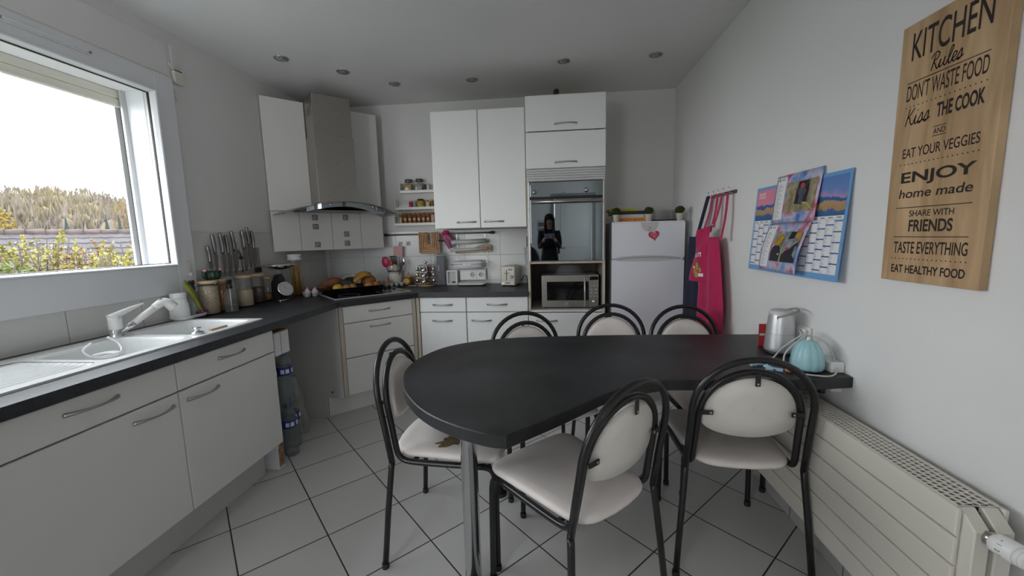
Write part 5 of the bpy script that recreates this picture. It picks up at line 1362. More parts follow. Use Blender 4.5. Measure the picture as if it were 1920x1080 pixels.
# kitchen balance
t = thing('kitchen_scale', 'old black kitchen scale with a round tilted dial and steel bowl', 'scale', (-2.0, 2.78, Z))
bx, by = -2.005, 2.790
bm = new(); add_box(bm, bx-.055, bx+.045, by-.060, by+.050, Z+.008, Z+.020, .005); add_pad(bm, [(bx-.045, by-.045), (bx+.02, by-.045), (bx+.02, by+.04), (bx-.045, by+.04)], [(1, Z+.02), (1, Z+.13), (.55, Z+.185), (.5, Z+.195)], smooth=False); obj('body', bm, black_m, t)
dM = frame_M((bx+.055, by-.030, Z+.088), Vector((.42, .91, 0)).normalized(), Vector((-.30, .14, .94)).normalized(), Vector((.86, -.40, .33)).normalized())
bm = new(); add_lathe(bm, [(.056, -.02), (.058, .0), (.0575, .004), (.052, .005)], M=dM, seg=32, capt=False); obj('dial_rim', bm, chrome_m, t)
bm = new(); add_lathe(bm, [(.0525, .0035), (.0, .0040)], M=dM, seg=32, capb=False, capt=False); df = obj('dial_face', bm, lgrey_m, t)
bm = new()
for k in range(20):
    a = 2*PI*k/20; add_box(bm, .040, .048, -.0008, .0008, .0042, .0046, M=dM @ Matrix.Rotation(a, 4, 'Z'))
add_box(bm, -.002, .038, -.0012, .0012, .0046, .0052, M=dM @ Matrix.Rotation(2.0, 4, 'Z')); obj('dial_marks', bm, mat('dial_red', (.25, .05, .05), .6), df)
bm = new()
for s in (-1, 1): add_tube(bm, [(bx+.05, by+s*.04-.03, Z+.004), (bx-.05, by+s*.05, Z+.004)], .004, 6)
add_tube(bm, [(bx+.045, by-.075, Z+.006), (bx+.055, by+.02, Z+.006)], .0045, 8); obj('foot_rail', bm, chrome_m, t)
bm = new(); add_tube(bm, [(bx-.01, by-.03, Z+.19), (bx-.012, by-.035, Z+.235)], .004, 8); add_tube(bm, [(bx-.01, by+.03, Z+.19), (bx-.012, by+.035, Z+.235)], .004, 8); obj('bowl_arm', bm, grey_m, t)
bm = new(); add_lathe(bm, [(.030, .228), (.070, .236), (.108, .258), (.112, .264), (.106, .262), (.066, .242), (.0, .236)], (bx, by, Z), 36, capb=True); obj('bowl', bm, chrome_m, t)

# pasta jar
t = thing('pasta_jar', 'tall clear jar of yellow spaghetti beside the hob', 'jar', (-2.05, 3.035, Z))
px_, py_ = -2.045, 3.035
bm = new(); add_lathe(bm, [(.040, 0), (.045, .005), (.045, .255), (.041, .262), (.041, .285)], (px_, py_, Z), 26, capt=False); obj('glass', bm, jar_m, t)
bm = new()
for k in range(46):
    a = 2*PI*random.random(); r = .036*math.sqrt(random.random()); b = a+random.uniform(-.5, .5)
    add_tube(bm, [(px_+r*math.cos(a), py_+r*math.sin(a), Z+.006), (px_+r*math.cos(b), py_+r*math.sin(b), Z+.24+random.uniform(-.012, .010))], .0022, 5)
o = obj('spaghetti', bm, mat('pasta_yellow', (.62, .38, .10), .5, var=.15, scale=40), t); o['kind'] = 'stuff'
bm = new(); add_lathe(bm, [(.043, .285), (.052, .289), (.052, .302), (.047, .304), (.047, .312), (.051, .315), (.051, .330), (.045, .333)], (px_, py_, Z), 26); obj('lid', bm, white_m, t)

# ================================================================== fruit corner
def on_hob(u, v): p = hM @ Vector((u, v, 0)); return p.x, p.y
HZ = Z+.0085
t = thing('fruit_tray', 'black oven tray of fruit on the back of the hob', 'tray', (*on_hob(-.06, .36), HZ))
tx, ty = -.055, .345
bm = new()
o = rpoly([(-.225, -.125), (.225, -.125), (.225, .165), (-.225, .165)], .03, 5); o = [(p[0]+tx, p[1]+ty) for p in o]
add_pad(bm, o, [(.93, HZ), (.95, HZ+.002), (1.0, HZ+.045), (1.03, HZ+.047), (1.03, HZ+.049), (.985, HZ+.047), (.93, HZ+.008), (.3, HZ+.006)], M=hM)
obj('tray', bm, blackg_m, t)
def fr(u, v, z): p = hM @ Vector((tx+u, ty+v, 0)); return (p.x, p.y, HZ+z)
def fruit(name, bm, m, label, cat, at, group='fruit and vegetables in the black tray'): return single(name, bm, m, label, cat, group, at)
swp = mat('sweet_potato_skin', (.20, .07, .03), .7, var=.3, scale=20); lem = mat('lemon_skin', (.52, .33, .03), .45, var=.08, scale=40); onm = mat('onion_skin', (.33, .16, .06), .45, var=.25, scale=25, stretch=(6, 6, 1)); ban = mat('banana_skin', (.42, .22, .03), .5, var=.45, scale=18); avo = mat('avocado_skin', (.020, .026, .014), .6, var=.4, scale=60, bump=.3); ora = mat('orange_skin', (.42, .16, .03), .5, var=.12, scale=40); gin = mat('ginger_skin', (.52, .32, .14), .7, var=.3, scale=30); pum = mat('pumpkin_skin', (.28, .10, .02), .5, var=.3, scale=15)  # skin colours darkened to carry the shade of this corner
hd = math.pi/4
def ell(c, rx, ry, rz, rot, m, name, label, cat, tilt=0.0, noise=0.015):
    bm = new(); M = Matrix.Translation(c) @ Matrix.Rotation(rot, 4, 'Z') @ Matrix.Rotation(tilt, 4, 'Y'); add_ball(bm, (0, 0, 0), rx, ry, rz, 18, 12, M, noise); return fruit(name, bm, m, label, cat, c)
ell(fr(-.14, .045, .085), .085, .042, .042, hd+.15, swp, 'sweet_potato', 'big red-brown sweet potato at the tray left', 'sweet potato', -.1)
ell(fr(-.17, .10, .048), .075, .038, .038, hd-.1, swp, 'sweet_potato', 'sweet potato half hidden at the back left of the tray', 'sweet potato')
ell(fr(-.140, -.075, .048), .040, .033, .033, hd, lem, 'lemon', 'yellow lemon at the front left of the tray', 'lemon')
ell(fr(-.075, -.080, .043), .034, .034, .031, 0, onm, 'onion', 'brown onion next to the lemon in the tray', 'onion')
ell(fr(-.025, -.070, .044), .036, .034, .032, 0, onm, 'onion', 'brown onion in the middle front of the tray', 'onion')
ell(fr(-.045, -.005, .075), .060, .036, .034, hd-.3, avo, 'avocado', 'dark avocado lying behind the onions', 'avocado', .1)
ell(fr(-.005, .045, .092), .058, .034, .033, hd+.35, avo, 'avocado', 'dark avocado on top near the bananas', 'avocado', -.15)
ell(fr(-.01, .06, .040), .040, .040, .037, 0, ora, 'orange_fruit', 'orange under the rear avocado', 'orange')
ell(fr(.150, .040, .075), .062, .060, .052, hd, pum, 'squash', 'round orange squash at the right end of the tray', 'squash')
ell(fr(.110, -.070, .044), .040, .036, .034, 0, onm, 'onion', 'brown onion at the right front of the tray', 'onion')
ell(fr(.170, -.060, .042), .036, .034, .033, 0, ora, 'orange_fruit', 'orange at the right corner of the tray', 'orange')
bm = new(); c = fr(.04, -.085, .026)
for du, dv, r in ((-.02, 0, .017), (0, .006, .020), (.022, -.004, .016), (.012, .02, .013)): q = fr(.04+du, -.085+dv, .024+.004*abs(du)*50); add_ball(bm, q, r, r*.8, r*.8, 10, 8, noise=.06)
fruit('ginger_root', bm, gin, 'knobbly pale ginger root at the tray front', 'ginger', c)
def banana(u, v, z, bend, rot, label):
    t = thing('banana', label, 'banana', fr(u, v, z), 0, 'bananas in the black tray')
    pts = []
    for k in range(9):
        s = k/8-.5; a = s*1.6
        pts.append(Vector((.092*math.sin(a)*1.15, bend*(math.cos(a)-.8)*.10, .012*math.sin(s*3))))
    M = Matrix.Translation(Vector(fr(u, v, z))) @ Matrix.Rotation(hd+rot, 4, 'Z') @ Matrix.Rotation(-.35, 4, 'Y') @ Matrix.Rotation(PI/2*.6, 4, 'X')
    bm = new(); add_tube(bm, [M @ p for p in pts], [.006, .013, .0165, .018, .0185, .018, .0165, .012, .006], 9); obj('peel', bm, ban, t)
    bm = new(); add_tube(bm, [M @ pts[-1], M @ (pts[-1]+Vector((.012, -.002*bend, .004)))], [.006, .004], 7); obj('stem', bm, mat('banana_stem', (.06, .045, .02), .7) if 'banana_stem' not in MATS else MATS['banana_stem'], t)
banana(.065, -.025, .100, 1, .10, 'front banana of the bunch on the fruit pile')
banana(.075, .010, .112, 1, .02, 'middle banana of the bunch on the fruit pile')
banana(.080, .045, .116, 1, -.08, 'rear banana of the bunch against the corner wall')
bm = new(); c = fr(-.035, .02, .125)
add_sheet(bm, lambda u, v: (c[0]+(.10*u-.04)*.7+.02*math.sin(6*v), c[1]+(.10*u-.04)*.7-.02*v+.01*math.sin(9*u), c[2]+.010*math.sin(5*u+4*v)+.016*v), 12, 8, .0015)
single('plastic_wrap', bm, bag_m, 'crumpled clear wrapper on top of the fruit pile', 'wrapper', base=c)
# garlic bowls left of the tray
garm = mat('garlic_skin', (.58, .50, .52), .6, var=.2, scale=20, stretch=(4, 4, 1)); shal = mat('shallot_skin', (.22, .07, .09), .5, var=.3, scale=30)
t = thing('garlic_carton', 'grey egg carton piece holding garlic at the left of the hob', 'carton', (*on_hob(-.335, .40), Z))
bm = new()
for i in range(2):
    for j in range(2):
        x, y = on_hob(-.398+.055*i, .36+.055*j); add_lathe(bm, [(.018, .001), (.026, .030), (.029, .040), (.025, .038), (.014, .006)], (x, y, Z), 12, capt=True)
obj('cups', bm, mat('carton_grey', (.50, .50, .49), .85, var=.08), t)
for k, (i, j, m_, lb) in enumerate(((0, 0, garm, 'garlic bulb in the front left carton cup'), (1, 0, garm, 'garlic bulb in the front right carton cup'), (0, 1, shal, 'red shallot in the back left carton cup'), (1, 1, shal, 'red shallot in the back right carton cup'))):
    x, y = on_hob(-.398+.055*i, .36+.055*j); nm = 'garlic_bulb' if m_ is garm else 'shallot'
    bm = new(); add_lathe(bm, [(.0, .022), (.018, .026), (.023, .040), (.016, .056), (.005, .066), (.003, .076), (0, .077)], (x, y, Z), 20, flute=lambda a, z: .06*math.cos(7*a))
    single(nm, bm, m_, lb, nm.replace('_', ' '), 'garlic and shallots in the carton', (x, y, Z+.022))
# eggs
t = thing('egg_carton', 'pale grey egg carton with brown eggs right of the fruit tray', 'egg carton', (*on_hob(.24, .43), HZ))
bm = new(); eggs = []
for i in range(5):
    for j in range(2):
        u, v = .095+.047*i+.115, .395+.047*j
        u, v = .228+.047*(i-.0), .395+.047*j
        x, y = on_hob(u-.02, v); zz = HZ if u-.02 < .285 else Z
        add_lathe(bm, [(.013, .010), (.021, .032), (.0245, .040), (.021, .038), (.010, .014)], (x, y, Z), 12); eggs.append((x, y, i, j))
obj('cups', bm, mat('carton_pale', (.50, .54, .54), .85, var=.06), t)
eggm = mat('egg_shell', (.48, .22, .13), .5, var=.08, scale=30)
E5 = ['brown egg in the carton, nearest the fruit tray', 'brown egg in the carton back row, nearest the fruit tray', 'brown egg second from the fruit tray, front row', 'brown egg second from the fruit tray, back row', 'brown egg third from the fruit tray, back row']
for (x, y, i, j), lb in zip([e for e in eggs if (e[2] < 2 or (e[2] == 2 and e[3] == 1))], E5):
    bm = new(); add_lathe(bm, [(.0, .018), (.012, .022), (.0195, .036), (.0195, .046), (.013, .062), (.006, .069), (0, .071)], (x, y, Z), 16); single('egg', bm, eggm, lb, 'egg', 'eggs in the carton', (x, y, Z+.018))
# knife lying by the pot
t = thing('small_knife', 'small steel knife lying in front of the utensil pot', 'knife', (-1.33, 3.56, Z+.004))
bm = new(); add_prism(bm, [(-1.40, 3.555), (-1.30, 3.540), (-1.27, 3.548), (-1.39, 3.572)], Z+.003, Z+.0045); obj('blade', bm, steel_m, t)
bm = new(); add_tube(bm, [(-1.30, 3.544, Z+.006), (-1.22, 3.532, Z+.006)], .006, 8); obj('handle', bm, grey_m, t)

# ================================================================== utensil pot
ux_, uy_ = -1.452, 3.615
t = thing('utensil_pot', 'white enamel pot with a dark rim full of kitchen utensils', 'pot', (ux_, uy_, Z))
bm = new(); add_lathe(bm, [(.060, 0), (.062, .004), (.063, .138), (.060, .140), (.056, .136), (.055, .012), (.0, .010)], (ux_, uy_, Z), 30); pt_ = obj('body', bm, cream_m, t)
bm = new(); add_lathe(bm, [(.0632, .134), (.0648, .139), (.0632, .143), (.0605, .1405)], (ux_, uy_, Z), 30, capb=False, capt=False); obj('rim', bm, black_m, t)
bm = new()
for k in range(16):
    a = PI+PI*(k+.5)/16; add_box(bm, -.0035, .0035, -.0006, .0006, .122, .128, M=Matrix.Translation((ux_, uy_, Z)) @ Matrix.Rotation(a+PI/2, 4, 'Z') @ Matrix.Translation((0, -.0635, 0)))
add_box(bm, -.010, .010, -.0006, .0006, .055, .085, M=Matrix.Translation((ux_, uy_, Z)) @ Matrix.Rotation(PI*1.25+PI/2, 4, 'Z') @ Matrix.Translation((0, -.0635, 0)) if False else Matrix.Translation((ux_, uy_, Z)) @ Matrix.Rotation(-.9, 4, 'Z') @ Matrix.Translation((0, -.0635, 0)))
obj('pot_print', bm, black_m, pt_)
def stick(bm, p, q, r0=.005, r1=.005): add_tube(bm, [p, q], [r0, r1], 8)
PB = lambda dx, dy: (ux_+dx*.35, uy_+dy*.35, Z+.02)
def utensil(name, label, cat, dx, dy, zt, hm, head, headm, hn):
    t = thing(name, label, cat, PB(dx, dy), 0, 'utensils standing in the white pot')
    tip = Vector((ux_+dx, uy_+dy, zt))
    bm = new(); stick(bm, PB(dx, dy), tip, .0055, .004); obj('handle', bm, hm, t)
    bm = new(); head(bm, tip, (tip-Vector(PB(dx, dy))).normalized()); obj(hn, bm, headm, t)
rasp = mat('raspberry_silicone', (.50, .015, .10), .4); rose = mat('rose_silicone', (.62, .34, .34), .5); redp = mat('red_plastic', (.48, .02, .03), .35); tealh = mat('teal_handle', (.06, .16, .17), .4)
def flat(w, h, th=.004):
    def f(bm, p, d):
        M = frame_M(p, (1, 0, 0), Vector((0, 0, 1)).cross(Vector((1, 0, 0))), (0, 0, 1)); sx = d.x/d.z
        o = rpoly([(-w/2, -.01), (w/2, -.01), (w/2*1.05, h), (-w/2*1.05, h)], .012, 4)
        add_prism(bm, [(a+sx*b, b) for a, b in o], -th/2, th/2, M=frame_M(p, (1, 0, 0), (0, 0, 1), (0, -1, 0)), inset=.001)
    return f
def oval(w, h, th=.012):
    def f(bm, p, d): add_ball(bm, (p.x+d.x*h*.8, p.y, p.z+h*.8), w, th, h, 14, 10)
    return f
def whiskh(bm, p, d):
    q = d.orthogonal().normalized(); r = d.cross(q)
    for k in range(6):
        a = PI*k/6; e = q*math.cos(a)+r*math.sin(a)
        pts = [p+d*(.11*s)+e*(.032*math.sin(PI*min(1, s*1.15))**.7*1) for s in (0, .15, .35, .6, .8, .92)]+[p+d*.112]+[p+d*(.11*s)-e*(.032*math.sin(PI*min(1, s*1.15))**.7) for s in (.92, .8, .6, .35, .15, 0)]
        add_tube(bm, pts, .0011, 5)
def slotted(bm, p, d):
    for k in range(6):
        x = -.026+.0105*k; add_tube(bm, [p+Vector((x*.75+.004, -.002, -.004)), p+Vector((x-.014, -.002, .072))], .0028, 6)
    add_tube(bm, [p+Vector((-.040, -.002, .072)), p+Vector((.014, -.002, .072))], .003, 6); add_tube(bm, [p+Vector((-.018, -.002, -.004)), p+Vector((.024, -.002, -.004))], .003, 6)
utensil('whisk', 'wire whisk at the left side of the utensil pot', 'whisk', -.075, .0, Z+.175, tealh, whiskh, satin_m, 'wires')
utensil('silicone_turner', 'wide rose silicone turner, tallest in the utensil pot', 'turner', .030, .030, Z+.275, white_m, flat(.088, .095), rose, 'blade')
utensil('silicone_ladle', 'raspberry silicone ladle at the left of the utensil pot', 'ladle', -.055, -.045, Z+.185, rasp, oval(.034, .050), rasp, 'bowl')
utensil('red_spoon', 'red plastic spoon in the middle of the utensil pot', 'spoon', -.012, -.040, Z+.180, redp, oval(.016, .036, .008), redp, 'bowl')
utensil('slotted_turner', 'black slotted turner behind the red spoon in the pot', 'turner', .010, -.010, Z+.205, black_m, slotted, black_m, 'blade')
utensil('olive_spoon', 'pale olive silicone spoon low at the pot front', 'spoon', .022, -.050, Z+.140, cream_m, oval(.022, .036, .008), mat('pale_olive', (.42, .42, .28), .5), 'bowl')
utensil('potato_masher', 'steel tongs at the right of the utensil pot', 'tongs', .085, .0, Z+.20, satin_m, oval(.016, .034, .006), satin_m, 'tip')
utensil('black_spatula', 'black spatula leaning out at the pot right', 'spatula', .075, -.035, Z+.165, black_m, flat(.030, .055), black_m, 'blade')
utensil('white_spoon', 'white plastic spoon with a short bowl between the pink tools', 'spoon', -.004, -.055, Z+.165, white_m, oval(.015, .016, .007), white_m, 'bowl')
# honey pot
t = thing('honey_pot', 'brown honey pot with a yellow face panel and beige lid', 'honey pot', (-1.318, 3.62, Z))
bm = new(); add_lathe(bm, [(.030, 0), (.040, .006), (.047, .036), (.045, .062), (.036, .078), (.034, .080)], (-1.318, 3.62, Z), 28); obj('body', bm, mat('honey_brown', (.20, .06, .02), .25, coat=.4), t)
bm = new(); add_lathe(bm, [(.036, .080), (.030, .092), (.014, .104), (.008, .106), (.009, .116), (.006, .122), (0, .123)], (-1.318, 3.62, Z), 24); obj('lid', bm, mat('honey_lid', (.50, .34, .16), .4), t)
bm = new(); add_lathe(bm, [(.032, .0), (.030, .010), (.020, .016), (0, .018)], M=frame_M((-1.328, 3.582, Z+.040), (1, 0, 0), (0, .12, .99), (-.15, -.99, .1)), seg=24); fp = obj('front_panel', bm, mat('honey_yellow', (.62, .42, .13), .5, var=.1, scale=60), t)
bm = new()
for du, dv, r in ((-.010, .008, .003), (.008, .008, .003), (-.001, -.008, .006)): add_ball(bm, (-1.330+du, 3.5655, Z+.040+dv), r, .0015, r*.6, 8, 6)
obj('face_print', bm, mat('print_brown', (.10, .05, .02), .6), fp)
# spice carousel
kx, ky = -1.140, 3.575
t = thing('spice_carousel', 'revolving wire spice rack with chrome-lidded jars on a wooden base', 'spice rack', (kx, ky, Z))
bm = new(); add_lathe(bm, [(.074, 0), (.076, .003), (.076, .010), (.073, .013)], (kx, ky, Z), 32); obj('base', bm, trivet_m, t)
bm = new(); add_tube(bm, [(kx, ky, Z+.012), (kx, ky, Z+.205)], .005, 10)
for k in range(4):
    a = PI/4+PI/2*k
    for da in (-.34, .34):
        e = Vector((math.cos(a+da), math.sin(a+da), 0)); add_tube(bm, spline([Vector((kx, ky, Z+.195))+e*.01, Vector((kx, ky, Z+.190))+e*.055, Vector((kx, ky, Z+.175))+e*.080, Vector((kx, ky, Z+.03))+e*.072], 4), .0022, 6)
for zz in (.030, .085, .140, .190): add_tube(bm, [(kx+.074*math.cos(2*PI*k/28), ky+.074*math.sin(2*PI*k/28), Z+zz) for k in range(28)], .002, 6, closed=True)
obj('wire_frame', bm, chrome_m, t)
bm = new(); add_lathe(bm, [(.0, .205), (.016, .207), (.017, .220), (.010, .228), (0, .229)], (kx, ky, Z), 18, capb=False); obj('knob', bm, chrome_m, t)
spc = [mat('spice_red', (.20, .05, .03), .6), mat('spice_dark', (.05, .03, .02), .6), mat('spice_green', (.10, .11, .05), .6), mat('spice_ochre', (.30, .16, .04), .6)]
SPL = {0: 'top', 1: 'middle', 2: 'bottom'}
sides = ['right', 'back', 'left', 'front']
for k in range(4):
    for q, zz in enumerate((.150, .098, .045)):
        a = [-.1, PI/2, PI+.1, -PI/2][k]; d = Vector((math.cos(a), math.sin(a), .12)).normalized()
        c = Vector((kx, ky, Z+zz))+Vector((d.x, d.y, 0))*.030
        Mx = frame_M(c, d.orthogonal().normalized(), d.cross(d.orthogonal().normalized()), d)
        lb = f'chrome-lidded spice jar on the {sides[k]} of the carousel, {SPL[q]} row'
        j = thing('spice_jar', lb, 'spice jar', tuple(c), 0, 'spice jars in the carousel')
        bm = new(); add_lathe(bm, [(.016, 0), (.019, .003), (.019, .042)], seg=16, M=Mx); obj('glass', bm, spc[(k+q) % 4], j)
        bm = new(); add_lathe(bm, [(.020, .042), (.021, .044), (.021, .056), (.017, .060), (0, .061)], seg=18, M=Mx, capb=False); obj('lid', bm, chrome_m, j)
# tall bottle
bx_, by_ = -1.008, 3.625
t = thing('clear_box', 'tall clear box with a dark blue pack inside, right of the spice rack', 'box', (bx_, by_, Z))
bm = new(); add_box(bm, bx_-.052, bx_+.052, by_-.040, by_+.040, Z+.001, Z+.286, .006); obj('case', bm, plas_m, t)
bm = new(); add_box(bm, bx_-.036, bx_+.040, by_-.028, by_+.028, Z+.006, Z+.270, .004); pk = obj('pack', bm, mat('pack_navy', (.018, .026, .06), .5, var=.2), t)
bm = new(); add_box(bm, bx_-.022, bx_-.008, by_-.0292, by_-.0281, Z+.130, Z+.185, .003); obj('pink_mark', bm, mat('mark_pink', (.70, .25, .26), .5), pk)
bm = new()
for s in (0, .016): add_tube(bm, [(bx_-.026+s, by_-.030, Z+.115), (bx_+.010+s, by_-.030, Z+.030)], .003, 6)
obj('copper_lines', bm, mat('copper_ink', (.45, .20, .11), .5), pk)
bm = new(); add_box(bm, bx_-.049, bx_+.049, by_-.037, by_+.037, Z+.287, Z+.300, .005); obj('lid', bm, plas_m, t)
# white frame
t = thing('display_box', 'small open-fronted white display box standing on the worktop', 'display box', (-.902, 3.62, Z))
bm = new()
add_box(bm, -.955, -.853, 3.605, 3.635, Z+.0, Z+.012, .002); add_box(bm, -.955, -.853, 3.605, 3.635, Z+.122, Z+.135, .002); add_box(bm, -.955, -.942, 3.605, 3.635, Z+.012, Z+.122, .002); add_box(bm, -.868, -.853, 3.605, 3.635, Z+.012, Z+.122, .002)
obj('frame', bm, white_m, t)
bm = new(); add_box(bm, -.942, -.868, 3.630, 3.634, Z+.012, Z+.122); obj('backing', bm, lgrey_m, t)
bm = new(); add_box(bm, -.905, -.880, 3.608, 3.622, Z+.020, Z+.032, .002); single('dark_trinket', bm, black_m, 'little dark trinket inside the small white display box', 'trinket', base=(-.89, 3.615, Z+.0125))
# sockets
t = thing('double_socket', 'white double power socket on the back wall tiles', 'socket', (-.70, BY-.012, .965))
bm = new(); add_box(bm, -.835, -.590, BY-.060, BY-.0101, .912, 1.012, .004); obj('housing', bm, white_m, t)
for sx in (-.715, -.635):
    bm = new(); add_box(bm, sx-.038, sx+.038, BY-.066, BY-.059, .925, 1.000, .003); pl = obj('plate', bm, white_m, t)
    bm = new(); add_lathe(bm, [(.024, 0), (.024, .0025), (.020, .003), (.019, .0008), (.0, .0008)], M=frame_M((sx, BY-.066, .963), (1, 0, 0), (0, 0, 1), (0, -1, 0)), seg=24); so = obj('socket_well', bm, lgrey_m, pl)
    bm = new(); add_lathe(bm, [(.003, 0), (.003, .002)], M=frame_M((sx-.007, BY-.0669, .963), (1, 0, 0), (0, 0, 1), (0, -1, 0)), seg=8); add_lathe(bm, [(.003, 0), (.003, .002)], M=frame_M((sx+.007, BY-.0669, .963), (1, 0, 0), (0, 0, 1), (0, -1, 0)), seg=8); obj('pin_hole', bm, black_m, pl)
t = thing('flat_scale', 'flat white tray-shaped scale on the worktop below the double socket', 'scale', (-.70, 3.58, Z))
bm = new(); o = rpoly([(-.825, 3.49), (-.585, 3.49), (-.570, 3.62), (-.84, 3.62)], .03, 5); add_pad(bm, o, [(.93, Z), (.96, Z+.008), (.5, Z+.010)]); obj('base', bm, black_m, t)
bm = new(); add_pad(bm, o, [(.94, Z+.010), (1.0, Z+.013), (1.02, Z+.022), (1.0, Z+.026), (.97, Z+.023), (.5, Z+.022)]); obj('platform', bm, white_m, t)
# toaster
t = thing('toaster', 'cream two-slot toaster with a lever and round dial', 'toaster', (-.345, 3.53, Z))
T0, T1, U0, U1 = -.442, -.312, 3.42, 3.66
tm = frame_M((-.430, 3.46, Z), Vector((.985, -.17, 0)), Vector((.17, .985, 0)), (0, 0, 1))
bm = new(); o = rpoly([(0, 0), (.128, 0), (.128, .20), (0, .20)], .016, 5); add_pad(bm, o, [(.99, .030), (1.0, .034), (1.0, .155), (.98, .168), (.93, .176), (.5, .178)], M=tm); bd = obj('body', bm, cream_m, t)
bm = new(); add_pad(bm, o, [(1.01, .010), (1.03, .012), (1.03, .024), (1.01, .026)], M=tm); obj('base', bm, cream_m, t)
bm = new(); add_pad(bm, o, [(1.015, .0255), (1.02, .027), (1.02, .033), (1.0, .034)], M=tm); add_box(bm, .045, .085, -.0035, .0, .024, .036, M=tm); obj('trim_band', bm, chrome_m, t)
bm = new()
for a in (.028, .078): add_box(bm, a, a+.026, .025, .175, .1765, .1795, .001, M=tm)
obj('slot', bm, blackg_m, bd)
bm = new(); add_box(bm, .050, .055, -.0015, .002, .05, .145, M=tm); obj('lever_slot', bm, blackg_m, bd)
bm = new(); add_box(bm, .038, .068, -.018, -.002, .112, .122, .003, M=tm); obj('lever', bm, chrome_m, bd)
bm = new(); add_lathe(bm, [(.014, 0), (.015, .008), (.011, .014), (0, .015)], M=tm @ frame_M((.098, 0, .085), (1, 0, 0), (0, 0, 1), (0, -1, 0)), seg=18); obj('dial', bm, chrome_m, bd)
bm = new(); add_box(bm, .068, .106, -.0012, .001, .140, .153, M=tm); obj('badge', bm, chrome_m, bd)
bm = new()
for k in range(4): add_lathe(bm, [(.003, 0), (.003, .003)], M=tm @ frame_M((.080+.011*k, 0, .055), (1, 0, 0), (0, 0, 1), (0, -1, 0)), seg=8)
obj('button', bm, grey_m, bd)
for a, b in ((.02, .02), (.108, .02), (.02, .18), (.108, .18)):
    bm = new(); add_lathe(bm, [(.008, 0), (.009, .010)], (a, b, 0), 10, M=tm); obj('foot', bm, rubber_m, t)
bm = new(); add_tube(bm, spline([(-.262, 3.60, Z+.03), (-.235, 3.56, Z+.075), (-.215, 3.54, Z+.085), (-.205, 3.56, Z+.05), (-.21, 3.60, Z+.01), (-.20, 3.67, Z+.006)], 6), .0035, 8); obj('power_cord', bm, black_m, t)
# mitts on the cabinet side
t = thing('oven_mitt', 'black and grey oven glove hanging on the tall cabinet side', 'oven glove', (-.19, 3.50, 1.33))
bm = new(); add_sheet(bm, lambda u, v: (-.182-.030*math.sin(PI*u)*(.6+.5*v)-.004, 3.43+.14*u+.01*math.sin(5*v), .965+.25*v-.02*u), 10, 12, .004); obj('grey_side', bm, mat('mitt_grey', (.42, .43, .45), .9, var=.5, scale=70), t)
bm = new(); add_sheet(bm, lambda u, v: (-.1735-.024*math.sin(PI*u), 3.44+.15*u, .97+.33*v), 10, 12, .004); obj('black_side', bm, mat('mitt_black', (.018, .018, .02), .9), t)
bm = new(); add_tube(bm, [(-.190+.0*math.cos(2*PI*k/18), 3.46+.030*math.cos(2*PI*k/18), 1.245+.042*math.sin(2*PI*k/18)) for k in range(18)], .006, 8, closed=True); add_tube(bm, [(-.188, 3.47, 1.285), (-.182, 3.49, 1.335)], .006, 8); obj('hanging_loop', bm, black_m, t)
bm = new(); add_tube(bm, spline([(-.172, 3.49, 1.345), (-.190, 3.49, 1.335), (-.196, 3.49, 1.345)], 4), .003, 6); obj('hook', bm, satin_m, t)

# ================================================================== utensil rail and what hangs from it
RZ, RYY = 1.345, BY-.055
t = thing('utensil_rail', 'long steel rail with black end knobs on the back wall tiles', 'rail', (-1.0, RYY, RZ))
bm = new(); add_tube(bm, [(-1.50, RYY, RZ), (-.53, RYY, RZ)], .007, 12)
obj('bar', bm, steel_m, t)
for x in (-1.515, -.53):
    bm = new(); s = -1 if x < -1 else 1; add_tube(bm, [(x-s*.020, RYY, RZ), (x-s*.008, RYY, RZ), (x+s*.004, RYY, RZ), (x+s*.022, RYY, RZ), (x+s*.030, RYY, RZ)], [.009, .010, .014, .013, .004], 14); obj('end_knob', bm, black_m, t)
for x in (-1.47, -.57):
    bm = new(); add_tube(bm, [(x, RYY, RZ), (x, BY-.010, RZ)], .006, 8); obj('bracket', bm, satin_m, t)
# wooden trivets
def trivet(k, w, h, y, label):
    t = thing('wooden_trivet', label, 'trivet', (-1.106, y, RZ), 0, 'slatted wooden trivets on the rail')
    bm = new(); x0, x1 = -1.106-w/2, -1.106+w/2; zt = RZ+.018; zb = zt-h; b = .0095
    n = 5
    for i in range(n):
        q = i*.0165
        add_box(bm, x0+q, x0+q+b, y-.006, y+.006, zb+q, zt, .002); add_box(bm, x1-q-b, x1-q, y-.006, y+.006, zb+q, zt, .002); add_box(bm, x0+q+b, x1-q-b, y-.006, y+.006, zb+q, zb+q+b, .002)
    add_box(bm, x0, x0+n*.0165, y+.0061, y+.010, zt-.03, zt-.018); add_box(bm, x1-n*.0165, x1, y+.0061, y+.010, zt-.03, zt-.018); add_box(bm, x0+.005, x1-.005, y+.0061, y+.010, zb+.02, zb+.03)
    obj('slats', bm, trivet_m, t)
trivet(0, .195, .190, RYY-.030, 'front wooden slatted trivet on the rail')
trivet(1, .180, .200, RYY-.016, 'rear wooden slatted trivet, peeking out below the front one')
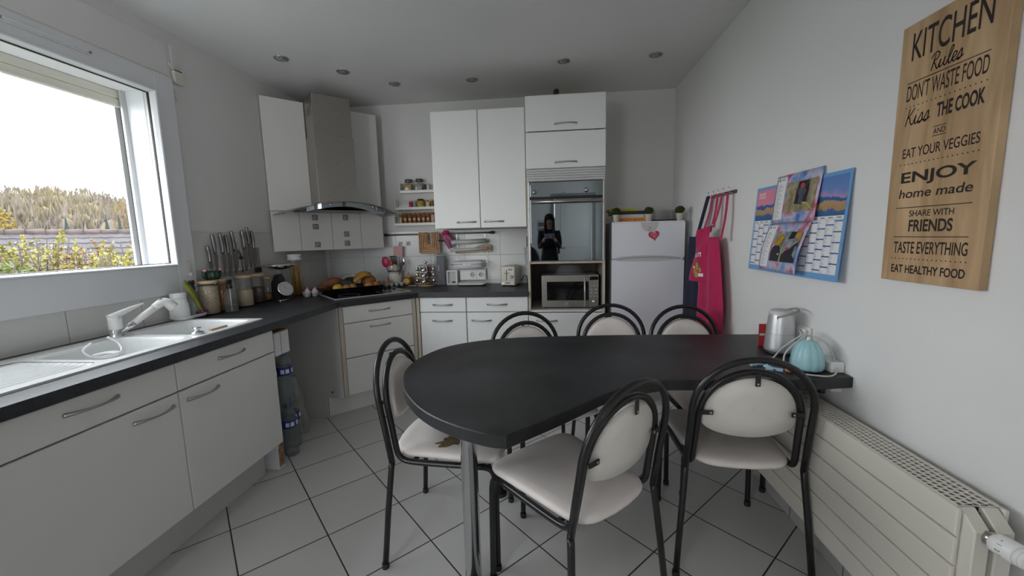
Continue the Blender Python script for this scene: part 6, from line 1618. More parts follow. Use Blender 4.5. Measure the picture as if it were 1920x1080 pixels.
# pink gloves
t = thing('rubber_glove', 'crumpled pink rubber gloves hung over the rail', 'gloves', (-.95, RYY-.02, RZ))
bm = new(); pts = spline([(-.965, RYY-.01, RZ+.012), (-.950, RYY-.04, RZ-.03), (-.925, RYY-.035, RZ-.08), (-.905, RYY-.03, RZ-.135)], 5); n_ = len(pts)
add_tube(bm, pts, [.020+.012*math.sin(PI*i/(n_-1)) for i in range(n_)], 9)
pts = spline([(-.955, RYY-.012, RZ+.012), (-.935, RYY-.045, RZ-.02), (-.90, RYY-.04, RZ-.055), (-.88, RYY-.035, RZ-.09)], 5); n_ = len(pts)
add_tube(bm, pts, [.018+.008*math.sin(PI*i/(n_-1)) for i in range(n_)], 9); obj('palm', bm, mat('glove_mauve', (.36, .10, .20), .5, var=.3, scale=40), t)
bm = new(); pts = spline([(-.975, RYY-.03, RZ-.02), (-.945, RYY-.055, RZ+.008), (-.91, RYY-.045, RZ+.012)], 5); add_tube(bm, pts, [.012+.010*math.sin(PI*i/10) for i in range(len(pts))], 9)
pts = spline([(-.96, RYY-.04, RZ-.055), (-.935, RYY-.06, RZ-.04), (-.915, RYY-.05, RZ-.02)], 5); add_tube(bm, pts, .012, 9); obj('cuff', bm, pink_m, t)
bm = new(); add_tube(bm, [(-1.01, RYY-.055, RZ-.062), (-.955, RYY-.055, RZ-.068)], .006, 8); obj('black_clip', bm, black_m, t)
# hanging roll holder
t = thing('roll_holder', 'chrome hanging holder with three tiers on the rail', 'roll holder', (-.72, RYY-.03, 1.06))
hx0, hx1 = -.895, -.560
bm = new()
for x in (-.850, -.585):
    add_tube(bm, spline([(x, RYY+.010, RZ-.004), (x, RYY, RZ+.011), (x, RYY-.012, RZ), (x, RYY-.012, RZ-.06), (x+.004, RYY-.01, 1.20), (x+.008, RYY-.008, 1.075), (x+.008, RYY-.03, 1.02)], 4), .0028, 7)
    for zz in (1.250, 1.168, 1.060): add_tube(bm, [(x, RYY-.012, zz+.02), (x, RYY-.075, zz-.004), (x, RYY-.085, zz+.010)], .0028, 7)
add_tube(bm, [(hx0-.01, RYY-.085, 1.062), (hx1, RYY-.085, 1.066)], .003, 8)
obj('wire_frame', bm, chrome_m, t)
alf = mat('foil_box', (.55, .58, .57), .35, var=.1, scale=20)
bm = new(); add_tube(bm, [(-.890, RYY-.048, 1.262), (-.585, RYY-.048, 1.270)], .021, 16); t = thing('foil_roll', 'silver roll on the top tier of the hanging holder', 'roll', (-.74, RYY-.048, 1.25), 0, 'rolls in the hanging holder'); obj('roll', bm, alf, t)
bm = new(); add_lathe(bm, [(.0215, 0), (.0215, .030)], M=frame_M((-.600, RYY-.048, 1.2695), (0, 1, 0), (0, 0, 1), (1, 0, 0)), seg=16); obj('green_end', bm, mat('end_green', (.18, .36, .16), .5), t)
t = thing('film_roll', 'slim silver roll on the middle tier of the hanging holder', 'roll', (-.74, RYY-.055, 1.18), 0, 'rolls in the hanging holder'); bm = new(); add_tube(bm, [(-.905, RYY-.052, 1.188), (-.560, RYY-.052, 1.205)], .013, 14); obj('roll', bm, alf, t)
t = thing('wooden_board', 'small wooden board with a curved edge lying on the middle tier', 'board', (-.73, RYY-.03, 1.17))
bm = new(); o = [(-.86, 1.160), (-.535, 1.172), (-.535, 1.235), (-.62, 1.238), (-.665, 1.220), (-.69, 1.208), (-.86, 1.196)]; add_prism(bm, o, 0, .010, M=frame_M((0, RYY-.022, 0), (1, 0, 0), (0, 0, 1), (0, -1, 0)), inset=.002); obj('board', bm, board_m, t)
t = thing('paper_towel', 'white paper towel roll on the lowest tier of the hanging holder', 'paper towel', (-.73, RYY-.05, 1.06))
bm = new(); add_tube(bm, [(-.868, RYY-.050, 1.050), (-.615, RYY-.050, 1.054)], .036, 22); obj('roll', bm, paper_m, t)
bm = new(); add_sheet(bm, lambda u, v: (-.872+.262*u, RYY-.03-.052*math.sin(v*1.9), 1.090-.028*v*v+.006*u), 6, 8, .002); obj('loose_sheet', bm, paper_m, t)

# ================================================================== spice shelves
def shelf(x0, x1, z, lip, y0, label):
    t = thing('picture_ledge', label, 'shelf', ((x0+x1)/2, BY-.04, z), 0, 'white ledge shelves')
    bm = new(); add_box(bm, x0, x1, y0, BY-.0005, z, z+.012, .001); obj('board', bm, white_m, t)
    bm = new(); add_box(bm, x0, x1, y0-.006, y0, z-.004, z+lip, .001); obj('lip', bm, white_m, t)
    bm = new(); add_box(bm, x0-.006, x0, y0-.006, BY-.0005, z-.004, z+.085, .001); obj('end_panel', bm, white_m, t)
    bm = new(); add_box(bm, x0, x1, BY-.008, BY-.0005, z+.012, z+.05, .001); obj('back_strip', bm, white_m, t)
shelf(-1.350, -.920, 1.724, .020, BY-.085, 'top white ledge shelf left of the wall cupboards')
shelf(-1.405, -.920, 1.574, .020, BY-.085, 'middle white ledge shelf left of the wall cupboards')
shelf(-1.420, -.920, 1.430, .020, BY-.085, 'bottom white ledge shelf with the row of spice jars')
def square_jar(x, z, w, h, fm, label, lidm=None, lm=None):
    t = thing('glass_jar', label, 'jar', (x, BY-.045, z), 0, 'jars on the top ledge shelf')
    o = rpoly([(x-w/2, BY-.045-w/2), (x+w/2, BY-.045-w/2), (x+w/2, BY-.045+w/2), (x-w/2, BY-.045+w/2)], w*.15, 4)
    bm = new(); add_pad(bm, o, [(.95, z), (1, z+.004), (1, z+h*.72), (.86, z+h*.78)]); obj('glass', bm, jar_m, t)
    bm = new(); add_pad(bm, o, [(.90, z+.003), (.94, z+.006), (.94, z+h*.60), (.8, z+h*.63)]); obj('contents', bm, fm, t)
    bm = new(); add_lathe(bm, [(w*.46, h*.78), (w*.47, h*.79), (w*.47, h*.97), (w*.43, h)], (x, BY-.045, z), 24); obj('lid', bm, lidm or mat('jar_lid_grey', (.10, .10, .10), .3, .6), t)
dkl = mat('jar_lid_grey', (.12, .12, .12), .3, .6)
square_jar(-1.283, 1.7365, .072, .108, fill_mat('mixed_nuts', (.25, .13, .03), (.62, .45, .22), 90), 'square jar of golden sweets on the top ledge', dkl)
square_jar(-1.182, 1.7365, .072, .110, fill_mat('wrapped_sweets', (.06, .05, .04), (.52, .48, .44), 70), 'square jar of wrapped sweets on the top ledge, right one', dkl)
def vial(x, z, r, h, fm, lidm, label, grp='small pots on the middle ledge shelf', nm='small_pot', cat='pot', y=BY-.05):
    t = thing(nm, label, cat, (x, y, z), 0, grp)
    bm = new(); add_lathe(bm, [(r*.9, 0), (r, .003), (r, h*.74), (r*.75, h*.80)], (x, y, z), 18); obj('jar', bm, fm, t)
    bm = new(); add_lathe(bm, [(r*.85, h*.80), (r*.9, h*.81), (r*.9, h*.98), (r*.8, h)], (x, y, z), 18); obj('lid', bm, lidm, t)
    return t
gl_ = lgrey_m; yl = mat('lid_yellow', (.58, .38, .04), .4)
vial(-1.100, 1.7365, .014, .065, cream_m, gl_, 'slim white vial at the right of the top ledge', 'vials on the top ledge')
vial(-1.128, 1.7365, .010, .062, spc[1], spc[1], 'slim dark vial beside the square jar on the top ledge', 'vials on the top ledge')
vial(-1.272, 1.5865, .017, .070, redp, gl_, 'red-filled little pot at the left of the middle ledge')
vial(-1.236, 1.5865, .016, .070, mat('lilac_fill', (.36, .28, .36), .5), gl_, 'pale lilac little pot on the middle ledge')
vial(-1.178, 1.5865, .032, .080, mat('label_yellow', (.50, .36, .05), .5, var=.6, scale=60), mat('lid_plum', (.05, .015, .03), .4), 'wide pot with a yellow label and plum lid on the middle ledge')
vial(-1.130, 1.5865, .016, .070, spc[3], yl, 'yellow-lidded pot behind the low cream pot', y=BY-.030)
vial(-1.106, 1.5865, .018, .052, mat('cream_label', (.66, .60, .42), .5), cream_m, 'low cream pot at the right of the middle ledge', y=BY-.062)
vial(-1.080, 1.5865, .018, .072, spc[3], yl, 'yellow-lidded pot touching the wall cupboard', y=BY-.030)
amb = mat('spice_amber', (.28, .10, .025), .35, var=.3, scale=25); ambl = mat('spice_lid', (.30, .11, .03), .35); wl_ = mat('round_label', (.62, .50, .40), .6)
NM = ['yellow-lidded spice jar at the left end of the bottom ledge', 'first amber spice jar after the yellow-lidded one', 'second amber spice jar after the yellow-lidded one', 'third amber spice jar after the yellow-lidded one', 'fourth amber spice jar from the left on the bottom ledge', 'fifth amber spice jar from the left on the bottom ledge', 'last amber spice jar before the red-lidded one', 'red-lidded spice jar at the right end of the bottom ledge']
for k in range(8):
    x = -1.372+.0435*k
    t = vial(x, 1.4425, .019, .100, amb if 0 < k < 7 else (spc[3] if k == 0 else mat('pale_spice', (.50, .40, .30), .5)), ambl if 0 < k < 7 else (yl if k == 0 else redp), NM[k], 'spice jars on the bottom ledge', 'spice_jar', 'spice jar')
    bm = new()
    if k: add_lathe(bm, [(.013, 0), (.0125, .0008), (0, .001)], M=frame_M((x, BY-.0695, 1.4425+.042), (1, 0, 0), (0, 0, 1), (0, -1, 0)), seg=16)
    else: add_box(bm, x-.008, x+.008, BY-.0697, BY-.068, 1.455, 1.50)
    obj('label_print', bm, wl_, t)
# decor tiles on the back wall
for q, (u, z) in enumerate(((-1.408, 1.262), (-1.330, 1.262))):
    t = thing('decor_tile', ['small grey decor tile on the back wall, left one under the rail', 'small grey decor tile on the back wall, right one under the rail'][q], 'tile', (u, BY-.012, z), 0, 'decor tiles under the rail')
    bm = new(); add_box(bm, u-.022, u+.022, BY-.013, BY-.0101, z-.022, z+.022, .001); obj('tile', bm, lgrey_m, t)
    bm = new(); add_tube(bm, [(u+.012*math.cos(2*PI*k/14), BY-.0135, z+.012*math.sin(2*PI*k/14)) for k in range(14)], .002, 5, closed=True); add_tube(bm, [(u-.014, BY-.0135, z-.014), (u+.014, BY-.0135, z+.014)], .002, 5); obj('motif', bm, grey_m, t)

# ================================================================== on the fridge
FT = 1.3945
def topiary(x, y, label):
    t = thing('topiary_plant', label, 'plant', (x, y, FT), 0, 'little topiary pots on the fridge')
    bm = new(); add_lathe(bm, [(.019, 0), (.020, .002), (.027, .044), (.0285, .046), (.0285, .054), (.024, .054), (.022, .046)], (x, y, FT), 22); obj('pot', bm, mat('cement_pot', (.52, .47, .40), .8, var=.08, scale=50) if 'cement_pot' not in MATS else MATS['cement_pot'], t)
    bm = new(); c = Vector((x, y, FT+.078))
    add_ball(bm, c, .030, .030, .026, 14, 10)
    for k in range(520):
        d = Vector((random.gauss(0, 1), random.gauss(0, 1), random.gauss(0, 1))).normalized()
        p = c+Vector((d.x*.034, d.y*.034, d.z*.029)); e = d.orthogonal().normalized(); e.rotate(Matrix.Rotation(random.random()*6.28, 3, d)); g = d.cross(e)
        s = .0055; tip = p+d*random.uniform(.001, .006)
        bm.faces.new([bm.verts.new(p-e*s*.5-d*.004), bm.verts.new(p+e*s*.5-d*.004), bm.verts.new(tip+g*s*.6)])
    obj('foliage', bm, mat('topiary_green', (.045, .05, .012), .8, var=.5, scale=50) if 'topiary_green' not in MATS else MATS['topiary_green'], t, recalc=False)
topiary(.512, 3.178, 'leftmost topiary ball in a small pot on the fridge')
topiary(.757, 3.178, 'middle topiary ball in a small pot on the fridge, above the badge')
topiary(.986, 3.178, 'rightmost topiary ball in a small pot at the fridge corner')
def book(x0, x1, y0, y1, z0, th, m, label, txt=None, rz=0.0):
    t = thing('book', label, 'book', ((x0+x1)/2, y0, z0), 0, 'books stacked on the fridge')
    M = Matrix.Translation(((x0+x1)/2, (y0+y1)/2, z0)) @ Matrix.Rotation(rz, 4, 'Z') @ Matrix.Translation((-(x0+x1)/2, -(y0+y1)/2, 0))
    bm = new(); add_box(bm, x0, x1, y0, y1, 0, .003, M=M); add_box(bm, x0, x1, y0, y1, th-.003, th, M=M); add_box(bm, x0, x1, y0, y0+.003, .003, th-.003, M=M); cv = obj('cover', bm, m, t)
    bm = new(); add_box(bm, x0+.004, x1-.004, y0+.003, y1-.004, .003, th-.003, M=M); obj('pages', bm, paper_m, t)
    if txt:
        bm = new(); add_text(bm, txt, (x0+.012, y0-.0002, z0+th*.28), (1, 0, 0), (0, 0, 1), w=(x1-x0)*.86, h=th*.46, bold=.02); obj('spine_print', bm, redp, cv, recalc=False)
BX = (.495, .745)
book(.535, .745, 3.222, 3.44, FT, .034, mat('book_orange', (.66, .34, .10), .5), 'orange book with red spine lettering at the bottom of the fridge stack', 'MEILLEURE MAISON')
book(.515, .735, 3.226, 3.44, FT+.0345, .022, lgrey_m, 'grey book second in the stack on the fridge')
book(.485, .742, 3.228, 3.43, FT+.057, .026, mat('book_black', (.02, .02, .022), .4), 'black book third in the stack on the fridge')
book(.470, .680, 3.240, 3.43, FT+.0835, .020, mat('book_yellow', (.42, .40, .03), .5), 'yellow-green book on top of the fridge stack', None, .03)
t = thing('glass_box', 'clear glass box near the right end of the fridge top', 'box', (.905, 3.28, FT))
bm = new()
add_box(bm, .815, .820, 3.235, 3.36, FT+.012, FT+.085); add_box(bm, .995, 1.0, 3.235, 3.36, FT+.012, FT+.085); add_box(bm, .82, .995, 3.235, 3.240, FT+.012, FT+.085); add_box(bm, .82, .995, 3.355, 3.36, FT+.012, FT+.085)
obj('glass', bm, jar_m, t)
bm = new(); add_box(bm, .80, 1.005, 3.226, 3.37, FT, FT+.011, .003); obj('tray', bm, black_m, t)
bm = new(); add_box(bm, .782, .99, 3.225, 3.40, FT, FT+.0, .0) if False else None
bm.free()
t = thing('flat_folder', 'thin dark folder lying on the fridge behind the middle plant', 'folder', (.79, 3.4, FT))
bm = new(); add_box(bm, .755, .795, 3.23, 3.42, FT, FT+.012, .002); obj('cover', bm, black_m, t)

# ================================================================== in the gap under the worktop
bot_m = glass_mat('bottle_plastic', (.82, .85, .86), .12, .10, .22, (.36, .39, .40)); lab_blue = mat('label_blue', (.02, .04, .26), .4); capm = mat('cap_blue', (.05, .12, .40), .4)
def water_bottle(x, y, z, label, lay=None):
    t = thing('water_bottle', label, 'bottle', (x, y, z), 0, 'water bottles in the gap under the worktop')
    M = Matrix.Translation((x, y, z))
    prof = [(.030, 0), (.040, .006), (.042, .02)]
    for k in range(8): prof += [(.0425, .03+.018*k), (.0395, .039+.018*k)]
    prof += [(.0425, .18), (.0425, .235), (.040, .25), (.034, .275), (.020, .297), (.013, .303), (.013, .312)]
    bm = new(); add_lathe(bm, prof, M=M, seg=22); obj('bottle', bm, bot_m, t)
    bm = new(); add_lathe(bm, [(.0432, .182), (.0432, .232)], M=M, seg=22, capb=False, capt=False); lb = obj('label_band', bm, lab_blue, t)
    bm = new()
    for a in (-1.2, -.6, .2): add_box(bm, .0434, .0437, -.010, .010, .195, .220, M=M @ Matrix.Rotation(a, 4, 'Z'))
    obj('label_print', bm, white_m, lb)
    bm = new(); add_lathe(bm, [(.015, .304), (.0155, .306), (.0155, .322), (.014, .324)], M=M, seg=16); obj('cap', bm, capm, t)
    return t
WB = [(-1.66, 2.112, 0, 'bottom row water bottle nearest the cabinet side'), (-1.600, 2.180, 0, 'bottom row water bottle standing forward on the floor'), (-1.690, 2.205, 0, 'bottom row water bottle behind the forward one'), (-1.65, 2.285, 0, 'bottom row water bottle farthest from the sink cabinet'),
      (-1.655, 2.115, .326, 'upper row water bottle right under the paper box'), (-1.61, 2.195, .326, 'upper row water bottle on the forward bottle'), (-1.700, 2.210, .326, 'upper row water bottle at the back')]
w0 = water_bottle(*WB[0])
for x, y, z, lb in WB[1:]: dup(w0, (x, y, z), random.random()*0, lb)
t = thing('paper_box', 'white cardboard box perched on the water bottles under the worktop', 'box', (-1.63, 2.14, .652))
bm = new(); add_box(bm, -1.70, -1.565, 2.075, 2.20, .652, .785, .003); obj('carton', bm, paper_m, t)
bm = new(); add_box(bm, -1.565, -1.5635, 2.125, 2.128, .655, .782); obj('flap_seam', bm, grey_m, t)
bm = new(); add_box(bm, -1.705, -1.56, 2.08, 2.195, .7855, .793, .002); obj('brown_top', bm, board_m, t)
def bagf(u, v):
    a = 2*PI*u; r = (.085+.018*math.sin(5*a+3*v)+.012*math.sin(9*a-5*v))*(1-.55*v*v)
    return (-1.77+r*math.cos(a), 2.43+1.15*r*math.sin(a), .004+.40*v+.012*math.sin(7*a)*v)
bm = new(); add_sheet(bm, bagf, 40, 16, .002); t = thing('plastic_bag', 'crumpled clear plastic bag on the floor beside the water bottles', 'bag', (-1.77, 2.43, 0)); obj('film', bm, bag_m, t)
bm = new(); add_ball(bm, (-1.76, 2.42, .13), .055, .06, .11, 16, 10, noise=.06); obj('contents', bm, mat('bag_contents', (.50, .46, .38), .8, var=.3, scale=20), t)
t = thing('printed_carton', 'small printed food carton on the floor at the plinth end', 'carton', (-1.60, 2.055, 0))
bm = new(); add_box(bm, -1.66, -1.565, 2.012, 2.062, .0, .155, .002); obj('box', bm, paper_m, t)
bm = new(); add_box(bm, -1.5652, -1.5642, 2.016, 2.058, .012, .150); obj('printed_panel', bm, smoke('carton_print', [(.05, .08, .03), (.30, .12, .05), (.40, .30, .18)], 28, 2), t)
# ================================================================== outside the window
def gp(lat, dep, z=0.0):                                     # garden layout: metres to the side of and along the house diagonal
    c, s = math.cos(YAW), math.sin(YAW)
    return Vector((c*lat-s*dep, s*lat+c*dep, z))
GZ = -.80
bm = new()
n_ = 30
def hill_z(lat, dep):
    r = math.hypot(lat, dep)
    return GZ+max(0, (r-40)*.060)+1.2*math.sin(lat*.07+1)+.8*math.sin(dep*.11) if r > 40 else GZ
g = [[bm.verts.new(gp(-260+300*i/40, 3+197*j/40, hill_z(-260+300*i/40, 3+197*j/40))) for j in range(41)] for i in range(41)]
g2 = []
for i in range(40):
    for j in range(40):
        if all((v.co.x < LX-.9) for v in (g[i][j], g[i+1][j], g[i+1][j+1], g[i][j+1])): bm.faces.new((g[i][j], g[i+1][j], g[i+1][j+1], g[i][j+1])).smooth = True
add_box(bm, -30, LX-.31, -12, 16, GZ-.2, GZ)
struct('ground', bm, mat('grass_ground', (.04, .05, .02), .9, var=.4, scale=.6))
# wooded hillside
def wood_hill(name, cols, seed, sc, bump=0):
    m = bpy.data.materials.new(name); m.use_nodes = True
    n, l = m.node_tree.nodes, m.node_tree.links; b = n['Principled BSDF']; b.inputs['Roughness'].default_value = 1; b.inputs['Specular IOR Level'].default_value = 0
    geo = n.new('ShaderNodeNewGeometry'); mp = n.new('ShaderNodeMapping'); mp.inputs['Scale'].default_value = (sc, sc, sc*.22); mp.inputs['Location'].default_value = (seed, 0, 0)
    nz = n.new('ShaderNodeTexNoise'); nz.inputs['Detail'].default_value = 6; nz.inputs['Scale'].default_value = 1; nz.inputs['Roughness'].default_value = .7
    n2 = n.new('ShaderNodeTexNoise'); n2.inputs['Scale'].default_value = .07; n2.inputs['Detail'].default_value = 2
    l.new(geo.outputs['Position'], mp.inputs[0]); l.new(mp.outputs[0], nz.inputs['Vector']); l.new(geo.outputs['Position'], n2.inputs['Vector'])
    ad = n.new('ShaderNodeMath'); ad.operation = 'MULTIPLY_ADD'; ad.inputs[1].default_value = .55
    l.new(nz.outputs['Fac'], ad.inputs[0])
    mu = n.new('ShaderNodeMath'); mu.operation = 'MULTIPLY'; mu.inputs[1].default_value = .45; l.new(n2.outputs['Fac'], mu.inputs[0]); l.new(mu.outputs[0], ad.inputs[2])
    r = n.new('ShaderNodeValToRGB'); r.color_ramp.elements[0].position = .36; r.color_ramp.elements[1].position = .62
    r.color_ramp.elements[0].color = (*cols[0], 1); r.color_ramp.elements[1].color = (*cols[-1], 1)
    for i, c in enumerate(cols[1:-1]): r.color_ramp.elements.new(.36+.26*(i+1)/(len(cols)-1)).color = (*c, 1)
    l.new(ad.outputs[0], r.inputs[0]); l.new(r.outputs[0], b.inputs['Base Color']); return m
woodm = wood_hill('bare_wood', [(.100, .086, .086), (.125, .105, .098), (.130, .110, .084), (.160, .132, .070)], 0, 1.6)  # palette lifted and flattened to paint in distance haze
bm = new(); rnd = random.Random(5)
for k in range(2600):
    dep = rnd.uniform(44, 125); lat = -min(dep*rnd.uniform(.35, 2.6), 250)
    z = hill_z(lat, dep); h = rnd.uniform(3.6, 6.0); r = rnd.uniform(1.5, 2.8)
    c = gp(lat, dep, z+h*.55)
    add_ball(bm, c, r*.6, r*.6, h*.42, 7, 5, noise=.3)
    for q in range(64):
        d = Vector((rnd.gauss(0, 1), rnd.gauss(0, 1), rnd.gauss(0, 1)+.4)).normalized(); p = Vector(c)+Vector((d.x*r, d.y*r, d.z*h*.58)); e = Vector((rnd.uniform(-.3, .3), rnd.uniform(-.3, .3), 1)).normalized(); f_ = e.cross(Vector((rnd.gauss(0, 1), rnd.gauss(0, 1), 0)).normalized()); L = rnd.uniform(.5, 1.2)
        bm.faces.new([bm.verts.new(p-f_*.10), bm.verts.new(p+e*L*.8), bm.verts.new(p+f_*.10), bm.verts.new(p-e*L*.8)])
for f in bm.faces: f.smooth = True
o = obj('hillside_wood', bm, woodm, recalc=False); o['kind'] = 'stuff'; tag(o, 'grey-brown wooded hillside far behind the neighbouring roof', 'wood')
# neighbouring roof
RG = math.radians(25)
rd = Vector((.569, .822, 0)); rn = Vector((.822, -.569, 0))
R0 = Vector((-13.0, 9.8, 0))
t = thing('neighbour_house', 'neighbouring house with a mauve-brown tiled roof beyond the shrubs', 'house', tuple(R0+Vector((0, 0, GZ))))
bm = new(); NCs = 12
for side in (1, -1):
    for c in range(NCs):
        a, b = c*.34, (c+1)*.34+.03
        rows = []
        for i in range(0, 200):
            s = -11+.11*i
            w = .012*(i % 2)
            rows.append([bm.verts.new(R0+rd*s+rn*side*(q*math.cos(RG))+Vector((0, 0, 1.69-q*math.sin(RG)+w+lift))) for q, lift in ((a, .0), (b, .030), (b, -.03))])
        for r1_, r2_ in zip(rows, rows[1:]):
            bm.faces.new((r1_[0], r2_[0], r2_[1], r1_[1])); bm.faces.new((r1_[1], r2_[1], r2_[2], r1_[2]))
obj('roof', bm, mat('roof_tiles', (.040, .034, .037), .8, var=.35, scale=2.5), t, recalc=False)
bm = new()
for i in range(64): add_tube(bm, [R0+rd*(-11+.34*i)+Vector((0, 0, 1.70)), R0+rd*(-11+.34*i+.36)+Vector((0, 0, 1.715))], [.085, .095], 10)
obj('ridge_tiles', bm, mat('ridge_tile', (.055, .038, .034), .8, var=.4, scale=4), t)
bm = new(); Mh = frame_M(R0, rd, rn, (0, 0, 1)); add_box(bm, -10.7, 10.5, -3.4, 3.4, GZ, .12, M=Mh)
for s in (-10.7, 10.4): add_prism(bm, [(-3.4, .12), (3.4, .12), (0, 1.57)], s, s+.1, M=Mh @ frame_M((0, 0, 0), (0, 1, 0), (0, 0, 1), (1, 0, 0)))
obj('wall', bm, mat('render_wall', (.2, .18, .16), .9), t)
# single trees behind the roof
def leafy(bm, c, rx, ry, rz, n, s, rnd, up=.3):
    for k in range(n):
        d = Vector((rnd.gauss(0, 1), rnd.gauss(0, 1), rnd.gauss(0, 1))).normalized(); q = rnd.random()**.35
        p = Vector(c)+Vector((d.x*rx*q, d.y*ry*q, d.z*rz*q))
        a = Vector((rnd.gauss(0, 1), rnd.gauss(0, 1), rnd.gauss(0, 1)+up)).normalized(); b = a.orthogonal().normalized(); b.rotate(Matrix.Rotation(rnd.random()*6.28, 3, a))
        L = s*rnd.uniform(.6, 1.3)
        bm.faces.new([bm.verts.new(p-b*L*.28), bm.verts.new(p+a*L*.5), bm.verts.new(p+b*L*.28), bm.verts.new(p-a*L*.5)])
def tree(name, label, lat, dep, ztop, w, m, kind='round', seed=1):
    rnd = random.Random(seed); base = gp(lat, dep, hill_z(lat, dep)); t = thing(name, label, 'tree', tuple(base))
    H = ztop-base.z
    bm = new(); add_tube(bm, [base, base+Vector((0, 0, H*.5)), base+Vector((.05, 0, H*.9))], [w*.09, w*.06, w*.02], 8); obj('trunk', bm, mat('bark', (.06, .045, .035), .9) if 'bark' not in MATS else MATS['bark'], t)
    bm = new()
    if kind == 'cone':
        for k in range(9):
            s = k/9; add_lathe(bm, [(w*.5*(1-s)*1.0, H*(.08+.1*k)), (w*.5*(1-s)*.35, H*(.08+.1*k)+H*.16)], tuple(base), 9, flute=lambda a, z: .25*math.cos(5*a+z*9))
    else: leafy(bm, base+Vector((0, 0, H*.62)), w*.5, w*.5, H*.42, 3400, w*.05, rnd)
    obj('crown', bm, m, t, recalc=(kind == 'cone'))
yel_t = mat('yellow_foliage', (.17, .115, .014), .9, var=.5, scale=2); org_t = mat('orange_foliage', (.14, .08, .035), .9, var=.4, scale=1.5); fir = mat('fir_green', (.014, .024, .015), .9, var=.4, scale=1)
tree('yellow_tree', 'yellow-leaved tree at the left edge of the window view', -31.6, 23.5, 4.6, 3.9, yel_t, seed=2)
tree('orange_tree', 'pale orange tree at the right of the window view behind the roof', -32.6, 34.5, 5.0, 2.0, org_t, seed=3)
tree('fir_tree', 'small dark conifer above the roof ridge, left of the other two', -31.8, 29, 3.25, 1.6, fir, 'cone', 4)
tree('fir_tree', 'dark conifer above the roof ridge, middle of the three', -31.9, 32, 3.6, 1.5, fir, 'cone', 5)
tree('fir_tree', 'dark conifer above the roof ridge, nearest the orange tree', -30.4, 31.5, 3.5, 1.6, fir, 'cone', 6)
# shrubs in the garden
def shrub(name, label, lat, dep, ztop, w, m, m2, n, s, seed, sprigs=8):
    rnd = random.Random(seed); b = gp(lat, dep, GZ); t = thing(name, label, 'shrub', tuple(b), 0, 'garden shrubs below the window')
    bm = new()
    for k in range(9):
        a = rnd.random()*6.28; r = w*.42*rnd.random(); add_tube(bm, spline([b+Vector((0, 0, 0)), b+Vector((r*.5*math.cos(a), r*.5*math.sin(a), (ztop-GZ)*.5)), b+Vector((r*math.cos(a), r*math.sin(a), (ztop-GZ)*.9))], 3), [.02, .018, .016, .014, .012, .008, .005], 5)
    obj('stem', bm, MATS['bark'], t)
    bm = new(); H = (ztop-GZ); leafy(bm, b+Vector((0, 0, H*.52)), w*.5, w*.5, H*.40, n, s, rnd)
    obj('foliage', bm, m, t, recalc=False)
    if sprigs:
        bm = new()
        for k in range(sprigs):
            a = rnd.random()*6.28; r = w*.42*rnd.random()**.5; p = b+Vector((r*math.cos(a), r*math.sin(a), H*.72)); L = rnd.uniform(.16, .30)*H*.9*(1-.5*r/w)
            d = Vector((.5*math.cos(a)*r/w*2, .5*math.sin(a)*r/w*2, 1)).normalized()
            for q in range(60):
                pp = p+d*L*rnd.random(); e = Vector((rnd.gauss(0, 1), rnd.gauss(0, 1), rnd.gauss(0, 1)+.8)).normalized(); f = e.orthogonal().normalized(); l_ = s*rnd.uniform(.8, 1.5)
                bm.faces.new([bm.verts.new(pp-f*l_*.22), bm.verts.new(pp+e*l_*.6), bm.verts.new(pp+f*l_*.22), bm.verts.new(pp-e*l_*.2)])
        obj('flower_sprig', bm, m2, t, recalc=False)
lg_ = mat('leaf_green', (.055, .090, .014), .7, var=.5, scale=9); yg_ = mat('leaf_yellow_green', (.17, .15, .026), .7, var=.4, scale=9); bl_ = mat('blossom_beige', (.16, .135, .10), .8, var=.4, scale=14); og_ = mat('leaf_orange', (.17, .10, .025), .7, var=.4, scale=9)
shrub('garden_shrub', 'bright green shrub at the left edge of the window view', -6.0, 4.5, 1.42, 1.5, lg_, yg_, 3400, .06, 11, 6)
shrub('garden_shrub', 'yellow-green shrub with a tall spray, left part of the window view', -6.15, 5.1, 1.66, 1.0, yg_, yg_, 2200, .055, 12, 9)
shrub('garden_shrub', 'pale blossoming shrub in the middle of the window view', -6.9, 6.1, 1.56, 1.7, bl_, bl_, 4200, .06, 13, 10)
shrub('garden_shrub', 'orange-tinged shrub right of the blossoming shrub', -5.75, 5.3, 1.48, 1.0, og_, yg_, 2400, .055, 14, 9)
shrub('garden_shrub', 'yellow-green shrub with upright sprigs near the outer window jamb', -5.1, 5.1, 1.42, .9, yg_, yg_, 1900, .055, 15, 10)
shrub('garden_shrub', 'yellow-green shrub partly hidden by the white outer jamb', -5.5, 6.0, 1.60, 1.0, yg_, og_, 2200, .055, 16, 10)
shrub('garden_shrub', 'low green shrub right under the kitchen window', -4.6, 3.7, 1.12, 1.1, lg_, yg_, 2600, .06, 17, 4)

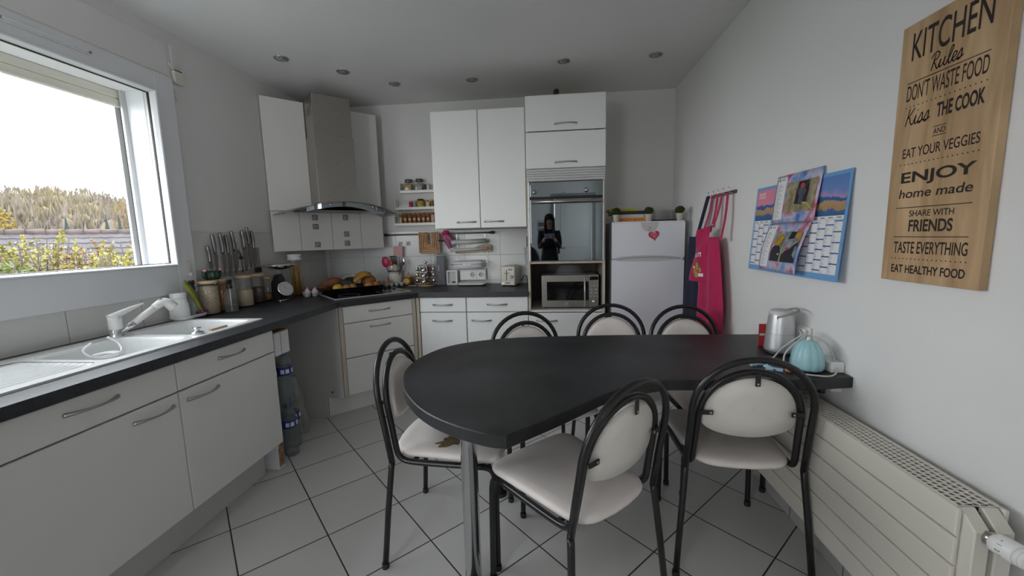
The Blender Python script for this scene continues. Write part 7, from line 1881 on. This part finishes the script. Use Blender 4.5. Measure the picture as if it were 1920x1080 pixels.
# ================================================================== behind the camera (seen in the oven mirror)
t = thing('person', 'person with long dark hair in black clothes holding up a phone', 'person', (0, -.42, 0))
J = {'pel': (0, -.42, .93), 'sp': (0, -.42, 1.10), 'ch': (0, -.415, 1.26), 'nb': (0, -.415, 1.37), 'nk': (0, -.405, 1.43), 'hb': (0, -.385, 1.50), 'ht': (0, -.385, 1.585)}
RAD = {'pel': (.145, .105), 'sp': (.120, .090), 'ch': (.140, .100), 'nb': (.075, .065), 'nk': (.050, .050), 'hb': (.066, .074), 'ht': (.066, .076)}
for s, q in ((-1, 'l'), (1, 'r')):
    J.update({'sh'+q: (s*.145, -.415, 1.345), 'el'+q: (s*.160, -.33, 1.11), 'wr'+q: (s*.085, -.105, 1.245), 'pa'+q: (s*.066, -.055, 1.275), 'hp'+q: (s*.085, -.42, .87), 'kn'+q: (s*.095, -.405, .49), 'an'+q: (s*.10, -.43, .085), 'to'+q: (s*.115, -.30, .035)})
    RAD.update({'sh'+q: (.060, .060), 'el'+q: (.042, .042), 'wr'+q: (.027, .024), 'pa'+q: (.034, .018), 'hp'+q: (.085, .085), 'kn'+q: (.058, .058), 'an'+q: (.042, .042), 'to'+q: (.038, .030)})
nm = list(J); me = bpy.data.meshes.new('body')
ed = [('pel', 'sp'), ('sp', 'ch'), ('ch', 'nb'), ('nb', 'nk'), ('nk', 'hb'), ('hb', 'ht')]
for q in 'lr': ed += [('ch', 'sh'+q), ('sh'+q, 'el'+q), ('el'+q, 'wr'+q), ('wr'+q, 'pa'+q), ('pel', 'hp'+q), ('hp'+q, 'kn'+q), ('kn'+q, 'an'+q), ('an'+q, 'to'+q)]
me.from_pydata([J[k] for k in nm], [(nm.index(a), nm.index(b)) for a, b in ed], [])
o = bpy.data.objects.new('tmp', me); COL.objects.link(o)
sk = o.modifiers.new('s', 'SKIN'); sb = o.modifiers.new('d', 'SUBSURF'); sb.levels = 2; sb.render_levels = 2
for i, k in enumerate(nm):
    v = me.skin_vertices[0].data[i]; v.radius = RAD[k]; v.use_root = (k == 'pel')
dg = bpy.context.evaluated_depsgraph_get(); bm = new(); bm.from_mesh(o.evaluated_get(dg).to_mesh()); o.evaluated_get(dg).to_mesh_clear(); bpy.data.objects.remove(o)
cloth_b = mat('black_clothes', (.010, .010, .012), .85); skin_m = mat('skin', (.42, .24, .17), .5)
for v in bm.verts:
    c = v.co
    if c.z > 1.46:                                            # shape the face: nose, eye hollows, chin
        if c.y > -.335 and abs(c.x) < .014 and 1.515 < c.z < 1.55: c.y += .014
        if c.y > -.345 and .014 < abs(c.x) < .045 and 1.55 < c.z < 1.58: c.y -= .007
for f in bm.faces:
    c = f.calc_center_median(); f.smooth = True
    f.material_index = 1 if (c.z > 1.415 or (c.y > -.125 and c.z > 1.1)) else 0
body = obj('body', bm, [cloth_b, skin_m], t)
bm = new()
for s in (-1, 1):
    pa = Vector((s*.064, -.052, 1.280))
    for k in range(4):                                        # four fingers round the back of the phone
        b0 = Vector((s*(.070-.002*k), -.040-.003*k, 1.262+.016*k)); ln = (.9, 1, .97, .8)[k]
        add_tube(bm, spline([b0, b0+Vector((-s*.018*ln, .014, .004)), b0+Vector((-s*.040*ln, .012, .005)), b0+Vector((-s*.052*ln, .004, .004))], 3), [.0085]*7+[.0085, .0078, .0055], 8)
    b0 = pa+Vector((0, -.012, .006)); add_tube(bm, spline([b0, b0+Vector((-s*.012, -.004, .022)), b0+Vector((-s*.026, .004, .034)), b0+Vector((-s*.034, .008, .036))], 3), [.0095]*7+[.009, .008, .006], 8)
obj('fingers', bm, skin_m, t)
bm = new()
hairm = mat('dark_hair', (.012, .009, .008), .5, var=.3, scale=60, stretch=(8, 8, .6))
prof = []
for z, rx, ryb, ryf in ((1.665, .012, .015, .010), (1.655, .045, .050, .040), (1.63, .072, .078, .066), (1.60, .083, .090, .072), (1.56, .086, .094, .050), (1.50, .086, .094, .030), (1.43, .090, .090, .025), (1.34, .105, .085, .020), (1.22, .110, .075, .010), (1.10, .090, .065, .005)):
    pts = []
    for k in range(28):
        a = 2*PI*k/28; r = (ryf if math.sin(a) > 0 else ryb); w = 1+.03*math.sin(7*a+z*9)
        x = rx*math.cos(a)*w; y = r*math.sin(a)*w
        if math.sin(a) > 0 and z < 1.59: y = min(y, .02)-(.02 if abs(x) < .055 else -.035)   # parted: the face stays free
        pts.append((x, -.395+y, z))
    prof.append(ring(bm, pts))
for a, b in zip(prof, prof[1:]): bridge(bm, a, b)
cap(bm, prof[0]); cap(bm, prof[-1], True)
obj('hair', bm, hairm, t)
bm = new()
for s in (-1, 1): add_ball(bm, (s*.028, -.322, 1.562), .010, .006, .006, 10, 8)
obj('eyes', bm, mat('eye', (.05, .04, .035), .2), t)
bm = new(); add_tube(bm, spline([(-.022, -.318, 1.497), (0, -.312, 1.499), (.022, -.318, 1.497)], 4), .0045, 8); obj('mouth', bm, mat('lips', (.32, .10, .09), .5), t)
t = thing('phone', 'pale blue phone held level in front of the person', 'phone', (0, -.034, 1.30))
bm = new(); add_box(bm, -.077, .077, -.040, -.032, 1.264, 1.338, .003); obj('case', bm, mat('phone_case', (.25, .34, .48), .35), t)
bm = new(); add_box(bm, -.070, .070, -.0408, -.0398, 1.270, 1.332); obj('screen', bm, blackg_m, t)
bm = new(); add_lathe(bm, [(.006, 0), (.006, .002), (0, .002)], M=frame_M((.055, -.032, 1.322), (1, 0, 0), (0, 0, -1), (0, 1, 0)), seg=14); obj('lens', bm, blackg_m, t)
t = thing('office_chair', 'black padded office chair against the rear wall, mirrored in the oven', 'chair', (-.42, -1.25, 0))
cx, cy = -.42, -1.25
bm = new(); o = [(.23*math.cos(2*PI*k/32)*(1 if abs(math.cos(2*PI*k/32)) < .9 else 1), .30*math.sin(2*PI*k/32)) for k in range(32)]
add_pad(bm, o, [(.9, -.03), (1, -.01), (1, .02), (.85, .045), (.3, .05)], M=frame_M((cx, cy-.22, .82), (1, 0, 0), (0, 0, 1), (0, -1, 0))); obj('backrest', bm, black_m, t)
bm = new(); add_pad(bm, rpoly([(-.24, -.22), (.24, -.22), (.23, .24), (-.23, .24)], .09, 5), [(.92, .44), (1, .455), (1, .49), (.9, .515), (.3, .52)], M=Matrix.Translation((cx, cy, 0))); obj('seat', bm, black_m, t)
bm = new(); add_tube(bm, [(cx, cy, .10), (cx, cy, .45)], .03, 14); add_tube(bm, [(cx, cy-.18, .46), (cx, cy-.235, .50), (cx, cy-.235, .62)], .02, 8); obj('post', bm, grey_m, t)
for k in range(5):
    a = 2*PI*k/5+.3; e = Vector((math.cos(a), math.sin(a), 0)); p = Vector((cx, cy, 0))
    bm = new(); add_tube(bm, [p+Vector((0, 0, .10)), p+e*.27+Vector((0, 0, .075))], [.022, .014], 8); lg = obj('leg', bm, black_m, t)
    bm = new(); add_tube(bm, [p+e*.27+e.cross(Vector((0, 0, 1)))*.02+Vector((0, 0, .028)), p+e*.27-e.cross(Vector((0, 0, 1)))*.02+Vector((0, 0, .028))], .027, 14); obj('castor', bm, rubber_m, lg)
t = thing('wall_poster', 'narrow grey paper poster on the rear wall', 'poster', (-.16, RY, 1.33))
bm = new(); add_box(bm, -.24, -.08, RY, RY+.003, 1.10, 1.62); pp = obj('sheet', bm, lgrey_m, t)
bm = new()
for k in range(4): add_box(bm, -.225, -.095, RY+.003, RY+.0036, 1.13+.12*k, 1.21+.12*k)
obj('pictures', bm, smoke('poster_print', [(.10, .10, .12), (.25, .24, .28)], 20, 5), pp)
t = thing('paper_sheet', 'white sheet of notes pinned on the rear wall', 'paper', (-.45, RY, 1.2))
bm = new(); add_box(bm, -.56, -.35, RY, RY+.002, 1.02, 1.32); obj('sheet', bm, paper_m, t)
